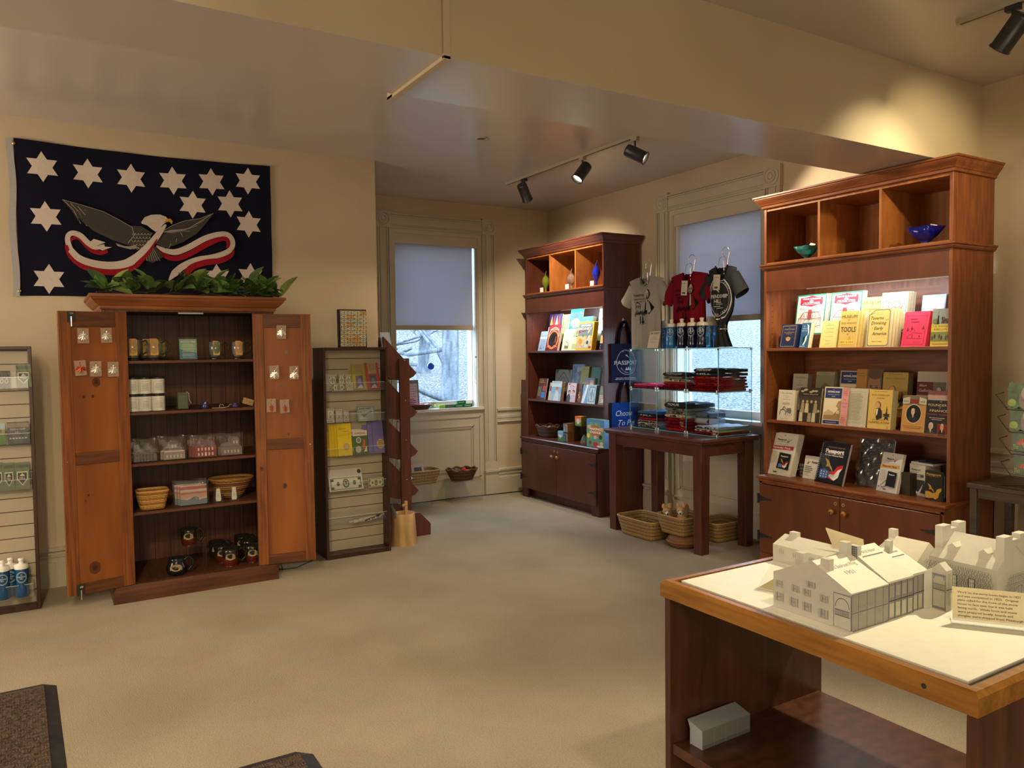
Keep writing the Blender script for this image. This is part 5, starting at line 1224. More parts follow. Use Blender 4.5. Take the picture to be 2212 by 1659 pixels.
def bottle(loc, lab, grp, mat, rz=LW, s=1.0, cap=white_pl):
    t = thing('sports_bottle', lab, 'bottle', loc, rz, grp)
    r = .0365*s
    MB().lathe([(r*.85, 0), (r*.98, .004), (r, .03*s), (r*.97, .055*s), (r*.86, .075*s), (r*.84, .085*s), (r*.95, .105*s), (r, .12*s), (r, .150*s), (r*.93, .163*s)], n=22, mat=mat).build('body', t)
    MB().lathe([(r*1.0, .163*s), (r*1.0, .182*s), (r*.9, .188*s), (r*.35, .192*s), (r*.33, .207*s), (r*.42, .209*s), (r*.42, .220*s), (r*.2, .222*s)], n=22, mat=cap, cap0=False, cap1=True).build('cap', t)
    a = Art(); a.ring(.5, .5, .48, .04, (170, 190, 205), 26); a.ring(.5, .5, .40, .02, (170, 190, 205), 26); a.text('FRIENDSHIP', .5, .48, .11, (180, 200, 212), .72, bold=.02); a.text('HILL', .5, .32, .11, (180, 200, 212), .3, bold=.02); a.poly([(.4, .68), (.6, .68), (.5, .76)], (170, 190, 205))
    mb = MB(); a.put(mb, lambda u, v, w: ((r+.001+w)*math.sin((u-.5)*1.5), -(r+.001+w)*math.cos((u-.5)*1.5), (.085+v*.066)*s)); mb.build('logo', t); return t
GB = 'blue sports bottles in the lowest left-edge bin'
for u, x, l in ((126, 5.14, 'blue bottle with white cap, rightmost in the left-edge bin'), (66, 5.185, 'blue bottle behind and between its neighbours in the left-edge bin'), (20, 5.14, 'blue bottle second from the picture edge in the bin'), (-30, 5.14, 'blue bottle cut by the picture edge in the bin')):
    bottle((x, yat(mm(u), x, .09), .0965), l, GB, bluep, s=.98)

# ================================================================== around the left window
def flat2(x, u0, u1, z): return yat(u0, x, z), yat(u1, x, z)
# blue glass disc hanging on the pane
p = at(931, 791, 0, XW+.10)
t = thing('sun_catcher', 'round blue glass disc hanging in the left window', 'ornament', tuple(p), LW)
mb = MB(); mb.xf = Matrix.Rotation(R(90), 4, 'X'); mb.lathe([(.001, .004), (.030, .006), (.036, .002), (.038, -.002), (.030, -.004), (.001, -.003)], n=28, mat=plain('cobalt', (.01, .09, .62), .08, .7, trans=.5)); mb.build('disc', t)
mb = MB(); mb.tube([(0, 0, .036), (0, 0, .05)], .0016, 5, metal_b); mb.tube([(0, 0, .05), (0, .0, .75)], .0006, 4, chrome); mb.build('hook', t)
MB().lathe([(.012, -.002), (.012, .0)], (.018, .006, -.03), mat=acrylic).build('suction_cup', t)
SZ = .8935
t = thing('notice_holder', 'pale pink printed notice in a grey stand on the left window sill', 'sign', (6.86, yat(892, 6.86, SZ), SZ), LW, None, -.12)
mb = MB(); mb.box(-.11, .075, 0, .003, 0, .285, PAINT, lin((120, 122, 124))); mb.build('stand', t)
mb = MB(); mb.box(-.105, .058, -.0015, -.0003, .02, .25, PAINT, lin((205, 178, 176))); a = Art(); a.text('each guest for bed', .6, .88, .05, (60, 50, 60), .7); a.text('while parked', .6, .77, .05, (60, 50, 60), .6); a.text('no housekeeping', .6, .66, .05, (60, 50, 60), .7); a.text('share fire', .6, .55, .05, (60, 50, 60), .5); a.text('up in our bed', .6, .45, .05, (60, 50, 60), .6); a.lines(.2, .34, .7, 5, .07, .03, (60, 50, 60)); a.put(mb, nput(.163, .23, x0=-.105, yo=-.0016, z0=.02)); mb.build('notice', t)
y = yat(908, 6.835, SZ)
t = thing('basket', 'low dark twig tray basket on the left window sill', 'basket', (6.835, y, SZ+.001), LW)
basket_weave(t, .080, .045, .112, .058, .040, BRN, BRN2, 6, 24, 2.2, .008, nm='weave')
for k, (dx, dz, c, l) in enumerate(((-.06, .045, (196, 60, 120), 'pink flat packet lying on the twig tray'), (.01, .038, (186, 182, 196), 'clear bagged print lying on the twig tray'))):
    t = thing('flat_packet', l, 'packet', (6.83, y-dx, SZ+dz+.002), LW+.1); MB().box(-.085, .085, -.04, .04, 0, .006, PAINT, lin(c)).build('card', t)
    if k: MB().grid(lambda s_, v: ((s_-.5)*.19, (v-.5)*.09, .009+.004*math.sin(s_*9+v*5)), 8, 5, bagfilm).build('film', t)
def gbox(u0, u1, z, lab, red=False, edge=False):
    x = 6.84; ya, yb = yat(u0, x, z), yat(u1, x, z); t = thing('card_game_box', lab, 'box', (x, (ya+yb)/2, z+.0005), LW, 'small green boxes on the left window sill')
    w = abs(ya-yb)/2; mb = MB(); mb.box(-w, w, -.014, .014, 0, .033, PAINT, lin((150, 190, 60) if edge else (16, 84, 60))); a = Art()
    if edge: [a.rect(.1+.2*k, .1, .06, .8, (110, 150, 50)) for k in range(4)]
    else: a.rect(0, .62, 1, .3, (30, 120, 90)); a.rect(.1, .4, .7, .14, (190, 200, 140) if not red else (190, 50, 50)); a.rect(.1, .12, .8, .16, (60, 120, 60)); a.line([(.1, .7), (.3, .85), (.5, .7), (.7, .88), (.9, .7)], .03, (10, 50, 50))
    a.put(mb, nput(2*w, .033, yo=-.0142)); mb.build('box', t)
g_ = lambda a: 660+a/5.53
gbox(g_(1592), g_(1662), SZ, 'yellow-green end of the leftmost small box on the sill', edge=True); gbox(g_(1668), g_(1775), SZ, 'small green box with a red band on the sill', True)
gbox(g_(1782), g_(1880), SZ, 'small green box in the middle of the sill row'); gbox(g_(1882), g_(1985), SZ, 'small green box at the right end of the sill row'); gbox(g_(1812), g_(1908), SZ+.034, 'small green box stacked on top of two others')
mb = MB((6.8, -3.69, 1.0)); mb.tube([(6.80, -3.70, 1.30), (6.80, -3.70, 1.14), (6.795, -3.695, 1.12), (6.80, -3.69, 1.14), (6.80, -3.69, 1.44)], .0022, 5, chrome); mb.box(6.794, 6.806, -3.705, -3.695, 1.38, 1.40, chrome); tag(mb.build('blind_chain'), 'small metal pull chain at the right of the left blind', 'chain')
# acrylic plinths and the two baskets under the window
def plinth(x0, x1, y0, y1, h, lab):
    t = thing('acrylic_plinth', lab, 'stand', ((x0+x1)/2, (y0+y1)/2, .0005), 0, 'clear acrylic plinths below the left window'); a, b = (x1-x0)/2, (y1-y0)/2; e = .003
    MB().box(-a, a, -b, b, h-e, h, acrylic).build('top', t)
    for p in ((-a, -a+e, -b, b), (a-e, a, -b, b), (-a+e, a-e, -b, -b+e), (-a+e, a-e, b-e, b)): MB().box(*p, 0, h-e, acrylic).build('side', t)
plinth(6.50, 6.70, -3.06, -2.74, .232, 'clear acrylic plinth under the seagrass basket')
plinth(6.54, 6.75, -3.62, -3.31, .205, 'clear acrylic plinth under the dark twig basket')
t = thing('basket', 'oblong seagrass basket on a clear plinth below the left window', 'basket', (6.52, -2.90, .2335), LW+R(2))
basket_weave(t, .175, .085, .215, .115, .125, SEA, SEA2, 14, 44, 6, .007)
for k, (dx, dy, c) in enumerate(((-.06, .0, (176, 146, 116)), (.01, -.02, (186, 160, 130)), (-.12, .02, (160, 150, 140)))):
    t = thing('framed_print', ['small wooden frame with a dark picture in the seagrass basket', 'second wooden frame leaning behind in the seagrass basket', 'pale card at the left in the seagrass basket'][k], 'picture frame', (6.50+dy, -2.86-dx-.05, .262), LW, None, -.35)
    mb = MB(); mb.box(-.062, .062, -.006, .006, .02, .165, PAINT, lin(c)); mb.box(-.038, .038, -.0075, -.006, .05, .13, PAINT, lin((70, 74, 78))); mb.build('frame', t)
    MB().grid(lambda s_, v: ((s_-.5)*.15, -.012+.006*math.sin(s_*8+v*9), .02+v*.175), 8, 8, bagfilm).build('film', t)
t = thing('basket', 'dark curly twig basket on a clear plinth below the left window', 'basket', (6.64, -3.44, .2065), LW)
basket_weave(t, .105, .08, .155, .115, .10, BRN, BRN2, 9, 26, 2.1, .009, wavy=.008)
def bird(dx, dy, c, c2, lab, rz=0, beak=(30, 30, 30)):
    t = thing('plush_bird', lab, 'toy', (6.64+dy, -3.44-dx, .268), LW+rz, 'small plush birds in the twig basket')
    mb = MB(); mb.lathe([(.004, -.036), (.026, -.026), (.034, 0), (.026, .026), (.006, .036)], n=16, mat=CLOTH, col=lin(c), sx=1.3, sy=.9, cap1=True); mb.build('body', t)
    mb = MB(); mb.lathe([(.003, -.02), (.017, -.012), (.021, 0), (.015, .014), (.002, .02)], (-.030, 0, .034), n=14, mat=CLOTH, col=lin(c2), cap1=True); mb.build('head', t)
    mb = MB(); mb.cyl((-.047, 0, .034), (-.066, 0, .030), .006, .001, 8, mat=KRAFT, col=lin(beak)); mb.build('beak', t)
for a in ((-.085, -.01, (120, 118, 110), (190, 100, 60), 'grey and orange plush bird at the left of the twig basket', .3, (220, 190, 60)), (-.02, .02, (96, 98, 96), (110, 112, 110), 'grey plush bird in the middle of the twig basket', 0), (.055, -.01, (214, 70, 60), (210, 66, 56), 'coral red plush bird in the twig basket', -.4), (.10, .03, (26, 28, 36), (26, 28, 36), 'black plush bird at the right of the twig basket', .2)): bird(*a)
mb = MB((6.7, -3.5, .01)); mb.tube([(6.78, -2.72, .006), (6.76, -3.1, .006), (6.775, -3.4, .006), (6.74, -3.7, .006), (6.72, -4.0, .006), (6.70, -4.3, .006), (6.68, -4.5, .02)], .005, 6, metal_b); tag(mb.build('power_cable'), 'black cable lying along the baseboard below the left window', 'cable')

# ================================================================== helper for goods on the two bookcases (they face +y)
def rwx(u0, u1, y, z): return xat(u0, y, z), xat(u1, y, z)
def book(u0, u1, vt, y, z, art, col, lab, thick=.012, tilt=.2, n=1, grp=None, page=(205, 190, 160), mat=PAINT, step=None, dx=0, rj=0.0, cat='book', H=None, nm='book', back=None, spread=0.0, names=None):
    xa, xb = rwx(u0, u1, y, z); lo = 5.332 if xa > 4.5 else 2.341; xb = max(xb, lo); W_ = abs(xa-xb); x = (xa+xb)/2
    if H is None: H = along((x, y, z), (0, -math.sin(tilt), math.cos(tilt)), 1, vt)
    step = step or thick/math.cos(tilt)+.0012
    ords = ['', 'next', 'second', 'third', 'fourth', 'fifth', 'sixth']
    for k in range(n):
        l = lab if k == 0 else (names[k-1] if names else '%s copy behind the %s' % (ords[k], lab))
        w_ = l.split(' ')
        if len(w_) > 16: l = ' '.join(w_[:16])
        t = thing(nm, l, cat, (x+dx*k, y-k*step, z+.0006), RW+rj+spread*k, grp if n > 1 or grp else None, -tilt)
        cv = MB(); cv.mat = mat; c = lin(col); e = .0008
        cv.box(-W_/2, W_/2, 0, e, 0, H, mat, c); cv.box(-W_/2, W_/2, thick-e, thick, 0, H, mat, lin(back) if back else c); cv.box(-W_/2, -W_/2+e, e, thick-e, 0, H, mat, c)
        if art and (k == 0 or thick > .02 or spread): art.put(cv, nput(W_, H), mat)
        cv.build('cover', t)
        MB().box(-W_/2+.0015, W_/2-.0015, e+.0001, thick-e-.0001, .001, H-.0015, KRAFT, lin(page)).build('page_block', t)
    return W_, H
def c3(a): return 1640+a/5.027
def r3(b): return 580+b/5.027
def r4(b): return 780+b/5.027
def face(a, cx, cy, r, skin, hair, coat=(40, 36, 36), ry=None, bald=False):
    ry = ry or r*.8
    a.poly([(cx-r*1.9, cy-ry*3.0), (cx-r*1.5, cy-ry*1.5), (cx-r*.4, cy-ry*1.0), (cx+r*.5, cy-ry*1.0), (cx+r*1.6, cy-ry*1.5), (cx+r*2.0, cy-ry*3.0)], coat)
    a.poly([(cx-r*.35, cy-ry*.9), (cx+r*.35, cy-ry*.9), (cx+r*.1, cy-ry*2.1)], (225, 215, 195))
    a.ell(cx+r*.1, cy+ry*.1, r*1.12, ry*1.12, hair, 18); a.ell(cx-r*.08, cy-ry*.1, r*.86, ry*1.0, skin, 18)
    if bald: a.ell(cx-r*.1, cy+ry*.5, r*.8, ry*.6, skin, 14)
    d = tuple(int(x*.5) for x in skin)
    a.rect(cx-r*.55, cy+ry*.08, r*.28, ry*.09, d); a.rect(cx+r*.12, cy+ry*.08, r*.28, ry*.09, d); a.line([(cx-r*.12, cy+ry*.05), (cx-r*.22, cy-ry*.3), (cx-r*.02, cy-ry*.34)], r*.08, d); a.line([(cx-r*.35, cy-ry*.58), (cx+r*.15, cy-ry*.58)], r*.09, (140, 70, 60))

# ================================================================== corner bookcase goods
K1 = lambda a: 1100+a/6.9125
K2 = lambda b: 640+b/6.9125
S1, S2, ST = 1.445, .967, .600
G = 'books on the lit shelf of the corner bookcase'
a = Art(); a.rect(0, .62, 1, .1, (210, 220, 230)); a.text('CASTLES', .5, .72, .06, (60, 80, 110), .8); a.line([(.3, .1), (.4, .5), (.3, .55)], .03, (70, 80, 90)); a.line([(.5, .2), (.6, .5), (.8, .5), (.7, .2)], .03, (70, 80, 90)); a.line([(.2, .15), (.5, .1), (.8, .2)], .03, (80, 90, 90)); a.ring(.3, .15, .08, .02, (60, 70, 70), 12)
book(K1(425), K1(530), K2(525), -4.19, S1, a, (150, 180, 214), 'pale blue booklet with line drawings, left end of the lit corner shelf', .006, .25, grp=G)
a = Art(); a.rect(0, 0, 1, .12, (90, 20, 34)); a.ring(.5, .60, .44, .05, (226, 190, 150), 24, ry=.32); a.ell(.5, .42, .44, .36, (220, 130, 70), 20); a.ell(.5, .42, .36, .32, (40, 28, 28), 20); a.ell(.52, .50, .20, .16, (16, 14, 16)); a.rect(.66, .3, .10, .25, (120, 70, 60)); a.text('Gods and Monsters', .5, .80, .06, (235, 205, 170), .72, shear=.3); a.line([(.1, .14), (.3, .2), (.5, .1), (.7, .2), (.9, .14)], .03, (226, 150, 90))
book(K1(532), K1(712), K2(432), -4.185, S1, a, (130, 28, 44), 'maroon book with an arched black and orange picture on the lit corner shelf', .012, .25, grp=G, n=2)
a = Art(); a.rect(.1, .12, .8, .76, (214, 226, 196)); a.lines(.16, .8, .68, 5, .05, .014, (120, 130, 110)); a.line([(.3, .2), (.4, .42), (.6, .36), (.7, .22)], .03, (70, 80, 70)); a.rect(.3, .12, .4, .1, (100, 112, 90))
book(K1(775), K1(915), K2(492), -4.19, S1, a, (196, 214, 180), 'pale green booklet with an engraving, centre of the lit corner shelf', .008, .22, n=4, grp=G)
book(K1(915), K1(992), K2(610), -4.18, S1, Art().rect(.1, .1, .8, .4, (170, 186, 150)), (196, 214, 190), 'small pale green booklet left of the yellow money books', .005, .22, grp=G)
a = Art(); a.frame(0, 0, 1, 1, .055, (226, 190, 30)); a.rect(.055, .05, .89, .9, (120, 140, 150)); a.rect(.055, .05, .89, .45, (196, 186, 166)); q = random.Random(2)
for k in range(26): a.ell(q.uniform(.1, .9), q.uniform(.1, .9), q.uniform(.03, .08), q.uniform(.02, .05), q.choice([(60, 120, 160), (200, 90, 60), (210, 170, 60), (90, 150, 90), (210, 210, 200), (160, 60, 120)]), 10)
a.rect(.2, .84, .6, .04, (240, 240, 230)); a.text('MONEY', .5, .70, .11, (40, 60, 100), .86, bold=.06); a.text('MONEY', .5, .705, .10, (245, 245, 240), .82, bold=.02); a.poly([(.5, .12), (.72, .06), (.92, .42), (.72, .5)], (196, 206, 196)); a.ell(.7, .27, .07, .07, (60, 80, 70)); a.poly([(.1, .3), (.3, .2), (.4, .34), (.2, .44)], (226, 150, 50))
book(K1(988), K1(1225), K2(382), -4.165, S1, a, (226, 190, 30), 'yellow framed MONEY book foremost on the lit corner shelf', .0085, .16, n=5, grp=G, page=(214, 170, 40))
a = Art(); a.rect(0, .35, 1, .4, (210, 180, 120)); [a.star(.25, .1+.14*k, .06, (220, 220, 220)) for k in range(6)]
book(K1(1338), K1(1398), K2(510), -4.175, S1, a, (30, 36, 70), 'dark blue starred book beside the right stile on the lit corner shelf', .012, .2, grp=G)
RB = S1+.0855
a = Art(); a.rect(0, .0, 1, .35, (30, 60, 80)); [a.poly([(.1+.2*k, .62), (.2+.2*k, .95), (.3+.2*k, .62)], [(214, 170, 60), (190, 60, 60), (220, 190, 120), (180, 60, 50)][k]) for k in range(4)]; a.text('PARKS', .5, .36, .18, (220, 240, 236), .95, bold=.01)
book(K1(555), K1(745), K2(268), -4.285, RB, a, (44, 30, 74), 'dark purple book with PARKS in white script, back row of the corner shelf', .012, .18, n=1, grp=G)
a = Art(); [a.ell(.2+.15*(k % 5), .3+.12*(k//2), .12, .06, [(120, 170, 60), (200, 210, 120), (90, 140, 60)][k % 3], 10) for k in range(10)]
book(K1(735), K1(880), K2(272), -4.30, RB, a, (170, 190, 110), 'leafy green covered book behind PARKS, back row of the corner shelf', .012, .18, grp=G)
a = Art(); a.rect(0, 0, 1, .42, (20, 90, 140)); a.ell(.5, .56, .4, .14, (200, 225, 230)); a.poly([(.2, .72), (.5, .9), (.8, .72)], (30, 60, 70)); a.text("AMERICA'S", .5, .30, .10, (235, 240, 240), .9, bold=.02); a.text('NATIONAL PARKS', .5, .16, .07, (235, 240, 240), .86); a.ell(.15, .86, .06, .03, (230, 240, 240)); a.ell(.85, .88, .05, .03, (230, 240, 240))
book(K1(862), K1(1040), K2(192), -4.28, RB, a, (0, 160, 180), 'tall turquoise national parks book, back row of the corner shelf', .016, .18, n=1, grp=G)
a = Art(); a.ell(.5, .75, .3, .12, (225, 235, 225)); a.poly([(.2, .3), (.5, .6), (.8, .3)], (220, 230, 220)); a.rect(.1, .1, .5, .12, (220, 230, 225))
book(K1(1030), K1(1190), K2(302), -4.27, RB-.06, a, (30, 120, 110), 'teal book behind the yellow money books', .010, .18, n=4, grp=G)
a = Art(); a.text('JR', .55, .6, .12, (60, 80, 90), .5); a.rect(0, 0, 1, .15, (180, 210, 215))
book(K1(1298), K1(1400), K2(180), -4.29, RB, a, (200, 222, 226), 'white book lettered JR beside the right stile, back row', .014, .16, grp=G)
# second shelf
G = 'books on the second shelf of the corner bookcase'
a = Art(); a.text('FATE &', .35, .88, .06, (200, 170, 90), .45); a.text('FREEDOM', .4, .78, .06, (200, 170, 90), .6); a.rect(.05, .15, .4, .45, (96, 104, 70)); a.rect(.5, .05, .45, .3, (50, 110, 190)); a.rect(.6, .4, .35, .25, (160, 60, 40)); a.rect(0, .0, 1, .08, (70, 20, 16))
book(K1(405), K1(525), K2(1225), -4.19, S2, a, (84, 28, 20), 'dark red paperback with small pictures, left end of the second corner shelf', .012, .2, grp=G)
a = Art(); a.rect(.1, .5, .8, .3, (120, 60, 40)); a.ell(.6, .4, .2, .12, (200, 180, 160))
book(K1(575), K1(650), K2(1290), -4.19, S2, a, (196, 176, 150), 'tan novel half hidden at the left of the second corner shelf', .03, .2, n=2, grp=G, page=(190, 160, 120))
a = Art(); a.rect(0, .0, 1, .35, (150, 180, 190)); a.rect(0, .35, 1, .35, (120, 170, 200)); a.poly([(.3, 0), (.45, .5), (.6, .55), (.75, .4), (.8, 0)], (200, 206, 214)); a.ell(.55, .58, .14, .09, (206, 150, 120)); a.ell(.57, .64, .16, .07, (180, 110, 70)); a.text('FRIENDSHIP', .45, .9, .05, (70, 90, 120), .7)
book(K1(610), K1(758), K2(1268), -4.175, S2, a, (190, 214, 226), 'novel with a woman in a blue landscape on the second corner shelf', .034, .16, n=1, grp=G, page=(150, 116, 84))
a = Art(); a.poly([(0, 0), (0, .3), (.3, .5), (.45, .2), (.4, 0)], (30, 30, 34)); a.ell(.28, .52, .15, .10, (40, 30, 26)); a.ell(.32, .47, .12, .09, (206, 150, 120)); a.ell(.72, .55, .15, .09, (90, 60, 50)); a.ell(.68, .50, .11, .08, (214, 160, 134)); a.poly([(.5, 0), (.5, .35), (.95, .4), (.95, 0)], (190, 180, 200)); a.rect(.1, .90, .2, .08, (200, 40, 60)); a.line([(.3, .8), (.5, .86), (.8, .8)], .03, (170, 60, 60)); a.line([(.3, .72), (.8, .74)], .02, (190, 90, 90))
book(K1(848), K1(978), K2(1296), -4.185, S2, a, (206, 196, 214), 'romance paperback with a couple on the second corner shelf', .038, .16, n=1, grp=G, page=(140, 110, 84))
a = Art(); a.ell(.5, .62, .36, .12, (40, 40, 44)); [a.ell(.3+.1*(k % 4), .15+.12*(k//2), .10, .06, [(200, 120, 30), (150, 60, 20), (226, 160, 50)][k % 3], 10) for k in range(8)]
book(K1(1000), K1(1068), K2(1305), -4.20, S2, a, (90, 50, 30), 'orange and black illustrated novel, centre of the second corner shelf', .04, .16, grp=G, page=(120, 90, 60))
a = Art(); a.ell(.35, .6, .25, .2, (150, 120, 100)); a.rect(.6, .6, .3, .3, (200, 196, 190)); a.text('NOVEL', .7, .75, .06, (60, 60, 90), .4)
book(K1(1095), K1(1238), K2(1218), -4.255, S2+.03, a, (150, 146, 150), 'grey covered book standing behind the bagged pale blue cards', .026, .16, grp=G)
a = Art(); a.poly([(.0, 0), (.4, 0), (.8, 1), (.5, 1)], (230, 240, 250)); a.line([(.2, .0), (.5, .9)], .06, (120, 170, 230))
book(K1(1070), K1(1165), K2(1320), -4.165, S2, a, (110, 160, 214), 'pale blue glossy card pack leaning on the second corner shelf', .006, .2, grp=G, cat='card pack', nm='card_pack')
a = Art(); bill(a, .08, .05, .84, .9, (176, 204, 226), (70, 120, 170), (90, 150, 190)); a.text('MONEY', .5, .9, .05, (60, 70, 110), .6)
book(K1(1160), K1(1275), K2(1325), -4.16, S2, a, (170, 200, 226), 'pale blue banknote activity book on the second corner shelf', .016, .16, n=2, grp=G, page=(60, 60, 66))
a = Art(); [a.rect(.08, .1+.09*k, .84, .04, (210, 206, 190)) for k in range(5)]; a.ell(.5, .75, .3, .12, (90, 150, 160)); a.rect(.5, .1, .45, .2, (200, 190, 200))
book(K1(1325), K1(1410), K2(1345), -4.17, S2, a, (120, 130, 110), 'mottled green booklet beside the right stile on the second corner shelf', .012, .2, grp=G)
RB2 = S2+.0655
a = Art(); a.line([(.5, .9), (.85, .5), (.5, .1), (.15, .5), (.5, .9)], .03, (30, 26, 20)); a.ring(.5, .5, .2, .02, (60, 56, 40), 4); [a.text(w, .5, .6-.12*k, .06, (40, 36, 26), .3) for k, w in enumerate(('HISTORY', 'COOKBOOK', 'FOOD'))]; a.poly([(0, 0), (1, 0), (1, .14), (.5, .04), (0, .14)], (30, 30, 26)); a.poly([(0, 1), (.2, 1), (.1, .8)], (40, 40, 30)); a.poly([(.75, 1), (.9, 1), (.85, .8)], (40, 40, 30))
book(K1(660), K1(905), K2(1095), -4.285, RB2, a, (112, 106, 76), 'black and khaki diamond-pattern book, back row of the second corner shelf', .014, .16, grp=G)
a = Art(); q = random.Random(9); [a.ell(q.uniform(.1, .9), q.uniform(.1, .9), .14, .10, q.choice([(100, 120, 150), (130, 146, 170), (80, 96, 124), (150, 160, 176), (110, 90, 90)]), 8) for k in range(26)]; a.frame(0, 0, 1, 1, .06, (120, 150, 196))
book(K1(905), K1(1080), K2(1018), -4.29, RB2, a, (104, 122, 150), 'blue-grey landscape book, back row of the second corner shelf', .012, .16, grp=G)
a = Art(); a.line([(.75, .3), (.8, .8)], .015, (90, 90, 40)); a.lines(.3, .9, .3, 1, .04, .014, (100, 100, 60))
book(K1(1035), K1(1150), K2(1050), -4.27, RB2, a, (166, 164, 70), 'yellow-green pamphlet, back row of the second corner shelf', .008, .16, n=3, grp=G, page=(110, 80, 30))
book(K1(1185), K1(1320), K2(1062), -4.28, RB2, Art().rect(0, .0, .1, 1, (40, 96, 70)), (50, 124, 96), 'plain green book, back row of the second corner shelf', .012, .16, grp=G)
a = Art(); a.line([(.18, .1), (.22, .95)], .08, (150, 200, 240)); [a.ell(.6, .15+.1*k, .3, .06, (84+10*(k % 3), 84, 76), 10) for k in range(8)]
book(K1(1310), K1(1412), K2(1012), -4.29, RB2, a, (70, 74, 84), 'dark glossy book beside the right stile, back row of the second corner shelf', .014, .16, grp=G)
# bottom: basket, boxes, game
K5 = lambda a: 1100+a/6.144
t = thing('basket', 'oval grey-brown willow basket on top of the corner cabinet', 'basket', (xat(K5(530), -4.24, ST), -4.24, ST+.001), RW)
basket_weave(t, .115, .075, .165, .105, .105, BRN, BRN2, 9, 34, 2.1, .008, wavy=.008)
for k, (c, l, dx) in enumerate((((120, 140, 130), 'greenish glass ornament in the willow basket', .03), ((160, 120, 90), 'copper coloured ornament in the willow basket', .08), ((70, 60, 60), 'dark ornament in the willow basket', -.04))):
    t = thing('bauble', l, 'ornament', (xat(K5(530), -4.24, ST)-dx, -4.23, ST+.085), RW); MB().lathe([(.003, -.028), (.02, -.02), (.028, 0), (.02, .02), (.003, .028)], n=16, mat=plain('bauble%d' % k, lin(c), .2, .6), cap1=True).build('ball', t); MB().cyl((0, 0, .028), (0, 0, .036), .005, n=8, mat=chrome).build('cap', t)
def tbox(u0, u1, vt, y, z, dep, fcol, scol, lab, art=None, grp='small boxed toys on the corner cabinet', H=None, rj=0, cat='box'):
    xa, xb = rwx(u0, u1, y, z); W_ = abs(xa-xb); x = (xa+xb)/2; H = H or zat(vt, x, y)-z
    t = thing('toy_box', lab, cat, (x, y, z+.0006), RW+rj, grp); mb = MB(); mb.box(-W_/2, W_/2, 0, dep, 0, H, PAINT, lin(fcol)); e = .0006
    mb.box(W_/2, W_/2+e, .001, dep-.001, .001, H-.001, PAINT, lin(scol))
    if art: art.put(mb, nput(W_, H))
    mb.build('box', t); MB().box(-W_/2+.002, W_/2-.002, .002, dep-.002, H, H+.0006, PAINT, lin(tuple(min(255, int(c*1.1)) for c in fcol))).build('lid_flap', t); return H
def bx_art(c, c2):
    a = Art(); a.rect(.1, .1, .8, .8, c); a.line([(.3, .8), (.6, .6), (.5, .3), (.6, .15)], .12, c2); a.frame(0, 0, 1, 1, .05, c2); return a
h1 = tbox(K5(716), K5(778), 860+462/6.144, -4.125, ST, .075, (96, 92, 84), (120, 78, 44), 'grey toy box with brown side, bottom of the stack of two pairs', bx_art((140, 136, 124), (60, 60, 58)), H=.083)
tbox(K5(716), K5(778), 0, -4.125, ST+.0848, .075, (100, 96, 88), (122, 80, 46), 'grey toy box with brown side, stacked on its twin', bx_art((144, 138, 124), (60, 60, 58)), H=.083)
tbox(K5(790), K5(850), 0, -4.21, ST, .07, (80, 60, 44), (96, 60, 36), 'brown toy box behind the lower grey one', H=.083); tbox(K5(800), K5(856), 0, -4.21, ST+.0848, .07, (84, 62, 44), (100, 64, 38), 'brown toy box behind the upper grey one', H=.083)
a = Art(); a.rect(0, 0, 1, .45, (60, 120, 50)); a.ell(.5, .55, .3, .2, (220, 200, 190)); a.ell(.55, .7, .15, .1, (220, 90, 90)); a.rect(.4, .2, .1, .2, (220, 210, 200))
tbox(K5(645), K5(712), 860+438/6.144, -4.105, ST, .03, (110, 170, 210), (90, 150, 200), 'small blue boxed farm animal toy at the left of the stack', a)
t = thing('acrylic_riser', 'clear acrylic riser holding the yellow boxed toy on the corner cabinet', 'stand', (xat(K5(960), -4.16, ST), -4.16, ST+.0006), RW)
mb = MB(); mb.box(-.07, .07, -.045, .045, .158, .161, shelfglass); mb.box(-.07, -.067, -.045, .045, 0, .158, shelfglass); mb.box(.067, .07, -.045, .045, 0, .158, shelfglass); mb.build('riser', t)
a = Art(); a.rect(0, .0, 1, .35, (90, 140, 40)); a.rect(.0, .35, 1, .5, (214, 120, 50)); a.ell(.5, .45, .25, .3, (190, 196, 200)); a.rect(.1, .86, .8, .1, (200, 60, 40))
tbox(K5(875), K5(955), 0, -4.145, ST+.1625, .07, (226, 130, 40), (90, 96, 40), 'orange and green boxed toy standing on the clear riser', a, H=.082)
t = thing('glass_ornament', 'smoky glass ornament under the clear riser', 'ornament', (xat(K5(995), -4.15, ST), -4.15, ST+.001), RW); MB().lathe([(.03, 0), (.034, .02), (.018, .06), (.006, .085)], n=14, mat=clear('smoke_glass', (.5, .55, .55), .15, .05, .15), wob=lambda a, z: .12*math.sin(3*a), cap1=True).build('body', t)
a = Art(); a.rect(0, .72, 1, .28, (80, 130, 190)); a.rect(0, 0, 1, .72, (96, 150, 124)); [a.poly([(.1+.2*k, .3), (.3+.2*k, .35), (.32+.15*k, .9), (.18+.15*k, .88)], [(120, 170, 140), (100, 156, 124)][k % 2]) for k in range(4)]; a.ell(.5, .58, .32, .22, (176, 108, 56), 20); a.text('MAKING', .5, .62, .08, (240, 236, 220), .62, bold=.03); a.text('CHANGE', .5, .50, .08, (240, 236, 220), .62, bold=.03)
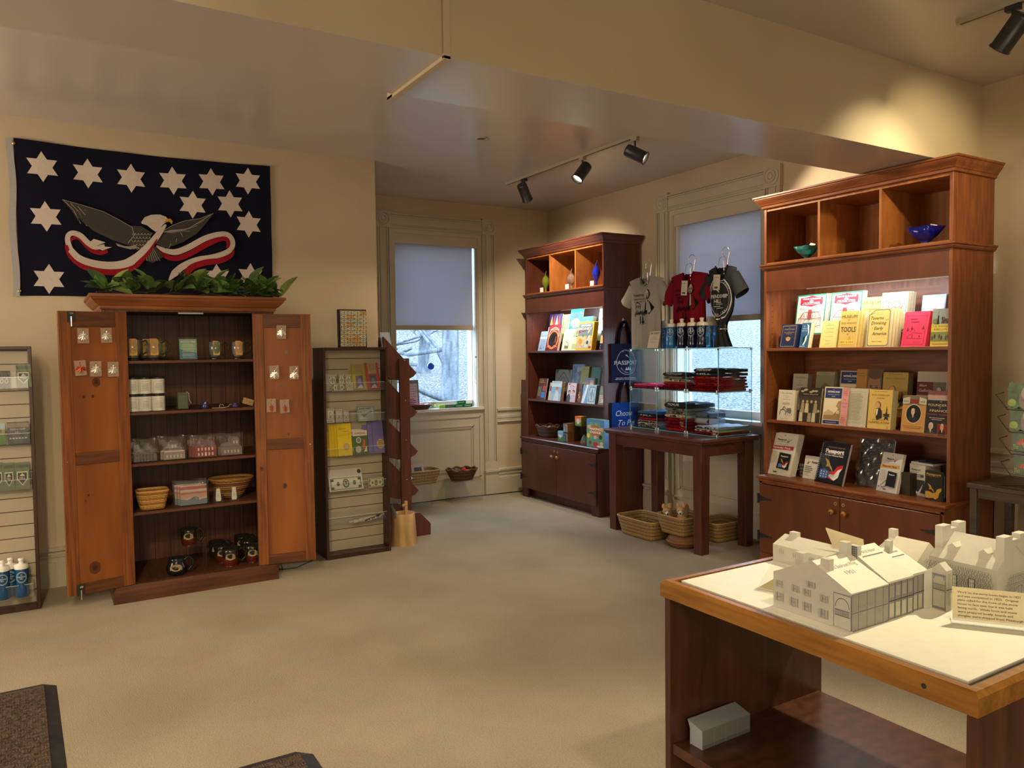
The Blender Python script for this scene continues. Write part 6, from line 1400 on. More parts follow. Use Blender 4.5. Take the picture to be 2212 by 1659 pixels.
[a.ell(x_, y_, .09, .07, c, 12) for x_, y_, c in ((.14, .72, (226, 170, 140)), (.86, .66, (220, 160, 130)), (.2, .15, (120, 70, 50)), (.84, .15, (226, 180, 150)), (.5, .36, (200, 180, 170)))]; a.ell(.1, .40, .09, .09, (226, 200, 50)); a.ell(.8, .38, .1, .08, (40, 60, 50)); a.ell(.52, .10, .14, .10, (200, 36, 50)); a.rect(.6, .02, .35, .06, (230, 230, 225))
tbox(K5(1030), K5(1262), 860+285/6.144, -4.085, ST, .055, (100, 150, 124), (110, 150, 190), 'large green and blue board game box beside the right stile', a, grp=None)
# glass finials in the cubbies
def finial(u, v0, vt, lab, col, rough=.05, tr=.6, tag_=(225, 225, 220), y=-4.26):
    z = 2.0125; x = xat(u, y, z); t = thing('glass_finial', lab, 'ornament', (x, y, z), RW, 'glass finials in the corner bookcase cubbies'); H = zat(vt, x, y)-z
    m = plain('finial%s' % lab[:6], col, rough, .8, trans=tr)
    mb = MB(); mb.lathe([(.030, 0), (.030, .006), (.012, .012), (.008, H*.18), (.018, H*.26), (.036, H*.42), (.038, H*.55), (.028, H*.68), (.012, H*.76), (.006, H*.80)], n=20, mat=m); mb.build('body', t)
    mb = MB(); mb.tube([(0, 0, H*.78), (-.004, 0, H*.86), (.008, 0, H*.93), (.016, 0, H*1.0)], [.006, .005, .004, .002], 8, m); mb.build('tip', t)
    mb = MB(); mb.box(-.035, .02, -.045, -.042, 0, .052, PAINT, lin(tag_)); mb.box(-.035, .02, -.045, -.02, 0, .001, PAINT, lin(tag_)); mb.build('price_card', t)
finial(1100+545/6.9, 0, 480+725/6.9, 'olive green glass finial in the left cubby', (.30, .38, .04)); finial(1100+925/6.9, 0, 480+685/6.9, 'clear glass finial in the middle cubby', (.95, .95, .95), .03, .9); finial(1100+1300/6.9, 0, 480+570/6.9, 'cobalt blue glass finial in the right cubby', (.02, .04, .8), tag_=(170, 180, 230))

# ---- tote bags hanging from hooks on the bookcase side
def tote(z0, lab, col, which, y=-4.36, x=5.309):
    t = thing('tote_bag', lab, 'bag', (x-.012, y, z0), LW+PI, None)   # hangs on the side face, which looks towards -x
    t.rotation_euler.z = LW
    W_, H_ = .30, .34
    def f(s_, v, o=0):
        w = W_*(.5-.5*0); fl = .012*math.sin(s_*6+v*4)*(1-v); return ((s_-.5)*W_, -.018-o-.03*math.sin(PI*s_)*math.sin(PI*min(1, v+.1))+fl, -H_+v*H_)
    mb = MB(); c = lin(col); mb.grid(lambda s_, v: f(s_, v), 12, 12, CLOTH, c); mb.grid(lambda s_, v: ((s_-.5)*W_, 0.004, -H_+v*H_), 4, 4, CLOTH, c)
    mb.grid(lambda s_, v: ((-.5)*W_, f(0, v)[1]*(1-s_)+.004*s_, -H_+v*H_), 2, 8, CLOTH, c); mb.grid(lambda s_, v: ((.5)*W_, f(1, v)[1]*(1-s_)+.004*s_, -H_+v*H_), 2, 8, CLOTH, c)
    mb.build('bag_body', t)
    for k, o in enumerate((-.016, 0.002)):
        mb = MB(); pts = [(-.07, o, -.01), (-.055, o, .10), (-.02, o, .18), (0, o, .20), (.02, o, .18), (.055, o, .10), (.07, o, -.01)]
        vs = [];
        for p_ in pts: vs += [(p_[0]-.011, p_[1], p_[2]), (p_[0]+.011, p_[1]-.002, p_[2])]
        mb.add(vs, [(2*i, 2*i+1, 2*i+3, 2*i+2) for i in range(len(pts)-1)], CLOTH, lin((20, 24, 44))); mb.build('strap', t, solid=.002)
    a = Art(); WC = (205, 210, 222)
    if which == 0:
        a.ring(.5, .52, .36, .012, WC, 40, ry=.32); a.arc_text('TO YOUR', .5, .52, .28, .035, WC, R(118), R(62)); a.arc_text('NATIONAL PARKS', .5, .52, .28, .035, WC, R(215), R(325)); a.rect(.06, .44, .88, .15, col); a.text('PASSPORT', .5, .46, .10, WC, .84, bold=.01)
        a.poly([(.44, .70), (.52, .66), (.58, .62), (.54, .68), (.50, .72)], WC); [a.poly([(.40+.07*k, .32), (.44+.07*k, .42-.02*abs(k-1)), (.48+.07*k, .32)], WC) for k in range(3)]; a.lines(.12, .11, .76, 2, .035, .014, WC, 'c', 5)
    else: a.text('Choose', .42, .66, .14, WC, .6, shear=.4); a.text('To Play', .50, .42, .14, WC, .62, shear=.4); a.line([(.2, .4), (.5, .36), (.8, .42)], .01, WC)
    mb = MB(); a.put(mb, lambda u, v, w: (f(u, v)[0], f(u, v)[1]-w, f(u, v)[2]), CLOTH, .0001, .0012); mb.build('print', t)
    h = thing('wall_hook', 'white plastic hook on the bookcase side holding the %s tote' % ('navy' if which == 0 else 'blue'), 'hook', (x-.001, y, z0+.17), LW, 'white hooks on the bookcase side')
    mb = MB(); mb.prism([(-.012, -.02), (.012, -.02), (.009, .04), (0, .055), (-.009, .04)], 1, -.004, 0, white_pl); mb.tube([(0, -.004, -.01), (0, -.02, -.014), (0, -.024, .004)], .004, 8, white_pl); mb.build('hook', h)
tote(1.50, 'navy tote bag with a white round emblem on the corner bookcase side', (34, 38, 66), 0)
tote(.985, 'bright blue tote bag with white script hanging behind the glass cubes', (26, 60, 128), 1)

# ================================================================== shirts, bottles and glass display goods
Z1, Z2, Z3 = .815+.0095, .815+.3215, .815+.6375      # bottom, middle and top glass shelf surfaces
Q = lambda a: 1320+a/6.144
QB = lambda b: 520+b/6.144
def teeshirt(u0, u1, vt, y, lab, col, logo, hem, ties=False, yawj=0, tie_z=None):
    """u0..u1: shoulder edges seen in the picture; hangs from a chrome stand hook on the top glass shelf"""
    z = Z3; xa, xb = xat(u0, y, 1.75), xat(u1, y, 1.75); W_ = abs(xa-xb); x = (xa+xb)/2; zs = zat(vt, x, y)
    t = thing('t_shirt', lab, 'shirt', (x, y, zs), RW+yawj, 'display t-shirts above the glass cubes')
    L = zs-hem; c = lin(col); hw = W_/2
    def prof(v):      # half width down the body: v 0 top .. 1 bottom
        if ties:
            k = [1, .99, .92, .86, .82, .80, .76, .66, .40, .16, .26, .42, .60]
            i = min(11, int(v*12)); f = v*12-i; return hw*(k[i]*(1-f)+k[i+1]*f)
        return hw*(1-.16*min(1, v*3)+.03*v)
    dep = .045
    def zt(s_, v):    # neckline dip only at the top
        return -v*L
    def body(s_, v, side):
        w = prof(v); xx = (s_-.5)*2*w; nd = (1-((s_-.5)*2)**2)**.5 if abs(s_-.5) < .5 else 0
        dd = dep*(.25+.75*min(1, v*5))*nd+.010*math.sin(s_*19+v*2)*v+.005*math.sin(s_*31+4)*v
        sh = -.030*abs((s_-.5)*2)**1.5*(1-min(1, v*6))
        neck = 0
        if v < .25 and abs(xx) < .052: neck = -(.072 if side < 0 else .018)*math.sqrt(max(0, 1-(xx/.052)**2))*(1-v*4)
        return (xx, side*dd-.0 if side < 0 else dd*.8, -v*L+sh+neck)
    mb = MB(); n1 = 28
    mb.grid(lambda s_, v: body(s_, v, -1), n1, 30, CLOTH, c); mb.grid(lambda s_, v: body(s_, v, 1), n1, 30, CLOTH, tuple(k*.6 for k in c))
    mb.build('shirt_body', t)
    for s in (-1, 1):
        mb = MB()
        def slv(a, v):   # sleeve tube from shoulder outwards and down
            p0 = Vector((s*hw*.74, 0, -.080)); p1 = Vector((s*(hw+.050), .0, -.215)); p = p0.lerp(p1, v)
            d = (p1-p0).normalized(); up = Vector((0, 1, 0)); b = d.cross(up).normalized(); r1 = .052+.012*v; r2 = .026+.010*v
            an = 2*PI*a; return p+b*(r1*math.cos(an)*s)+up*(r2*math.sin(an)+.004*math.sin(a*20+v*3))
        mb.grid(slv, 18, 6, CLOTH, c); mb.build('sleeve', t)
    mb = MB(); pts = [(.056*math.cos(PI+PI*k/14), -.012-.030*math.sin(PI*k/14), -.004-.076*math.sin(PI*k/14)) for k in range(15)]; mb.tube(pts, .006, 6, CLOTH, tuple(k*.9 for k in c))
    mb.build('collar', t)
    a = Art(); logo(a)
    mb = MB(); cx0, cw, cz0, ch = .0, .235, -L*.66 if not ties else -L*.66, .30
    def lf(u, v, w):
        xx = (u-.5)*cw; zz = cz0+v*ch; vv = -zz/L; s_ = .5+xx/(2*prof(vv)); b = body(s_, vv, -1); return (b[0], b[1]-w, b[2])
    a.put(mb, lf, CLOTH, .0001, .0022); mb.build('print', t)
    # chrome hook loop
    mb = MB(); mb.tube([(-.045, 0, -.02), (-.032, 0, .045), (-.012, 0, .062), (.012, 0, .062), (.032, 0, .045), (.045, 0, -.02)], .0032, 8, chrome)
    mb.tube([(-.004, 0, .062)]+[(.030+.034*math.cos(a_), .0, .090+.034*math.sin(a_)) for a_ in [R(200-k*22) for k in range(11)]]+[(.052, .0, .03), (.046, 0, .0)], .0032, 8, chrome); mb.build('hanger', t)
    mb = MB(); mb.cyl((0, .012, .03), (0, .03, -zs+Z3+.004), .004, n=8, mat=chrome); mb.box(-.06, .06, -.03, .09, -zs+Z3+.0006, -zs+Z3+.004, chrome); mb.build('stand', t)
    return t, x, zs
def mono(c):
    def f(a):
        a.text('Friendship Hill', .42, .76, .075, c, .80); a.text('National Historic Site', .40, .665, .045, c, .76); a.text('The Home of Albert Gallatin', .40, .60, .035, c, .72)
        a.poly([(.60, .30), (.66, .56), (.76, .66), (.88, .60), (1.04, .44), (.94, .34), (.86, .26)], c); a.ell(.78, .80, .115, .13, c, 20)
        sk = {True: (176, 168, 158)}.get(sum(c) < 100 and c[0] < 60 and c[2] < 60 and c[0] > 20, (126, 24, 38)); a.ell(.745, .80, .095, .118, sk, 20); a.poly([(.70, .36), (.80, .40), (.78, .66), (.72, .66)], sk)
        a.rect(.69, .80, .045, .018, c); a.rect(.765, .80, .045, .018, c); a.line([(.74, .78), (.725, .745), (.745, .735)], .008, c); a.line([(.71, .705), (.77, .705)], .010, c)
        a.frame(.12, .42, .30, .14, .015, c); a.poly([(.10, .55), (.27, .62), (.45, .55), (.27, .585)], c); [a.rect(.15+.06*k, .45, .025, .07, c) for k in range(5)]
        q = random.Random(4); [a.line([(.05+.03*k, .20+q.uniform(0, .1)), (.08+.03*k, .36+q.uniform(-.06, .06)), (.12+.03*k, .24+q.uniform(0, .1))], .018, c) for k in range(22)]
        a.rect(.40, .02, .035, .2, c); a.rect(.50, .04, .12, .05, c); a.rect(.52, .0, .05, .2, c)
    return f
def oval(a):
    c = (205, 205, 200); a.ring(.5, .5, .44, .025, c, 44, ry=.52); a.ring(.5, .5, .37, .012, c, 40, ry=.44); a.arc_text('PASSPORT TO YOUR', .5, .5, .405, .045, c, R(150), R(30)); a.arc_text('NATIONAL PARKS', .5, .5, .41, .045, c, R(215), R(325))
    a.text('FRIENDSHIP', .5, .50, .085, c, .66, bold=.02); a.text('HILL', .5, .385, .085, c, .28, bold=.02); a.rect(.30, .345, .4, .012, c); a.rect(.30, .25, .4, .012, c); a.lines(.32, .29, .36, 1, .04, .016, c); a.poly([(.40, .72), (.5, .66), (.56, .62), (.52, .70), (.47, .74)], c)
TY = -4.20
t1, *_ = teeshirt(Q(250), Q(700), QB(470), TY, 'grey t-shirt with a black portrait print, left of the three', (150, 146, 140), mono((24, 22, 22)), Z3-.05+.045, yawj=.0)
t2, *_ = teeshirt(Q(800), Q(1290), QB(410), TY, 'dark red t-shirt with a black portrait print, middle of the three', (112, 16, 32), mono((30, 14, 16)), Z3+.012)
t3, *_ = teeshirt(Q(1300), Q(1670), QB(322), TY, 'black t-shirt with an oval white emblem, tied at the bottom', (44, 46, 50), oval, Z3+.006, ties=True)
for par, lab, dx, dz, rr in ((t2, 0, .0, -.125, .10), (t3, 0, -.01, -.125, .06)):
    mb = MB(); mb.xf = Matrix.Translation((dx, -.05, dz)) @ Matrix.Rotation(rr, 4, 'Y'); mb.box(-.032, .032, -.001, 0, -.055, .055, PAINT, lin((196, 186, 174))); a = Art(); a.rect(.2, .8, .6, .03, (110, 104, 98)); a.lines(.2, .7, .6, 5, .08, .012, (150, 144, 136), 'c'); a.rect(.25, .1, .5, .12, (70, 66, 64)); a.put(mb, nput(.064, .11, yo=-.0012, z0=-.055)); o = mb.build('swing_tag', par); o['label'] = 'cream swing tag on the chest'
mb = MB(); mb.tube([(.05*math.cos(2*PI*k/16), .035*math.sin(2*PI*k/16)-.01, 0) for k in range(16)], .004, 6, chrome, closed=True); o = mb.build('tie_band', t3); o.location = (0, 0, -(t3.location.z-Z3)*.775)
# sign
xs = xat(Q(550), -4.10, Z3)
t = thing('sign_holder', 'cream TEE SHIRTS price sign in a clear stand on the top glass shelf', 'sign', (xs, -4.10, Z3+.0006), RW-.05, None, -.22)
mb = MB(); mb.box(-.068, .068, 0, .002, 0, .142, acrylic); mb.box(-.068, .068, 0, .05, 0, .002, acrylic); mb.build('clear_stand', t)
mb = MB(); mb.box(-.066, .066, -.0015, -.0003, .003, .138, PAINT, lin((214, 200, 186))); a = Art(); a.text('TEE SHIRTS', .5, .84, .085, (40, 34, 34), .82, shear=.2, bold=.03); a.rect(.15, .79, .7, .006, (90, 80, 76)); a.text('$20.00', .5, .66, .04, (50, 44, 44), .26); a.lines(.2, .60, .6, 2, .08, .02, (120, 108, 104), 'c'); a.text('$22.00', .5, .38, .04, (50, 44, 44), .26); a.lines(.2, .32, .6, 1, .08, .02, (120, 108, 104), 'c'); a.put(mb, nput(.132, .135, yo=-.0016, z0=.003)); mb.build('printed_card', t)
GB2 = 'blue sports bottles on the top glass shelf'
darkb = plain('dark_blue_bottle', (.006, .012, .05), .12, .7); ivory = plain('ivory_cap', (.72, .68, .56), .45)
for u, y, l, m_ in ((805, -4.13, 'light blue bottle, first right of the TEE SHIRTS sign', bluel), (940, -4.12, 'dark blue bottle, second in the row right of the sign', darkb), (1078, -4.12, 'dark blue bottle, third in the row right of the sign', darkb), (1205, -4.12, 'dark blue bottle, fourth in the row, nearest the black shirt', darkb),
        (1300, -4.20, 'blue bottle half hidden behind the black shirt', bluel), (1370, -4.26, 'light blue bottle behind the black shirt hem', bluel), (900, -4.30, 'light blue bottle in the back row behind the dark ones', bluel), (700, -4.28, 'pale bottle behind the TEE SHIRTS sign', bluel)):
    bottle((xat(Q(u), y, Z3), y, Z3+.0006), l, GB2, m_, RW+.5, 1.0, ivory)
# folded shirts
def fold(u0, u1, z, lab, col, pat=None, h=.018, y=-4.12, dep=.26, grp=None, dx=0, sag=0):
    xa, xb = rwx(u0, u1, y, z if z < Z3 else z); xb = max(xb, 3.925); W_ = abs(xa-xb); x = (xa+xb)/2; q = random.Random(int(z*10000)+int(u0)); ph = q.uniform(0, 6)
    h *= 1.16; t = thing('folded_shirt', lab, 'shirt', (x+q.uniform(-.004, .004), y+q.uniform(-.006, .004), z), RW+q.uniform(-.03, .03), grp)
    c = lin(col); mb = MB()
    def loop(s_, v):  # rounded front fold: v goes around from the bottom over the front to the top
        xx = (s_-.5)*W_; ed = 1-max(0, abs(s_-.5)*2-.88)*3
        a_ = -PI/2-PI*v; hh = h*ed
        wv = .0025*math.sin(s_*13+ph)*math.sin(PI*v); return (xx, -.0+h*.5*math.cos(a_)*1.1+wv, h/2+hh/2*math.sin(a_))
    mb.grid(loop, 22, 8, CLOTH, c)
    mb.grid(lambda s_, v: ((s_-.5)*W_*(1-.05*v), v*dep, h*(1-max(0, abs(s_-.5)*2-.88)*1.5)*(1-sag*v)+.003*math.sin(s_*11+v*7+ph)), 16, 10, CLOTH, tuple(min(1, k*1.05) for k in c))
    mb.grid(lambda s_, v: ((s_-.5)*W_*(1-.05*v), v*dep, .0005), 2, 2, CLOTH, c)
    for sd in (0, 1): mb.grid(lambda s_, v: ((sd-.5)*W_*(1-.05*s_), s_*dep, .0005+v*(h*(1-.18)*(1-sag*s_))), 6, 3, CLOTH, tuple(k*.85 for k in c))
    mb.build('cloth', t)
    if pat:
        a = Art(); pat(a, q); m2 = MB()
        def pf(u, v, w):
            p = loop(u, .15+.75*v); return (p[0], p[1]-w-.0012, p[2]+.0004)
        a.put(m2, pf, CLOTH, .00006, .0006); m2.build('print', t)
    return t
GR_, BK_, RD_, BL_, CR_, PK_ = (128, 124, 116), (34, 36, 42), (120, 14, 24), (60, 84, 120), (176, 168, 150), (204, 60, 110)
def blot(c, n=14):
    def f(a, q):
        for k in range(n):
            x = q.uniform(.08, .92); a.poly([(x, q.uniform(.1, .3)), (x+q.uniform(.03, .08), q.uniform(.2, .5)), (x+q.uniform(0, .06), q.uniform(.6, .9)), (x-q.uniform(.01, .04), q.uniform(.5, .8))], c)
    return f
def word(w, c, n=0):
    def f(a, q): a.text(w, .45, .45, .38, c, .62, bold=.03); a.line([(.1, .35), (.3, .2), (.6, .2)], .02, c)
    return f
def tagp(a, q): a.rect(.74, .1, .16, .7, (196, 188, 170)); blot((60, 10, 16), 6)(a, q)
def stack(u0, u1, z, items, y, dep, grp, where, lift=0):
    n = len(items); cur = z+.0006
    for k, (nm, col, pat, h) in enumerate(items):
        lv = ['bottom', 'second', 'third', 'fourth', 'fifth', 'sixth', 'seventh', 'eighth'][k] if k < n-1 else 'top'
        fold(u0, u1, cur, '%s folded shirt, %s of the %s' % (nm, lv, where), col, pat, h, y, dep, grp, sag=.15 if k else 0); cur += h*1.16+.0012
S6 = lambda a: 1320+a/6.144
stack(S6(1105), S6(1425), Z2, [('dark red', RD_, blot((50, 8, 14)), .018), ('dark red', RD_, blot((50, 8, 14)), .016), ('bright red', (150, 22, 34), blot((60, 10, 16)), .02), ('dark red', RD_, blot((60, 20, 16)), .018), ('red', (140, 24, 34), tagp, .018), ('black', BK_, word('HILL', (170, 170, 170)), .022), ('black FRIENDSHIP', (30, 32, 38), word('FRIENDSHIP', (200, 200, 196)), .026)], -4.085, .30, 'shirts folded on the middle glass shelf', 'right-hand stack, middle glass shelf')
stack(S6(705), S6(1050), Z2, [('dark red', RD_, blot((50, 8, 14)), .016), ('dark red', RD_, blot((60, 10, 16)), .016), ('red', (140, 22, 34), None, .016), ('cream and black', CR_, blot((30, 28, 28), 10), .02), ('grey', (120, 118, 110), blot((30, 28, 28), 8), .016), ('black', BK_, word('FRIENDSHIP', (160, 160, 160)), .024)], -4.10, .28, 'shirts folded on the middle glass shelf', 'centre stack, middle glass shelf')
stack(S6(310), S6(690), Z2, [('dark magenta', (130, 20, 60), tagp, .014), ('bright pink', PK_, None, .013)], -4.12, .26, 'shirts folded on the middle glass shelf', 'left-hand pair, middle glass shelf')
stack(S6(730), S6(1000), Z1, [('bright red', (150, 18, 30), None, .018), ('dark red', RD_, tagp, .022), ('dark red', (96, 14, 24), tagp, .022), ('dark red', RD_, tagp, .022), ('grey patterned', CR_, blot((30, 28, 28), 16), .022), ('grey patterned', GR_, blot((30, 28, 28), 16), .020), ('grey', (120, 118, 112), blot((36, 34, 34), 10), .018), ('black emblem', BK_, word('TOUR', (190, 190, 180)), .034)], -4.085, .30, 'shirts folded on the table under the glass', 'tall centre stack on the table')
stack(S6(370), S6(620), Z1, [('grey patterned', GR_, blot((30, 28, 28), 16), .016), ('cream patterned', CR_, blot((30, 28, 28), 16), .016), ('grey patterned', GR_, blot((30, 28, 28), 14), .016), ('red', (140, 20, 32), None, .018), ('black', BK_, word('HILL', (160, 160, 160)), .022), ('blue', BL_, None, .020)], -4.10, .28, 'shirts folded on the table under the glass', 'left stack on the table')
stack(S6(1120), S6(1420), Z1, [('dark red', RD_, tagp, .016), ('cream patterned', CR_, blot((30, 28, 28), 14), .016), ('pale blue-grey', (150, 160, 170), blot((30, 28, 28), 14), .018)], -4.085, .32, 'shirts folded on the table under the glass', 'low right stack on the table')
stack(S6(1460), S6(1700), Z2, [('orange red', (130, 50, 40), None, .03), ('grey green', (70, 76, 78), None, .045)], -4.14, .22, 'shirts folded on the middle glass shelf', 'soft pile at the right end, middle glass shelf')
stack(S6(1030), S6(1300), Z1, [('dark red', (90, 20, 34), None, .03), ('dusky red', (130, 60, 76), None, .02), ('light grey', (150, 156, 166), None, .04), ('blue grey', (86, 96, 112), None, .035)], -4.20, .18, 'shirts folded on the table under the glass', 'crumpled pile behind the tall centre stack')

# ---- baskets under the table
def seabasket(x, y, lab, hx, hy, z=.001, H=.14):
    t = thing('basket', lab, 'basket', (x, y, z), RW, 'seagrass baskets under the display table')
    basket_weave(t, hx*.82, hy*.80, hx, hy, H, SEA, SEA2, 15, 50, 7, .008); return t
seabasket(4.575, -3.985, 'seagrass basket at the left under the display table', .215, .145)
seabasket(4.225, -4.04, 'seagrass basket holding plush squirrels, raised on a round basket', .145, .155, .083, .135)
seabasket(4.19, -4.375, 'seagrass basket at the back right under the display table', .13, .165)
t = thing('basket', 'round braided brown basket lying under the squirrel basket', 'basket', (4.17, -3.99, .001), RW)
basket_weave(t, .10, .10, .12, .12, .040, lin((130, 88, 56)), lin((96, 60, 38)), 3, 14, 2, .012); mb = MB(); mb.lathe([(.12, .042), (.118, .066), (.10, .080), (.02, .080)], n=24, mat=wk, col=lin((120, 80, 50)), cap0=False, cap1=True); mb.build('upper_braid', t)
def squirrel(x, y, z, rz, lab, tilt=0, s=1.0):
    t = thing('plush_squirrel', lab, 'toy', (x, y, z), rz, 'plush squirrels in the seagrass basket', tilt)
    F1, F2 = lin((196, 158, 122)), lin((232, 222, 206))
    mb = MB(); mb.lathe([(.004, 0), (.034, .008), (.042, .04), (.034, .08), (.022, .105), (.010, .115)], n=18, mat=CLOTH, col=F1, sy=.85); mb.build('body', t)
    mb = MB(); mb.lathe([(.003, 0), (.016, .008), (.024, .04), (.016, .07), (.003, .08)], (0, -.016, .012), n=14, mat=CLOTH, col=F2); mb.build('belly', t)
    mb = MB(); mb.lathe([(.003, -.032), (.020, -.024), (.031, 0), (.024, .024), (.004, .032)], (0, -.004, .135), n=18, mat=CLOTH, col=F1); mb.build('head', t)
    mb = MB(); mb.cyl((0, -.022, .128), (0, -.052, .122), .017, .010, 12, mat=CLOTH, col=F2); mb.build('muzzle', t)
    mb = MB(); mb.lathe([(.002, -.008), (.008, 0), (.002, .008)], (0, -.055, .125), n=10, mat=metal_b); mb.build('nose', t)
    for sx in (-1, 1):
        mb = MB(); mb.lathe([(.002, -.020), (.012, -.01), (.014, .004), (.008, .018), (.002, .024)], (sx*.022, .0, .172), n=12, mat=CLOTH, col=F1, sy=.5); mb.build('ear', t)
        mb = MB(); mb.lathe([(.001, -.004), (.004, 0), (.001, .004)], (sx*.014, -.030, .142), n=8, mat=metal_b); mb.build('eye', t)
        mb = MB(); mb.tube([(sx*.028, -.01, .085), (sx*.034, -.03, .065), (sx*.016, -.042, .055)], [.012, .010, .009], 8, CLOTH, F1); mb.build('arm', t)
    mb = MB(); mb.tube([(0, .03, .02), (.01, .06, .05), (.02, .065, .11), (.03, .05, .16), (.035, .03, .185)], [.016, .026, .032, .028, .012], 10, CLOTH, lin((190, 150, 112))); mb.build('tail', t)
squirrel(4.335, -3.97, .095, RW+1.0, 'plush squirrel peering out at the left corner of the raised basket')
squirrel(4.215, -4.0, .115, RW+.75, 'plush squirrel sitting upright in the middle of the raised basket')
t = thing('dark_bundle', 'dark folded cloth lying in the left seagrass basket', 'cloth', (4.575, -3.99, .03), RW); MB().grid(lambda s_, v: ((s_-.5)*.2, (v-.5)*.12, .03*math.sin(PI*s_)*math.sin(PI*v)+.005*math.sin(s_*17+v*9)), 12, 8, CLOTH, lin((40, 34, 50))).build('cloth', t)

# ================================================================== large bookcase goods
G = 'books on the lit shelf of the large bookcase'
NV = (24, 34, 70); GD = (190, 160, 100)
a = Art(); a.frame(.08, .06, .84, .88, .015, GD); a.text('The', .5, .84, .03, GD, .1); a.text('CONSTITUTION', .5, .76, .05, GD, .62); a.text('of', .5, .70, .025, GD, .06); a.text('The United States', .5, .64, .04, GD, .62); a.text('of America', .5, .58, .04, GD, .36); a.ell(.5, .38, .13, .09, GD); a.ell(.5, .38, .09, .06, (150, 120, 60)); a.poly([(.3, .44), (.5, .36), (.7, .44), (.5, .30)], GD)
book(c3(212), c3(388), r3(607), -4.165, S1, a, NV, 'navy blue hardback with gold emblem, left end of the lit shelf', .009, .22, n=3, grp=G, page=(30, 40, 76), dx=-.004)
a = Art(); a.text('THE', .3, .84, .05, (220, 230, 235), .2); a.text('WHALE AT', .42, .75, .05, (220, 230, 235), .55); a.text("RIVER'S END", .36, .66, .05, (220, 230, 235), .6); a.poly([(.55, .95), (.8, .9), (.9, .6), (.8, .45), (.75, .7), (.62, .9)], (235, 240, 240)); a.poly([(.75, .5), (.6, .45), (.35, .12), (.5, .1), (.72, .3)], (240, 242, 240)); a.poly([(.3, .4), (.5, .5), (.55, .3), (.35, .1)], (20, 40, 60)); a.lines(.1, .05, .7, 1, .03, .02, (220, 230, 230))
book(c3(415), c3(540), r3(592), -4.17, S1, a, (44, 100, 140), 'blue paperback with a white bird shape, beside the navy hardback', .030, .18, grp=G, page=(226, 206, 160), n=1, rj=-.25)
a = Art(); a.frame(.06, .05, .88, .9, .006, (150, 140, 90)); a.lines(.25, .86, .5, 2, .05, .012, (120, 112, 80), 'c'); a.lines(.2, .70, .6, 1, .05, .014, (120, 112, 80), 'c'); a.rect(.1, .64, .8, .004, (150, 140, 90)); a.lines(.2, .56, .6, 1, .05, .012, (120, 112, 80), 'c'); a.lines(.2, .4, .6, 1, .05, .012, (120, 112, 80), 'c'); a.lines(.3, .24, .4, 1, .05, .012, (150, 100, 60), 'c'); a.lines(.3, .12, .4, 1, .05, .012, (150, 100, 60), 'c')
book(c3(650), c3(830), r3(568), -4.165, S1, a, (226, 208, 130), 'plain cream booklet with small print, left of the tools book', .004, .22, n=5, grp=G, page=(226, 210, 150), dx=-.003)
def museum(a):
    [a.line([(.1+.13*k, 0), (.12+.13*k, 1)], .006, (196, 166, 80)) for k in range(7)]; a.text('A', .5, .92, .03, (70, 56, 30), .05); a.text('MUSEUM', .5, .80, .085, (52, 40, 24), .84); a.text('of', .5, .73, .05, (70, 56, 30), .12, shear=.3); a.text('Early American', .5, .64, .06, (110, 76, 30), .86, shear=.3); a.text('TOOLS', .5, .42, .14, (44, 34, 22), .84, bold=.015); a.text('by', .5, .34, .05, (70, 56, 30), .12, shear=.3)
    a.poly([(.5, .16), (.56, .30), (.66, .30), (.72, .16)], (214, 160, 50)); a.rect(.12, .08, .78, .12, (236, 206, 90)); a.text('ERIC SLOANE', .5, .115, .055, (60, 46, 20), .7)
a = Art(); museum(a)
book(c3(852), c3(1045), r3(462), -4.16, S1, a, (222, 190, 104), 'straw yellow MUSEUM of TOOLS book, front row of the lit shelf', .008, .16, n=3, grp=G, page=(230, 220, 190), dx=-.014)
a = Art(); [a.line([(.1+.15*k, .05+.1*(k % 3)), (.3+.12*k, .3), (.2+.13*k, .6), (.4+.1*k, .9)], .02, (70, 70, 72)) for k in range(5)]; a.ell(.3, .3, .15, .06, (90, 100, 110))
book(c3(975), c3(1120), r3(478), -4.185, S1, a, (220, 214, 198), 'white book with ink sketches behind the tools book', .014, .16, n=2, grp=G, page=(226, 206, 160), dx=-.006)
def tavern(a, c=(236, 212, 128)):
    a.rect(.0, .0, 1, 1, (196, 180, 130)); a.poly([(.10, .03), (.9, .03), (.96, .08), (.96, .93), (.9, .98), (.28, .98), (.06, .84), (.06, .08)], (70, 84, 90)); a.poly([(.12, .045), (.88, .045), (.94, .09), (.94, .92), (.88, .965), (.30, .965), (.08, .83), (.08, .09)], c); a.poly([(.06, .84), (.3, .98), (.12, .98), (.04, .92)], (224, 206, 150)); a.line([(.06, .84), (.28, .90), (.3, .98)], .012, (90, 96, 90))
    B = (64, 44, 26); a.text('Taverns', .42, .72, .085, B, .56, shear=.25, bold=.01); a.text('and', .84, .69, .035, B, .14, shear=.25); a.text('Drinking', .5, .59, .085, B, .66, shear=.25, bold=.01); a.text('in', .24, .49, .035, B, .06, shear=.25); a.text('Early', .52, .45, .085, B, .40, shear=.25, bold=.01); a.text('America', .55, .31, .085, B, .62, shear=.25, bold=.01); a.text('Sharon V. Salinger', .48, .13, .03, B, .44)
    a.lines(.3, .86, .4, 1, .03, .006, (150, 130, 80), 'c')
a = Art(); tavern(a)
book(c3(1152), c3(1402), r3(440), -4.16, S1, a, (226, 204, 130), 'yellow Taverns and Drinking book, front row of the lit shelf', .022, .14, n=4, grp=G, page=(236, 222, 180), dx=-.004)
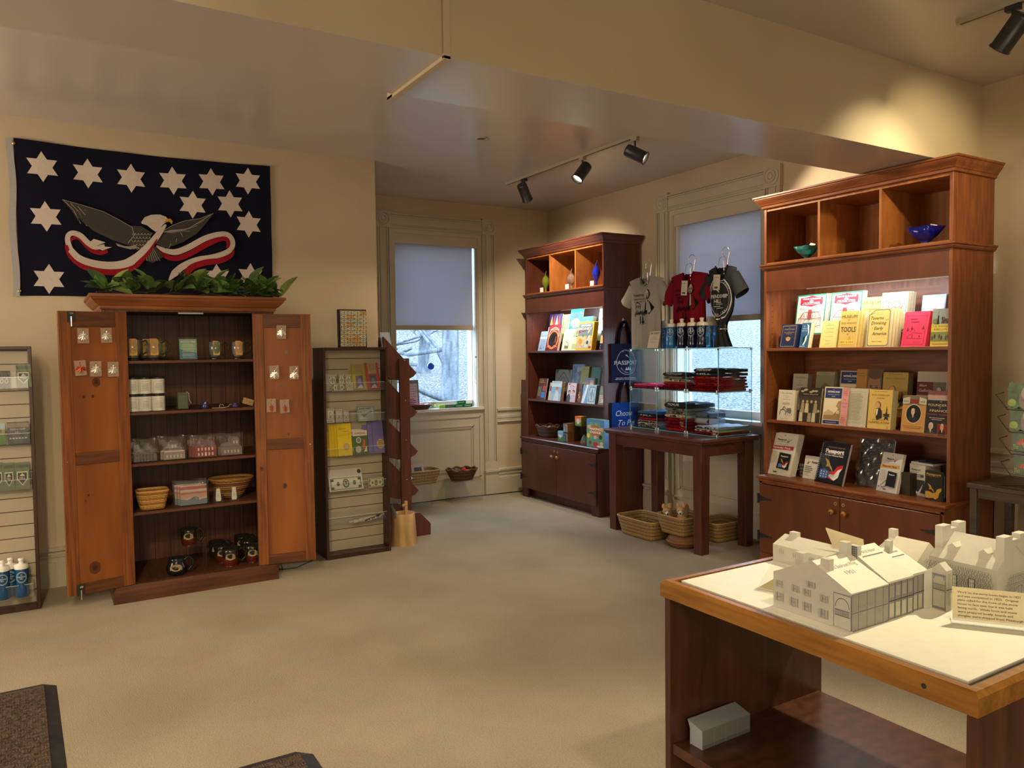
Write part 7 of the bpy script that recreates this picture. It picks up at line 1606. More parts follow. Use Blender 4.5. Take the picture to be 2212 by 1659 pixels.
a = Art(); P_ = (200, 30, 70); D_ = (120, 16, 36); a.frame(.1, .06, .8, .82, .008, D_); [a.ring(x_, y_, .05, .012, D_, 10, ry=.03) for x_, y_ in ((.1, .88), (.9, .88))]; a.text('Whiskey', .4, .76, .045, D_, .3, shear=.2, bold=.02); a.text('Rebellion', .46, .68, .045, D_, .34, shear=.2, bold=.02)
a.line([(.2, .28), (.45, .40), (.8, .36), (.8, .22), (.2, .24), (.2, .28)], .012, D_); a.line([(.3, .4), (.42, .52), (.52, .42)], .012, D_); a.line([(.42, .34), (.42, .24)], .03, D_); a.line([(.7, .32), (.7, .26)], .04, D_); [a.poly([(x_-.05, y_), (x_, y_+.12), (x_+.05, y_)], D_) for x_, y_ in ((.2, .44), (.36, .48), (.82, .48))]; a.text('Tom Cook', .65, .11, .03, D_, .28, shear=.3)
book(c3(1532), c3(1800), r3(467), -4.165, S1, a, (226, 50, 90), 'bright pink booklet with a log cabin drawing on the lit shelf', .003, .26, n=7, grp=G, page=(190, 110, 60), back=(150, 70, 40), step=.0055, dx=-.003)
a = Art(); a.rect(0, .58, 1, .42, (150, 164, 156)); a.ell(.2, .66, .16, .08, (120, 130, 90)); a.poly([(.25, .58), (.3, .8), (.36, .84), (.4, .58)], (40, 40, 44)); [a.ell(.55+.09*(k % 5), .64+.05*(k//5), .05, .045, [(90, 60, 50), (60, 66, 80), (120, 90, 60)][k % 3], 8) for k in range(12)]; a.line([(.3, .8), (.36, .95)], .012, (50, 46, 40)); a.rect(0, .38, 1, .2, (226, 200, 90)); a.text('THE WHISKEY', .5, .50, .055, (60, 50, 36), .9); a.text('REBELLION', .5, .42, .055, (60, 50, 36), .7); a.rect(0, .13, 1, .25, (130, 140, 80)); [a.ell(.1+.12*k, .22+.04*(k % 2), .05, .06, [(90, 80, 60), (60, 60, 70), (150, 140, 110)][k % 3], 8) for k in range(8)]; a.text('WILLIAM HOGELAND', .5, .04, .035, (90, 70, 30), .8)
book(c3(1852), c3(2115), r3(436), -4.165, S1, a, (226, 196, 90), 'WHISKEY REBELLION history with a painted battle, right end of the lit shelf', .020, .14, n=2, grp=G, page=(230, 214, 170))
def hb(a):
    a.frame(0, 0, 1, 1, .035, (30, 120, 84)); a.poly([(.12, .74), (.12, .92), (.3, .93), (.5, .97), (.7, .93), (.88, .92), (.88, .74), (.7, .73), (.5, .69), (.3, .73)], (176, 34, 50)); a.text('HOME BUILDING', .5, .875, .035, (236, 220, 210), .62, bold=.03); a.ell(.5, .835, .07, .022, (236, 220, 210)); a.text('AND WOODWORKING', .5, .785, .022, (236, 220, 210), .56, bold=.02); a.text('IN COLONIAL AMERICA', .5, .75, .022, (236, 220, 210), .62, bold=.02)
    a.lines(.12, .66, .26, 3, .018, .007, (120, 110, 100)); a.lines(.58, .66, .26, 3, .018, .007, (120, 110, 100)); B = (110, 60, 56); a.rect(.43, .40, .13, .22, (150, 60, 56)); a.line([(.14, .40), (.3, .56), (.78, .56), (.9, .40)], .014, B); [a.line([(.18+.10*k, .42), (.26+.10*k, .56), (.33+.10*k, .42)], .010, (70, 60, 70)) for k in range(6)]
    a.line([(.12, .40), (.88, .40)], .014, B); a.line([(.12, .22), (.12, .40)], .014, B); a.line([(.88, .22), (.88, .40)], .014, B); a.line([(.5, .18), (.5, .40)], .014, B); [a.line([(.14+.12*k, .24), (.24+.12*k, .38)], .010, B) for k in range(6)]; a.line([(.1, .22), (.5, .16), (.9, .22)], .014, B)
R1 = S1+.0855
for u0, u1, vt, l, dxx in ((375, 690, 283, 'tall HOME BUILDING book, left of the pair in the back row', 0), (742, 1078, 252, 'tall HOME BUILDING book, right of the pair in the back row', 0)):
    a = Art(); hb(a); book(c3(u0), c3(u1), r3(vt), -4.285, R1-.03 if False else R1, a, (222, 208, 180), l, .007, .16, n=4, grp=G, page=(214, 224, 224), dx=-.004, names=['%s copy behind the %s HOME BUILDING book' % (o_, 'left' if u0 < 500 else 'right') for o_ in ('next', 'second', 'third')])
a = Art(); museum(a); book(c3(1092), c3(1300), r3(312), -4.285, R1, a, (222, 190, 104), 'straw yellow MUSEUM book standing in the back row', .010, .16, grp=G)
a = Art(); tavern(a, (232, 222, 176)); book(c3(1300), c3(1585), r3(258), -4.28, R1, a, (226, 214, 170), 'pale Taverns and Drinking book standing in the back row', .024, .14, n=3, grp=G, page=(240, 232, 210), names=['second Taverns copy in the back row', 'third Taverns copy in the back row'])
a = Art(); a.frame(0, 0, 1, 1, .07, (150, 180, 226)); [a.text(w, .45, .80-.10*k, .045, (150, 50, 50), w2) for k, (w, w2) in enumerate((('The', .16), ('American', .5), ('Frugal', .36), ('Housewife', .56)))]; a.lines(.3, .38, .35, 2, .06, .012, (150, 50, 50), 'c')
book(c3(1738), c3(1995), r3(285), -4.285, R1, a, (226, 230, 240), 'pale blue framed cookbook standing in the back row right', .012, .16, n=2, grp=G, page=(200, 180, 150), names=['second pale blue framed cookbook behind the first'])
# second shelf
G = 'books on the second shelf of the large bookcase'
def oldpike(a):
    B = (70, 66, 60); a.text('The Old Pike', .5, .87, .045, B, .66); [a.text(w, .5, .79-.055*k, .026, B, w2) for k, (w, w2) in enumerate((('A History', .26), ('of the', .16), ('National Road', .40)))]; a.text('with', .5, .61, .02, B, .1); a.lines(.25, .57, .5, 2, .035, .012, B, 'c')
    a.poly([(.55, .28), (.55, .40), (.82, .42), (.86, .30), (.8, .24)], (110, 106, 98)); a.ring(.58, .2, .07, .012, B, 14, ry=.045); a.ring(.80, .2, .08, .012, B, 14, ry=.05); a.line([(.15, .18), (.2, .34), (.4, .36), (.52, .30), (.5, .18)], .03, B); a.line([(.3, .36), (.4, .46), (.5, .38)], .03, B); a.text('Thomas B. Searight', .45, .06, .022, B, .46)
a = Art(); oldpike(a); book(c3(190), c3(368), r4(314), -4.17, S2, a, (206, 198, 176), 'white Old Pike book with a stagecoach drawing, left end of the second shelf', .034, .12, grp=G, page=(226, 214, 180))
a = Art(); q = random.Random(21); a.rect(0, .0, 1, .86, (60, 52, 42)); a.rect(0, .84, 1, .16, (40, 34, 28)); [a.ell(q.uniform(.1, .9), q.uniform(.85, .97), .08, .03, (170, 160, 130), 8) for k in range(6)]
for k in range(9):
    x_, y_ = .12+.20*(k % 5)+.05*(k//5), [.34, .58][k//5] if k < 5 else .60; a.poly([(x_-.09, y_-.32), (x_-.07, y_-.05), (x_+.07, y_-.05), (x_+.09, y_-.32)], [(190, 176, 140), (50, 44, 38), (150, 136, 106)][k % 3]); a.ell(x_, y_, .055, .045, (176, 150, 116), 10)
a.rect(.08, .78, .84, .07, (30, 26, 24)); a.text('ALBERT GALLATIN', .5, .80, .03, (200, 190, 160), .7)
book(c3(418), c3(648), r4(292), -4.17, S2, a, (50, 44, 36), 'sepia group photograph book, second on the second shelf', .013, .14, n=2, grp=G, page=(200, 180, 130))
def natroad(a):
    a.rect(.05, .70, .90, .27, (36, 52, 104)); a.text('The', .5, .915, .02, (226, 220, 206), .08); a.text('NATIONAL ROAD', .5, .85, .045, (232, 226, 210), .66, bold=.03); a.text('Main Street of America', .5, .79, .022, (226, 220, 206), .6); a.lines(.38, .745, .24, 1, .03, .01, (226, 220, 206), 'c')
    a.rect(.05, .13, .9, .55, (224, 208, 176)); a.poly([(.05, .13), (.05, .3), (.3, .32), (.6, .28), (.95, .5), (.95, .13)], (150, 116, 84)); a.poly([(.05, .3), (.3, .40), (.6, .32), (.6, .26), (.05, .24)], (190, 166, 130)); a.poly([(.7, .5), (.8, .62), (.95, .64), (.95, .36)], (170, 136, 100)); a.ell(.82, .34, .1, .05, (210, 190, 160)); a.rect(.05, .02, .9, .09, (36, 52, 104)); a.text('The Ohio Historical Society', .5, .05, .022, (226, 220, 206), .6)
a = Art(); natroad(a); book(c3(676), c3(872), r4(282), -4.165, S2, a, (214, 204, 180), 'NATIONAL ROAD book with blue title block, front row second shelf', .008, .16, n=1, grp=G)
a = Art(); a.lines(.2, .9, .6, 2, .05, .012, (150, 60, 60)); a.rect(.0, .28, 1, .5, (214, 150, 150)); [a.text(w, .5, .66-.09*k, .05, (176, 70, 80), w2) for k, (w, w2) in enumerate((('An', .3), ('Affectionate', .9), ('History', .7)))]; a.lines(.1, .2, .8, 4, .04, .012, (170, 80, 80))
book(c3(868), c3(940), r4(290), -4.155, S2, a, (206, 140, 136), 'narrow dusty pink book spine beside the NATIONAL ROAD book', .010, .16, grp=G)
a = Art(); a.frame(.05, .1, .82, .82, .008, (150, 146, 130)); a.lines(.1, .86, .7, 24, .030, .010, (130, 126, 112), 'l', 7)
book(c3(945), c3(1150), r4(300), -4.165, S2, a, (196, 190, 166), 'book showing its text-covered back, middle of the second shelf', .024, .14, n=2, grp=G, page=(206, 196, 166))
def ham(a):
    B = (110, 84, 40); a.lines(.15, .95, .7, 1, .03, .01, B, 'c'); a.text('RON CHERNOW', .5, .84, .04, B, .76); a.lines(.3, .79, .4, 2, .028, .010, (150, 120, 60), 'c')
    a.ell(.42, .60, .13, .10, (110, 84, 50), 16); a.ell(.40, .59, .105, .095, (206, 160, 116), 16); a.poly([(.36, .52), (.50, .54), (.60, .46), (.62, .28), (.40, .22), (.32, .34)], (40, 34, 30)); a.poly([(.36, .50), (.44, .52), (.42, .38), (.34, .30)], (226, 210, 170)); a.star(.80, .34, .16, (44, 40, 28), 5, .42); a.poly([(.78, .46), (.80, .60), (.83, .46)], (44, 40, 28)); a.rect(.66, .32, .28, .025, (70, 66, 48)); a.text('ALEXANDER', .45, .215, .03, B, .5); a.text('HAMILTON', .5, .135, .055, B, .86); a.ring(.88, .045, .03, .008, B, 12)
a = Art(); ham(a); book(c3(1168), c3(1420), r4(312), -4.16, S2, a, (214, 180, 96), 'thick golden biography with a black star, front row second shelf', .054, .12, n=1, grp=G, page=(196, 182, 140))
a = Art(); a.rect(0, .74, 1, .26, (110, 104, 86)); a.poly([(0, .76), (0, .92), (.3, .97), (.3, .78)], (190, 184, 160)); a.poly([(.3, .78), (.3, .9), (.7, .9), (.7, .78)], (130, 50, 44)); a.poly([(.7, .78), (.7, .97), (1, .92), (1, .76)], (190, 184, 160)); [a.rect(.06+.07*k, .82, .03, .04, (50, 50, 46)) for k in range(3)]; [a.rect(.76+.07*k, .82, .03, .04, (50, 50, 46)) for k in range(3)]
a.ell(.5, .50, .33, .27, (210, 200, 170), 26); a.ell(.5, .50, .31, .25, (18, 16, 16), 26); face(a, .48, .56, .09, (206, 180, 150), (40, 34, 30), (34, 30, 30), .085, True); a.text('A Love and Die Amongst', .48, .14, .028, (90, 60, 20), .8); a.text('the Monongahela Hills', .5, .09, .028, (90, 60, 20), .7)
book(c3(1532), c3(1788), r4(378), -4.155, S2, a, (190, 140, 76), 'tan book with a white haired man in a black oval, second shelf', .008, .14, n=4, grp=G, page=(130, 130, 124))
a = Art(); a.rect(0, .78, 1, .22, (176, 150, 140)); a.rect(0, .90, 1, .1, (120, 70, 70)); a.text('THE', .62, .735, .022, (220, 200, 160), .1); a.text('FOUNDERS', .52, .64, .055, (226, 190, 150), .92); a.text('AND', .6, .595, .02, (220, 200, 160), .1); a.text('FINANCE', .55, .51, .055, (226, 190, 150), .8); a.text('THOMAS K. McCRAW', .5, .43, .035, (200, 60, 50), .96); a.lines(.05, .36, .9, 1, .03, .012, (200, 196, 180), 'c'); a.lines(.2, .32, .6, 1, .03, .012, (200, 196, 180), 'c'); face(a, .25, .17, .10, (206, 170, 140), (190, 186, 176), (60, 56, 54), .075); a.rect(.55, 0, .45, .24, (120, 30, 26)); face(a, .78, .17, .09, (206, 160, 130), (50, 40, 34), (40, 30, 30), .07, True)
book(c3(1797), c3(2070), r4(325), -4.155, S2, a, (34, 34, 34), 'black FOUNDERS AND FINANCE book, right end of the second shelf', .030, .14, grp=G, page=(190, 180, 150))
R2 = S2+.0655
a = Art(); oldpike(a); book(c3(342), c3(500), r4(138), -4.285, R2, a, (170, 164, 146), 'shaded Old Pike book in the back row, left end', .040, .12, grp=G, page=(150, 144, 120))  # cover and pages darker than the front copy: back-row shade in the colour
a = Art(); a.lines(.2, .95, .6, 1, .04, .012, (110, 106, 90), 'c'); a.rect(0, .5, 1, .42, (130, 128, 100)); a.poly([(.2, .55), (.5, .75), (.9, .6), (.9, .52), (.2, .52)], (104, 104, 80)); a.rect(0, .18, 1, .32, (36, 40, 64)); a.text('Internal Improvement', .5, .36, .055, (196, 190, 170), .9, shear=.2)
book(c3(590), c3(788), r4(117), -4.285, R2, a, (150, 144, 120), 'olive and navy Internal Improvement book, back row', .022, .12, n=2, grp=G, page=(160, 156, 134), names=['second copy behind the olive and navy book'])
a = Art(); natroad(a); book(c3(850), c3(1065), r4(105), -4.285, R2, a, (170, 162, 140), 'NATIONAL ROAD book in the shaded back row', .012, .12, grp=G)  # duller cover than the front copy, the row's shade is painted in
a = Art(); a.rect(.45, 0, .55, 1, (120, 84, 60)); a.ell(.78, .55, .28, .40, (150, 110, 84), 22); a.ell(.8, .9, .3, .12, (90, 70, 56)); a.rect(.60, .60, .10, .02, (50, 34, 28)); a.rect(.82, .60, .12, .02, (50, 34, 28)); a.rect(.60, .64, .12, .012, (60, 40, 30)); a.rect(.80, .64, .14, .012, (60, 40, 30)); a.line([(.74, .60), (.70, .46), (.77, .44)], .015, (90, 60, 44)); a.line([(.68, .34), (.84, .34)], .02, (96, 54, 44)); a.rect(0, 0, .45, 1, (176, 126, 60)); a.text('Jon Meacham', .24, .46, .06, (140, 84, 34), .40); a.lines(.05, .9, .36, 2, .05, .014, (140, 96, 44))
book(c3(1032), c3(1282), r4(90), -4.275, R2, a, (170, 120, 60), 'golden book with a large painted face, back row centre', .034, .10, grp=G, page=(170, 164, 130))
a = Art(); ham(a); book(c3(1318), c3(1590), r4(124), -4.285, R2, a, (176, 148, 80), 'golden biography standing in the shaded back row', .052, .10, grp=G, page=(130, 120, 96))  # darker gold and pages carry the back row's shade
a = Art(); a.rect(0, .50, .55, .28, (96, 30, 36)); a.text('Albert', .2, .68, .05, (206, 196, 186), .26, shear=.25); a.text('Gallatin', .28, .57, .06, (206, 196, 186), .42, shear=.25); a.text('Memoirs of Finance', .28, .44, .03, (110, 104, 96), .44, shear=.2); a.rect(.54, .18, .42, .60, (110, 104, 90)); face(a, .75, .58, .09, (190, 176, 150), (60, 54, 48), (60, 56, 50), .085, True); a.lines(.05, .36, .42, 6, .05, .012, (130, 124, 112))
book(c3(1690), c3(2018), r4(115), -4.285, R2, a, (176, 168, 150), 'grey book with maroon title block and engraved portrait, back row', .014, .10, grp=G)
book(c3(2028), c3(2110), r4(128), -4.285, R2, Art().rect(0, .85, 1, .1, (200, 196, 190)), (30, 26, 28), 'black book half hidden by the right stile, back row', .02, .10, grp=G)
# cabinet top goods
G = 'boxed and carded goods on the large cabinet top'
RDX, NVX = (176, 30, 60), (40, 44, 70)
def emblem(a, x, y, w, h, gold=False):
    c1, c2, c3_, c4 = ((190, 150, 60),)*4 if gold else ((60, 96, 160), (196, 40, 40), (236, 232, 226), (176, 150, 60))
    a.poly([(x, y+.02*h), (x, y+.42*h), (x+.2*w, y+.48*h), (x+.42*w, y+.38*h), (x+.46*w, y+.06*h), (x+.2*w, y)], c1)
    a.poly([(x+.40*w, y+.10*h), (x+.44*w, y+.38*h), (x+.62*w, y+.42*h), (x+.72*w, y+.66*h), (x+.98*w, y+.78*h), (x+.98*w, y+.60*h), (x+.84*w, y+.40*h), (x+.80*w, y+.14*h), (x+.62*w, y-.02*h)], c2)
    if not gold: a.poly([(x+.42*w, y+.16*h), (x+.46*w, y+.26*h), (x+.66*w, y+.26*h), (x+.78*w, y+.50*h), (x+.96*w, y+.62*h), (x+.88*w, y+.40*h), (x+.86*w, y+.16*h), (x+.70*w, y-.02*h)], c3_); [a.star(x+(.08+.12*(k % 3))*w, y+(.10+.12*(k//3))*h, .035*w, c3_) for k in range(9)]
    a.poly([(x+.12*w, y+h), (x+.26*w, y+.74*h), (x+.22*w, y+.58*h), (x+.36*w, y+.62*h), (x+.58*w, y+.38*h), (x+.50*w, y+.58*h), (x+.40*w, y+.70*h), (x+.32*w, y+.88*h)], c4)
def expander(col, big):
    def f(a):
        a.ell(.5, .955, .02, .012, (60, 50, 40), 8); a.text('Passport', .42, .83, .045, NVX, .36, bold=.04); a.text('To Your National Parks', .42, .785, .022, NVX, .42); emblem(a, .62, .78, .16, .12); a.lines(.25, .73, .5, 1, .02, .010, (160, 150, 140), 'c')
        a.poly([(0, .60), (0, .69), (.92, .71), (.92, .62)], col); a.text('Expander Pack', .46, .635, .045, (240, 230, 220) if big else (40, 34, 40), .70, bold=.03); a.lines(.08, .54, .30, 10, .030, .008, (130, 122, 112), 'l', 3)
        a.poly([(.44, .16), (.46, .54), (.90, .52), (.90, .14)], (28, 28, 40)); a.text('Passport', .67, .44, .032, (220, 216, 210), .28, bold=.04); emblem(a, .50, .18, .36, .22) if big else a.line([(.44, .3), (.3, .2), (.2, .16), (.3, .1), (.5, .16)], .02, (24, 26, 36)); a.rect(.1, .10, .07, .03, (60, 70, 120)); a.rect(.36, .05, .14, .035, (90, 84, 80))
    return f
def at_h(u, v, y): return at(u, v, 1, y)
# positions on the cabinet top follow the base line of each object in the photo
def on_top(a, b): p = at(1640+a/5.027, 780+b/5.027, 2, ST); return p
def stand_card(aL, bL, aR, bR, vt, art, col, lab, thick, n=1, tilt=.3, mat=SATIN, page=(226, 220, 206), cat='pack', nm='card_pack', film=False, step=None, names=None, grp=G):
    pL, pR = on_top(aL, bL), on_top(aR, bR); d = (pL-pR); W_ = d.length; c = (pL+pR)/2; rz = math.atan2(-d.y, -d.x)
    n_ = Vector((-math.sin(rz), math.cos(rz), 0))     # backwards
    H = along(tuple(c), tuple(n_*math.sin(tilt)+Vector((0, 0, math.cos(tilt)))), 1, 780+vt/5.027)
    for k in range(n):
        t = thing(nm, lab if k == 0 else names[k-1], cat, tuple(c+n_*k*(step or thick/math.cos(tilt)+.001)+Vector((0, 0, .0012))), rz, grp, -tilt)
        mb = MB(); mb.box(-W_/2, W_/2, 0, thick, 0, H, mat, lin(col)); mb.box(W_/2, W_/2+.0005, .001, thick, .002, H-.002, KRAFT, lin(page))
        if art and k == 0: a = Art(); art(a); a.put(mb, nput(W_, H), mat)
        mb.build('card', t)
        if film and k == 0: MB().grid(lambda s_, v: ((s_-.5)*W_*1.05, -.004+.002*math.sin(s_*15+v*11), v*H*1.01), 8, 8, bagfilm).build('film', t)
    return W_, H, c, rz, n_
stand_card(55, 1212, 330, 1262, 790, expander((176, 30, 60), True), (222, 216, 200), 'large white card pack with a red title band, front of the cabinet top', .012, 4, .30, names=['next white pack behind the red banded one', 'third white pack behind the red banded one', 'rearmost white pack behind the red banded one'], film=True)
def f_(a): emblem(a, .18, .62, .2, .2); a.text('Passport', .72, .70, .08, (60, 60, 90), .5, bold=.04); a.lines(.08, .52, .5, 4, .08, .03, (60, 60, 70)); a.lines(.08, .22, .35, 3, .05, .015, (140, 136, 130))
stand_card(468, 1268, 640, 1296, 1035, f_, (206, 202, 190), 'small white leaflet card behind the spiral book', .004, 1, .22)
for k in range(4):
    p = on_top(445, 1262); t = thing('sticker_roll', 'small dark round tin stacked between the white packs and the leaflet' if k == 0 else 'small dark round tin, %s in the little stack' % ['', 'second', 'third', 'top'][k], 'tin', (p.x, p.y-.03, ST+.001+k*.022), RW, 'small tins stacked on the cabinet top'); MB().lathe([(.022, 0), (.024, .002), (.024, .018), (.022, .020), (.002, .020)], n=20, mat=plain('dark_tin', (.05, .05, .045), .4)).build('tin', t)
def f_(a):
    a.text("COLLECTOR'S EDITION", .52, .855, .030, (190, 160, 90), .62); a.text('Passport', .5, .74, .085, (236, 232, 224), .66, bold=.05); a.rect(.2, .715, .64, .006, (236, 232, 224)); a.text('To Your National Parks', .5, .66, .035, (230, 226, 220), .66, shear=.2, bold=.02); emblem(a, .12, .10, .80, .50)
    for k in range(20): a.ell(.035, .06+.046*k, .022, .012, (150, 156, 170), 8)
W_, H, c, rz, n_ = stand_card(598, 1302, 895, 1365, 885, f_, (24, 22, 22), 'black spiral-bound book with a flag and eagle on a clear easel', .014, 1, .28, cat='book', nm='spiral_book', page=(190, 176, 170))
t = thing('book_easel', 'clear acrylic easel holding the black spiral-bound book', 'stand', tuple(c+n_*.018+Vector((0, 0, .001))), rz, None, -.28); mb = MB(); mb.box(-.05, .05, 0, .003, 0, H*1.03, acrylic); mb.build('plate', t); mb = MB(); mb.xf = Matrix.Rotation(R(32), 4, 'X'); mb.box(-.04, .04, .0, .003, .0, H*.75, acrylic); o = mb.build('rear_leg', t); o.location = (0, .058, 0) ; o.location = (0, .004, 0); o.hide_render = False
def f_(a):
    a.text('Passport', .34, .76, .05, (120, 120, 126), .44, bold=.03); a.text('To Your National Parks', .34, .70, .025, (110, 110, 116), .46); emblem(a, .62, .70, .16, .12); a.text('Optional', .55, .18, .05, (150, 146, 136), .36); q = random.Random(3)
W_, H, c, rz, n_ = stand_card(1058, 1345, 1400, 1400, 850, f_, (22, 22, 26), 'glossy black bagged book cover, back centre of the cabinet top', .012, 1, .22, mat=plain('black_vinyl', (.02, .02, .024), .35, .5))
t = thing('plastic_wrap', 'crinkled clear wrap around the glossy black book cover', 'wrap', tuple(c+Vector((0, 0, .002))), rz, None, -.22); MB().grid(lambda s_, v: ((s_-.5)*W_*1.1, -.012+.006*math.sin(s_*23+v*13)+.004*math.sin(v*31+s_*9), v*H*1.02), 22, 22, clear('wrap', (.97, .97, .98), .22, .12, .03), smooth=False).build('film', t)
W_, H, c, rz, n_ = stand_card(1268, 1402, 1485, 1448, 1005, expander((214, 160, 60), False), (214, 210, 204), 'white card pack with a yellow title band in a clear stand', .010, 2, .24, names=['second white pack behind the yellow banded one'], film=True)
t = thing('pack_stand', 'clear acrylic stand under the yellow banded pack', 'stand', tuple(c-n_*.006+Vector((0, 0, .0012))), rz, None, -.24); mb = MB(); mb.box(-W_/2-.004, W_/2+.004, -.014, -.012, 0, .03, acrylic); mb.box(-W_/2-.004, W_/2+.004, -.014, .03, -.001, .001, acrylic); mb.box(-W_/2-.002, W_/2+.002, .028, .03, 0, H*.9, acrylic); mb.build('stand', t)
def topbox(aL, bL, aR, bR, vt, dep, col, side, lab, art=None, nm='box', grp=None):
    pL, pR = on_top(aL, bL), on_top(aR, bR); d = (pL-pR); W_ = d.length; c = (pL+pR)/2; rz = math.atan2(-d.y, -d.x); n_ = Vector((-math.sin(rz), math.cos(rz), 0)); H = zat(780+vt/5.027, c.x, c.y)-ST
    t = thing(nm, lab, 'box', (c.x, c.y, ST+.001), rz, grp); mb = MB(); mb.box(-W_/2, W_/2, 0, dep, 0, H, PAINT, lin(col)); mb.box(W_/2, W_/2+.0005, .002, dep-.002, .002, H-.002, PAINT, lin(side))
    if art: a = Art(); art(a); a.put(mb, nput(W_, H))
    mb.build('box', t); return t, W_, H
topbox(1530, 1440, 1635, 1465, 1215, .07, (58, 52, 40), (50, 44, 34), 'plain dark olive box between the white packs', nm='plain_box')
def f_(a): a.text('Passport', .42, .80, .06, (60, 60, 70), .6, bold=.03); a.lines(.1, .74, .6, 1, .03, .015, (90, 90, 90)); a.rect(0, .60, .9, .09, (70, 78, 90)); a.text('Expander', .4, .62, .06, (196, 196, 190), .66, bold=.03); a.lines(.08, .52, .3, 7, .05, .014, (150, 146, 136)); a.rect(.5, .1, .5, .42, (60, 60, 60)); a.poly([(.1, .05), (.3, .2), (.6, .12), (.9, .4), (.7, .08)], (226, 220, 206))
t, W_, H = topbox(1633, 1445, 1800, 1478, 1125, .12, (200, 196, 180), (216, 212, 200), 'white printed box with a blue lid, right part of the cabinet top', f_, 'stamp_book_box', G)
mb = MB(); mb.box(-W_/2, W_*.9, .01, .115, H, H+.012, PAINT, lin((206, 204, 198))); mb.box(.0, W_*.9, .008, .112, H+.012, H+.020, PAINT, lin((40, 50, 76))); mb.build('lid', t)
def f_(a): a.text('Passport', .5, .86, .07, (186, 150, 70), .84, bold=.04); a.lines(.06, .82, .88, 1, .03, .014, (150, 126, 70)); emblem(a, .02, .06, .96, .52, True)
topbox(1800, 1500, 1985, 1535, 1200, .012, (40, 38, 34), (60, 60, 60), 'black box with a gold eagle emblem, frontmost at the right end', f_, 'stamp_book_box', G)
for k in range(5):
    p = on_top(1800+k*9, 1500-k*22); 
    pL, pR = on_top(1800, 1500), on_top(1985, 1535); d = (pL-pR); c = (pL+pR)/2; rz = math.atan2(-d.y, -d.x); n_ = Vector((-math.sin(rz), math.cos(rz), 0)); c = c+n_*(.014+k*.0125)
    t = thing('stamp_book_box', 'plain black box, %s behind the gold emblem one' % ['first', 'second', 'third', 'fourth', 'fifth'][k], 'box', (c.x, c.y, ST+.001), rz, G); w = d.length/2; MB().box(-w, w, 0, .011, 0, H*.80, PAINT, lin((34, 33, 33))).box(w, w+.0006, .003, .005, .02, H*.78, PAINT, lin((190, 190, 190))).build('box', t)
# glass bowls in the cubbies
def bowl(u, lab, col, y, H, r, w=5, tagc=(226, 226, 210)):
    z = 2.0125; x = xat(u, y, z); t = thing('glass_bowl', lab, 'bowl', (x, y, z), RW, 'glass bowls in the large bookcase cubbies')
    m = plain('bowl'+lab[:6], col, .06, .8, trans=.7); wob = lambda a, zz: .22*math.sin(w*a)*max(0, (zz-.02))/H
    mb = MB(); mb.lathe([(r*.30, 0), (r*.32, .006), (r*.18, .012), (r*.35, .022), (r*.72, H*.55), (r*1.0, H), (r*.96, H), (r*.68, H*.55), (r*.3, .028), (.002, .024)], n=40, mat=m, wob=wob); mb.build('bowl', t)
    mb = MB(); mb.xf = Matrix.Translation((0, -.01, .03)) @ Matrix.Rotation(R(-25), 4, 'X') @ Matrix.Rotation(R(20), 4, 'Y'); mb.box(-.022, .022, 0, .001, 0, H*.9+.01, PAINT, lin(tagc)); mb.build('price_card', t)
bowl(1620+458/3.736, 'turquoise fluted glass bowl in the left cubby', (.0, .35, .36), -4.24, .085, .072)
bowl(1620+1415/3.736, 'cobalt blue fluted glass bowl in the right cubby', (.01, .02, .5), -4.24, .095, .088)

# ================================================================== postcards at the right edge
t = thing('postcard_rack', 'wire rack on the small table holding four tiers of postcards', 'rack', (1.90, -4.30, .7305), RW)
mb = MB(); wire = plain('bronze_wire', (.06, .045, .03), .35, .6, .6)
for k, zc in enumerate((1.185, 1.070, .957, .833)):
    z = zc-.7305-.055; y = -.10+.02*k
    mb.tube([(-.185, y+.02, z+.075), (-.20, y-.03, z+.065), (-.135, y-.045, z-.008), (.3, y-.045, z-.008)], .0025, 5, wire); mb.tube([(-.18, y+.03, z), (.3, y+.03, z)], .0025, 5, wire)
for x in (-.06, .25): mb.tube([(x, -.05, 0), (x, -.04, .55)], .003, 6, wire)
mb.tube([(-.18, -.19, .004), (.3, -.19, .004)], .003, 6, wire); mb.tube([(-.18, -.19, .004), (-.06, -.03, .004)], .003, 6, wire); mb.build('wire_frame', t)
MB().box(-.03, .25, -.18, .02, .0005, .010, PAINT, lin((28, 26, 34))).build('base_tray', t)
def owl(a):
    q = random.Random(8); [a.ell(q.uniform(0, .5), q.uniform(0, 1), .10, .10, q.choice([(70, 100, 50), (50, 80, 40), (90, 116, 60)]), 8) for k in range(24)]; a.ell(.15, .18, .14, .16, (150, 180, 60)); a.ell(.68, .35, .30, .48, (130, 114, 96), 22); a.ell(.68, .62, .24, .32, (176, 160, 140), 22); a.ell(.60, .66, .06, .09, (40, 34, 30)); a.ell(.76, .66, .06, .09, (40, 34, 30)); a.poly([(.65, .6), (.71, .6), (.68, .46)], (120, 110, 96)); [a.ell(.5+.05*k, .3-.02*(k % 3), .02, .04, (90, 76, 60), 6) for k in range(8)]
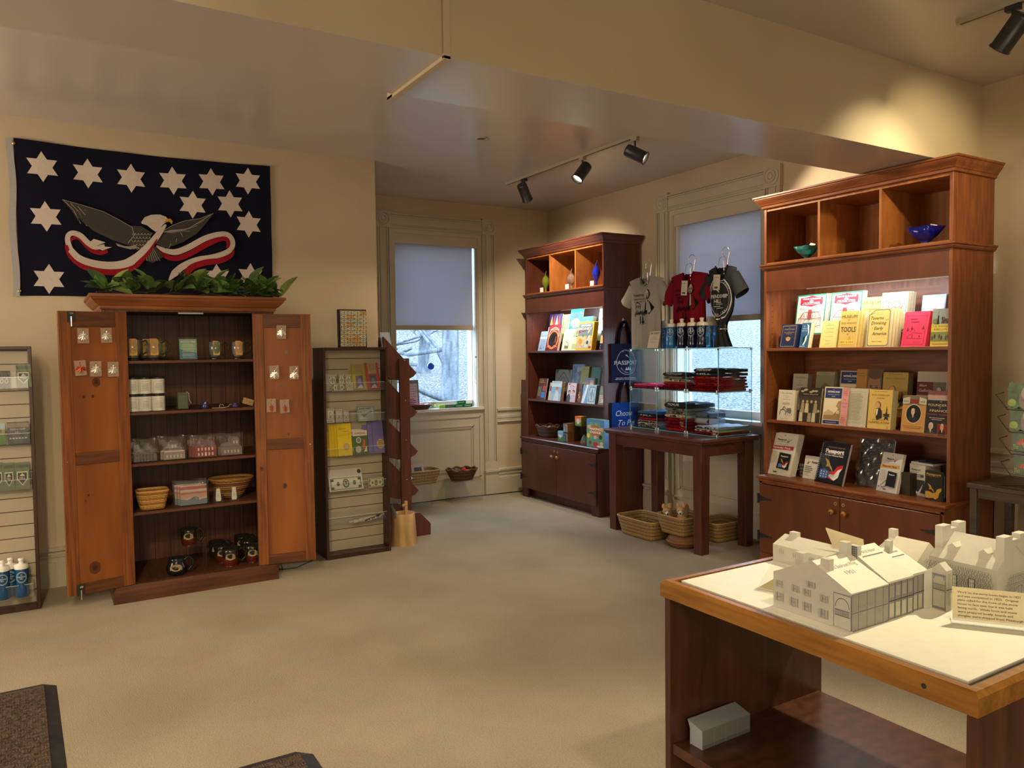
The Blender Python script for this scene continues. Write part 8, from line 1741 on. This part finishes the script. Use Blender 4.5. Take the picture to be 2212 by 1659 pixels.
def bfly(a):
    a.poly([(0, 0), (.3, .9), (.5, 1), (.6, .6), (.3, .1)], (60, 110, 50)); a.poly([(.5, 0), (.8, .3), (1, .2), (1, 0)], (90, 150, 60)); a.ell(.80, .66, .22, .30, (120, 40, 70), 18); q = random.Random(6); [a.ell(.8+.19*math.cos(k), .66+.26*math.sin(k), .03, .04, (214, 190, 200), 6) for k in range(16)]
    a.poly([(.16, .36), (.40, .60), (.42, .40), (.30, .26)], (200, 70, 40)); a.poly([(.34, .34), (.58, .56), (.60, .34), (.44, .16)], (196, 140, 70)); a.line([(.2, .36), (.38, .54)], .012, (20, 16, 14)); a.line([(.42, .24), (.56, .50)], .012, (20, 16, 14)); a.line([(.47, .20), (.58, .42)], .012, (20, 16, 14)); [a.ell(.08+.05*(k % 4), .12+.07*(k//4), .018, .03, (210, 190, 90), 6) for k in range(10)]
for k, (zc, ar, l) in enumerate(((1.185, owl, 'topmost postcard, a fluffy owlet on green'), (1.070, owl, 'second postcard from the top, a fluffy owlet'), (.957, bfly, 'third postcard, an orange butterfly on a flower'), (.833, bfly, 'lowest postcard, an orange butterfly on a flower'))):
    y = -4.26+.02*k*-1
    for j in range(2):
        t = thing('postcard', l if j == 0 else 'spare card standing behind the %s' % l.split(',')[0], 'postcard', (1.955-.01*j, -4.205+.0-.02*k*0-.012*j-.02*k, zc-.052), RW, 'postcards in the wire rack', -.10)
        mb = MB(); mb.box(-.105, .035, 0, .002, 0, .118, SATIN, lin((60, 96, 50) if j == 0 else (150, 150, 146)))
        if j == 0: a = Art(); ar(a); a.put(mb, nput(.14, .118, x0=-.105), SATIN)
        mb.build('card', t)
t = thing('price_label', 'yellow POST CARDS label above the wire rack', 'sign', (1.935, -4.26, 1.255), RW)
mb = MB(); mb.box(-.075, .10, 0, .002, 0, .075, PAINT, lin((196, 166, 84))); a = Art(); a.text('POST CARDS', .45, .50, .12, (80, 60, 30), .74); a.lines(.2, .3, .5, 1, .1, .05, (110, 90, 50)); a.put(mb, nput(.175, .075, x0=-.075)); mb.box(-.01, .01, .002, .004, -.05, .07, acrylic); mb.build('card', t)

# ================================================================== the model on the display case
CT = ZT+.0015
INK, INK2 = (96, 98, 112), (140, 142, 148)
mw_, mg = PAINT, None
WH = (200, 198, 188)
def gablebox(mb, x0, x1, y0, y1, z0, ze, xr, zr, c=WH):
    """walls + roof, ridge along y at x = xr"""
    mb.prism([(x0, z0), (x1, z0), (x1, ze), (xr, zr), (x0, ze)], 1, y0, y1, mw_, lin(c))
def mwin(a, x, y, w, h, sh=True, c=INK2):
    a.frame(x, y, w, h, min(w, h)*.10, c); a.rect(x+w*.46, y, w*.08, h, c); a.rect(x, y+h*.46, w, h*.07, c)
    if sh: a.rect(x-w*.62, y-h*.04, w*.5, h*1.08, (176, 174, 166)); a.rect(x+w*1.12, y-h*.04, w*.5, h*1.08, (176, 174, 166))
t = thing('house_model', 'white card scale model of a rambling house on the display case', 'model', (1.3, -1.9, CT), 0)
O = (1.3, -1.9, CT); z0 = CT
# south wing
mb = MB(O); mb.mat = mw_; gablebox(mb, 1.184, 1.423, -1.845, -1.692, z0, .838, 1.300, .895)
a = Art()
for x_, y_ in ((.08, .58), (.36, .58), (.55, .57), (.83, .55)): mwin(a, x_, y_-.02, .055, .17)
for x_, y_ in ((.08, .20), (.33, .18), (.55, .17), (.82, .13)): mwin(a, x_-.0, y_, .06, .21)
mwin(a, .62, .80, .055, .15)
gw, gh = .188, .12; a.put(mb, lambda u, v, w: (1.423-u*gw, -1.692+w, z0+v*.103), mw_)
a = Art(); a.frame(0, 0, 1, 1, .04, INK2); a.ring(.5, .60, .40, .03, INK, 16, 0, PI, ry=.28); a.rect(.08, .36, .84, .02, INK); a.rect(.08, .52, .84, .02, INK); [a.rect(.10+.055*k, .38, .02, .14, INK2) for k in range(15)]; a.put(mb, lambda u, v, w: (1.235-u*.051, -1.692+w, z0+v*.09), mw_)
a = Art(); a.rect(0, 0, 1, 1, (146, 144, 136)); [a.rect(.22*k+.18, 0, .012, 1, INK) for k in range(4)]; a.rect(0, .48, 1, .02, INK); a.rect(0, .60, 1, .02, INK2); a.frame(0, 0, 1, 1, .012, INK); a.put(mb, lambda u, v, w: (1.184-w, -1.692-u*.153, z0+v*.093), mw_)  # grey base of the side wall has its shade painted in
a = Art(); a.text('South Bedroom Wing', .5, .66, .10, INK, .72); a.text('1901', .5, .45, .11, INK, .22)
def roofS(u, v, w): # roof slope facing the shallow side, u along -y, v up the slope
    x = 1.184+(1.300-1.184)*v; z = .838+(.895-.838)*v; return (x-w*.44, -1.692-u*.153, z+w*.9)
a.put(mb, roofS, mw_); mb.build('south_wing', t)
# brick house section and frame house section
mb = MB(O); mb.mat = mw_; gablebox(mb, 1.186, 1.42, -1.958, -1.846, z0, .841, 1.30, .905)
a = Art(); a.rect(0, 0, 1, 1, (132, 130, 128)); [a.rect(.24*k+.01, 0, .02, 1, (70, 72, 84)) for k in range(5)]; [a.rect(.24*k+.05, .06, .17, .38, (176, 172, 156)) for k in range(4)]; [a.rect(.24*k+.05, .62, .17, .3, (150, 148, 142)) for k in range(4)]; a.rect(0, .50, 1, .025, (66, 66, 78)); a.put(mb, lambda u, v, w: (1.186-w, -1.846-u*.112, z0+v*.095), mw_)  # side wall grey includes the shade on the face turned from the light
a = Art(); a.text('Brick House', .5, .80, .09, INK, .5); a.rect(.1, .70, .8, .03, (40, 40, 50)); a.put(mb, lambda u, v, w: (1.186+.114*v-w*.44, -1.846-u*.112, .841+.064*v+w*.9), mw_); mb.build('brick_house', t)
mb = MB(O); mb.mat = mw_; gablebox(mb, 1.19, 1.41, -2.030, -1.959, z0, .843, 1.29, .890)
a = Art(); a.rect(0, 0, 1, 1, (140, 138, 134)); [a.rect(.33*k, 0, .03, 1, (70, 72, 84)) for k in range(4)]; [a.rect(.33*k+.06, .06, .24, .38, (176, 172, 156)) for k in range(3)]; a.rect(0, .50, 1, .025, (66, 66, 78)); a.put(mb, lambda u, v, w: (1.19-w, -1.959-u*.071, z0+v*.095), mw_)  # darker side wall colour stands in for shade, as on the brick house
a = Art(); a.text('Frame House', .5, .76, .09, INK, .6); a.rect(.1, .62, .8, .03, (40, 40, 50)); a.put(mb, lambda u, v, w: (1.19+.10*v-w*.44, -1.959-u*.071, .843+.047*v+w*.9), mw_); mb.build('frame_house', t)
def chim(x, y, z, w, d, h, brick=False):
    mb = MB(O); mb.box(x-w/2, x+w/2, y-d/2, y+d/2, z, z+h, mw_, lin(WH))
    if brick: a = Art(); [a.rect(.06+.24*(k % 4), .06+.16*(k//4), .2, .1, INK) for k in range(24)]; a.put(mb, lambda u, v, w_: (x+w/2-u*w, y+d/2+w_, z+v*h), mw_)
    mb.build('chimney', t)
chim(1.271, -1.715, .868, .026, .018, .036); chim(1.37, -1.74, .855, .026, .018, .04); chim(1.30, -1.83, .88, .024, .02, .046); chim(1.285, -1.852, .88, .024, .016, .036, True); chim(1.275, -1.985, .875, .016, .014, .038); chim(1.366, -2.15, .872, .02, .018, .034)
# back wing running away to the left, and its lifted roof
mb = MB(O); mb.mat = mw_; mb.prism([(-2.06, z0), (-2.20, z0), (-2.18, .797), (-2.12, .823), (-2.06, .797)], 0, 1.46, 1.735, mw_, lin(WH))
a = Art(); [mwin(a, .10+.20*k, .55-.02*k, .06, .24, k > 1) for k in range(4)]; a.put(mb, lambda u, v, w: (1.735-u*.27, -2.06+w, z0+v*.055), mw_); mb.build('north_wing', t)
chim(1.695, -2.12, .808, .028, .02, .028)
mb = MB(O); mb.add([(1.585, -2.13, .868), (1.452, -2.13, .857), (1.436, -2.11, .832), (1.535, -2.10, .820), (1.585, -2.132, .870), (1.452, -2.132, .859), (1.436, -2.112, .834), (1.535, -2.102, .822)], [(0, 1, 2, 3), (7, 6, 5, 4), (0, 4, 5, 1), (1, 5, 6, 2), (2, 6, 7, 3), (3, 7, 4, 0)], mw_, lin((206, 194, 160))); mb.build('lifted_roof', t)
# link wing behind, roof rising to the stone house
mb = MB(O); mb.prism([(-2.06, z0), (-2.24, z0), (-2.24, .815), (-2.15, .887), (-2.06, .815)], 0, 1.257, 1.372, mw_, lin((218, 214, 200))); mb.build('link_wing', t)
mb = MB(O); mb.add([(1.372, -2.062, .813), (1.372, -2.15, .886), (1.372, -2.238, .813), (1.455, -2.15, .80), (1.455, -2.15, z0), (1.372, -2.062, z0)], [(0, 1, 3), (1, 2, 3), (0, 3, 4, 5)], mw_, lin((218, 214, 200))); mb.build('link_hip', t)
# porch tower
mb = MB(O); mb.prism([(1.142, z0), (1.181, z0), (1.181, .850), (1.1615, .868), (1.142, .850)], 1, -2.062, -2.034, mw_, lin(WH))
a = Art(); a.frame(.04, .02, .92, .92, .06, INK2); a.ring(.5, .80, .38, .05, INK2, 16, 0, PI, ry=.14); a.rect(.1, .52, .8, .02, INK); a.rect(.1, .66, .8, .02, INK2); [a.rect(.12+.09*k, .54, .03, .12, INK2) for k in range(9)]; a.put(mb, lambda u, v, w: (1.181-u*.039, -2.034+w, z0+v*.103), mw_)
a = Art(); a.rect(0, 0, 1, 1, (186, 184, 172)); a.rect(0, .55, 1, .03, INK); a.rect(.4, 0, .05, 1, INK2); a.put(mb, lambda u, v, w: (1.142-w, -2.034-u*.028, z0+v*.10), mw_); mb.build('porch_tower', t)  # side face tinted greyer than the front to paint its shade
mb = MB(O); mb.add([(1.19, -2.012, z0), (1.181, -2.036, z0), (1.181, -2.036, .85), (1.19, -2.012, .843)], [(0, 1, 2, 3)], mw_, lin(WH)); mb.build('link_wall', t, solid=.002)
# stone house
SX0, SX1, SY0, SY1 = 1.072, 1.256, -2.33, -2.15
mb = MB(O); mb.prism([(SY1, z0), (SY0, z0), (SY0, .850), (-2.24, .912), (SY1, .850)], 0, SX0, SX1, mw_, lin(WH))
a = Art(); q = random.Random(17); stw, sth = SX1-SX0, .105
y_ = .02
while y_ < .96:
    x_ = q.uniform(-.02, .02); h_ = q.uniform(.035, .06)
    while x_ < .98:
        w_ = q.uniform(.025, .055)
        if not (.2 < x_ < .62 and y_ < .30 and q.random() < .9) and x_ > 0: a.frame(x_, y_, min(w_, 1-x_), h_, .004, (110, 112, 122))
        x_ += w_
    y_ += h_
for x_ in (.42, .68): a.rect(x_, .30, .10, .46, (206, 202, 186)); a.frame(x_, .30, .10, .46, .014, (60, 64, 84)); [a.rect(x_+.033*k, .30, .005, .46, (90, 94, 108)) for k in (1, 2)]; [a.rect(x_, .30+.115*k, .10, .008, (90, 94, 108)) for k in (1, 2, 3)]; a.rect(x_-.012, .28, .124, .03, (70, 74, 92))
a.put(mb, lambda u, v, w: (SX1-u*stw, SY1+w, z0+v*sth), mw_)
a = Art(); y_ = .02
while y_ < .96:
    x_ = q.uniform(0, .03); h_ = q.uniform(.035, .06)
    while x_ < .96: w_ = q.uniform(.03, .06); a.frame(x_, y_, min(w_, 1-x_), h_, .004, (96, 98, 108)); x_ += w_
    y_ += h_
a.rect(.25, .35, .12, .3, (150, 148, 146)); a.frame(.25, .35, .12, .3, .014, INK); a.put(mb, lambda u, v, w: (SX0-w, SY1-u*.18, z0+v*sth), mw_); mb.build('stone_house', t)
for x in (SX0-.002, SX1-.020):      # parapet gable ends with twin stacks
    mb = MB(O); mb.mat = mw_; mb.prism([(SY1-.03, .860), (-2.24, .906), (SY0+.03, .860), (SY0+.03, .905), (-2.30, .925), (-2.30, .934), (-2.262, .934), (-2.262, .922), (-2.222, .922), (-2.222, .934), (-2.18, .934), (SY1-.03, .918)], 0, x, x+.022, mw_, lin(WH)); mb.build('parapet', t)
for u_ in (1.205, 1.12):
    mb = MB(O); mb.mat = mw_; mb.prism([(u_-.012, .862), (u_+.012, .862), (u_+.012, .884), (u_, .894), (u_-.012, .884)], 1, -2.235, -2.172, mw_, lin(WH)); mb.build('dormer', t)
# plinth step of the porch
MB(O).box(1.180, 1.237, -1.692, -1.682, z0, z0+.003, mw_, lin(WH)).build('porch_step', t)
# folded card on an acrylic stand at the left
t = thing('card_stand', 'clear stand with a folded card at the left of the house model', 'sign', (1.50, -1.80, CT), R(200)); mb = MB(); mb.add([(-.06, 0, 0), (.055, -.01, 0), (.06, .055, .085), (-.03, .05, .075)], [(0, 1, 2, 3)], acrylic); mb.add([(-.055, .004, .003), (.02, -.004, .003), (.055, .055, .082)], [(0, 1, 2)], PAINT, lin((206, 192, 140))); mb.build('card', t, solid=.0015); MB().box(-.06, .055, -.03, .012, 0, .002, acrylic).build('foot', t)
# label card
p0 = at(1600+1660/3.614, 1100+905/3.614, 2, CT)
def label_card():
    d = Vector((.967, -2.054, 0))-Vector((1.087, -1.967, 0)); rz = math.atan2(d.y, d.x); u_ = d.normalized(); W_ = .172
    c = Vector((1.087, -1.967, CT))+u_*W_/2; n_ = Vector((-u_.y, u_.x, 0)); n_ = n_ if n_.y < 0 else -n_
    H = along(tuple(c-u_*W_/2), tuple(n_*.26+Vector((0, 0, .966))), 1, 1267)
    t = thing('label_card', 'cream label card about the stone house in a clear stand', 'sign', (c.x, c.y, CT+.001), rz, None, -.26)
    mb = MB(); mb.box(-W_/2, W_/2, -.001, 0, .006, H, PAINT, lin((226, 214, 176))); a = Art(); B = (62, 54, 44)
    for k, s_ in enumerate(('Work on the stone house began in 1821', 'and was completed in 1823.  Original', 'plans called for the front of the stone', 'house to face east, but it was built', 'facing north.  While brick and stone', 'were prepared locally, boards and', 'shingles were shipped from Pittsburgh.')):
        a.text(s_, .07, .82-.115*k, .062, B, [.80, .77, .76, .70, .75, .70, .84][k], 'l')
    a.put(mb, nput(W_, H-.006, yo=-.0011, z0=.006)); mb.build('card', t)
    mb = MB(); mb.box(-W_/2-.003, W_/2, -.003, -.0015, -.001, .012, acrylic); mb.box(-W_/2-.003, W_/2, .0, .0015, 0, H*.8, acrylic); mb.xf = Matrix.Rotation(.26, 4, 'X'); mb.box(-W_/2-.003, W_/2, -.012, .03, -.001, .0005, acrylic); mb.build('clear_stand', t)
label_card()
# small model on the lower shelf
pa = at(1517, 1621, 2, .2325); pb = at(1487, 1607, 2, .2325); pc = at(1620, 1580, 2, .2325)
w_ = (pa-pb).length; l_ = (pc-pa).length; ax = (pc-pa).normalized(); ay = (pb-pa).normalized()
t = thing('porch_model', 'small white porch model lying on the lower shelf of the display case', 'model', tuple(pa), math.atan2(ax.y, ax.x))
sg = 1 if ax.cross(ay).z > 0 else -1
hh = .058
mb = MB(); mb.prism([(0, 0), (sg*w_, 0), (sg*w_, hh*.85), (sg*w_*1.2, hh*1.25), (0, hh)], 0, 0, l_, mw_, lin((165, 170, 176)))
a = Art(); a.rect(0, 0, 1, 1, (130, 130, 128)); a.rect(0, 0, 1, .22, (110, 110, 110)); [a.rect(.24*k, 0, .012, 1, INK2) for k in range(5)]; a.rect(0, .22, 1, .02, INK2); a.rect(0, .94, 1, .03, INK2); a.put(mb, lambda u, v, w: (u*l_, -sg*w, v*hh), mw_); mb.build('body', t)
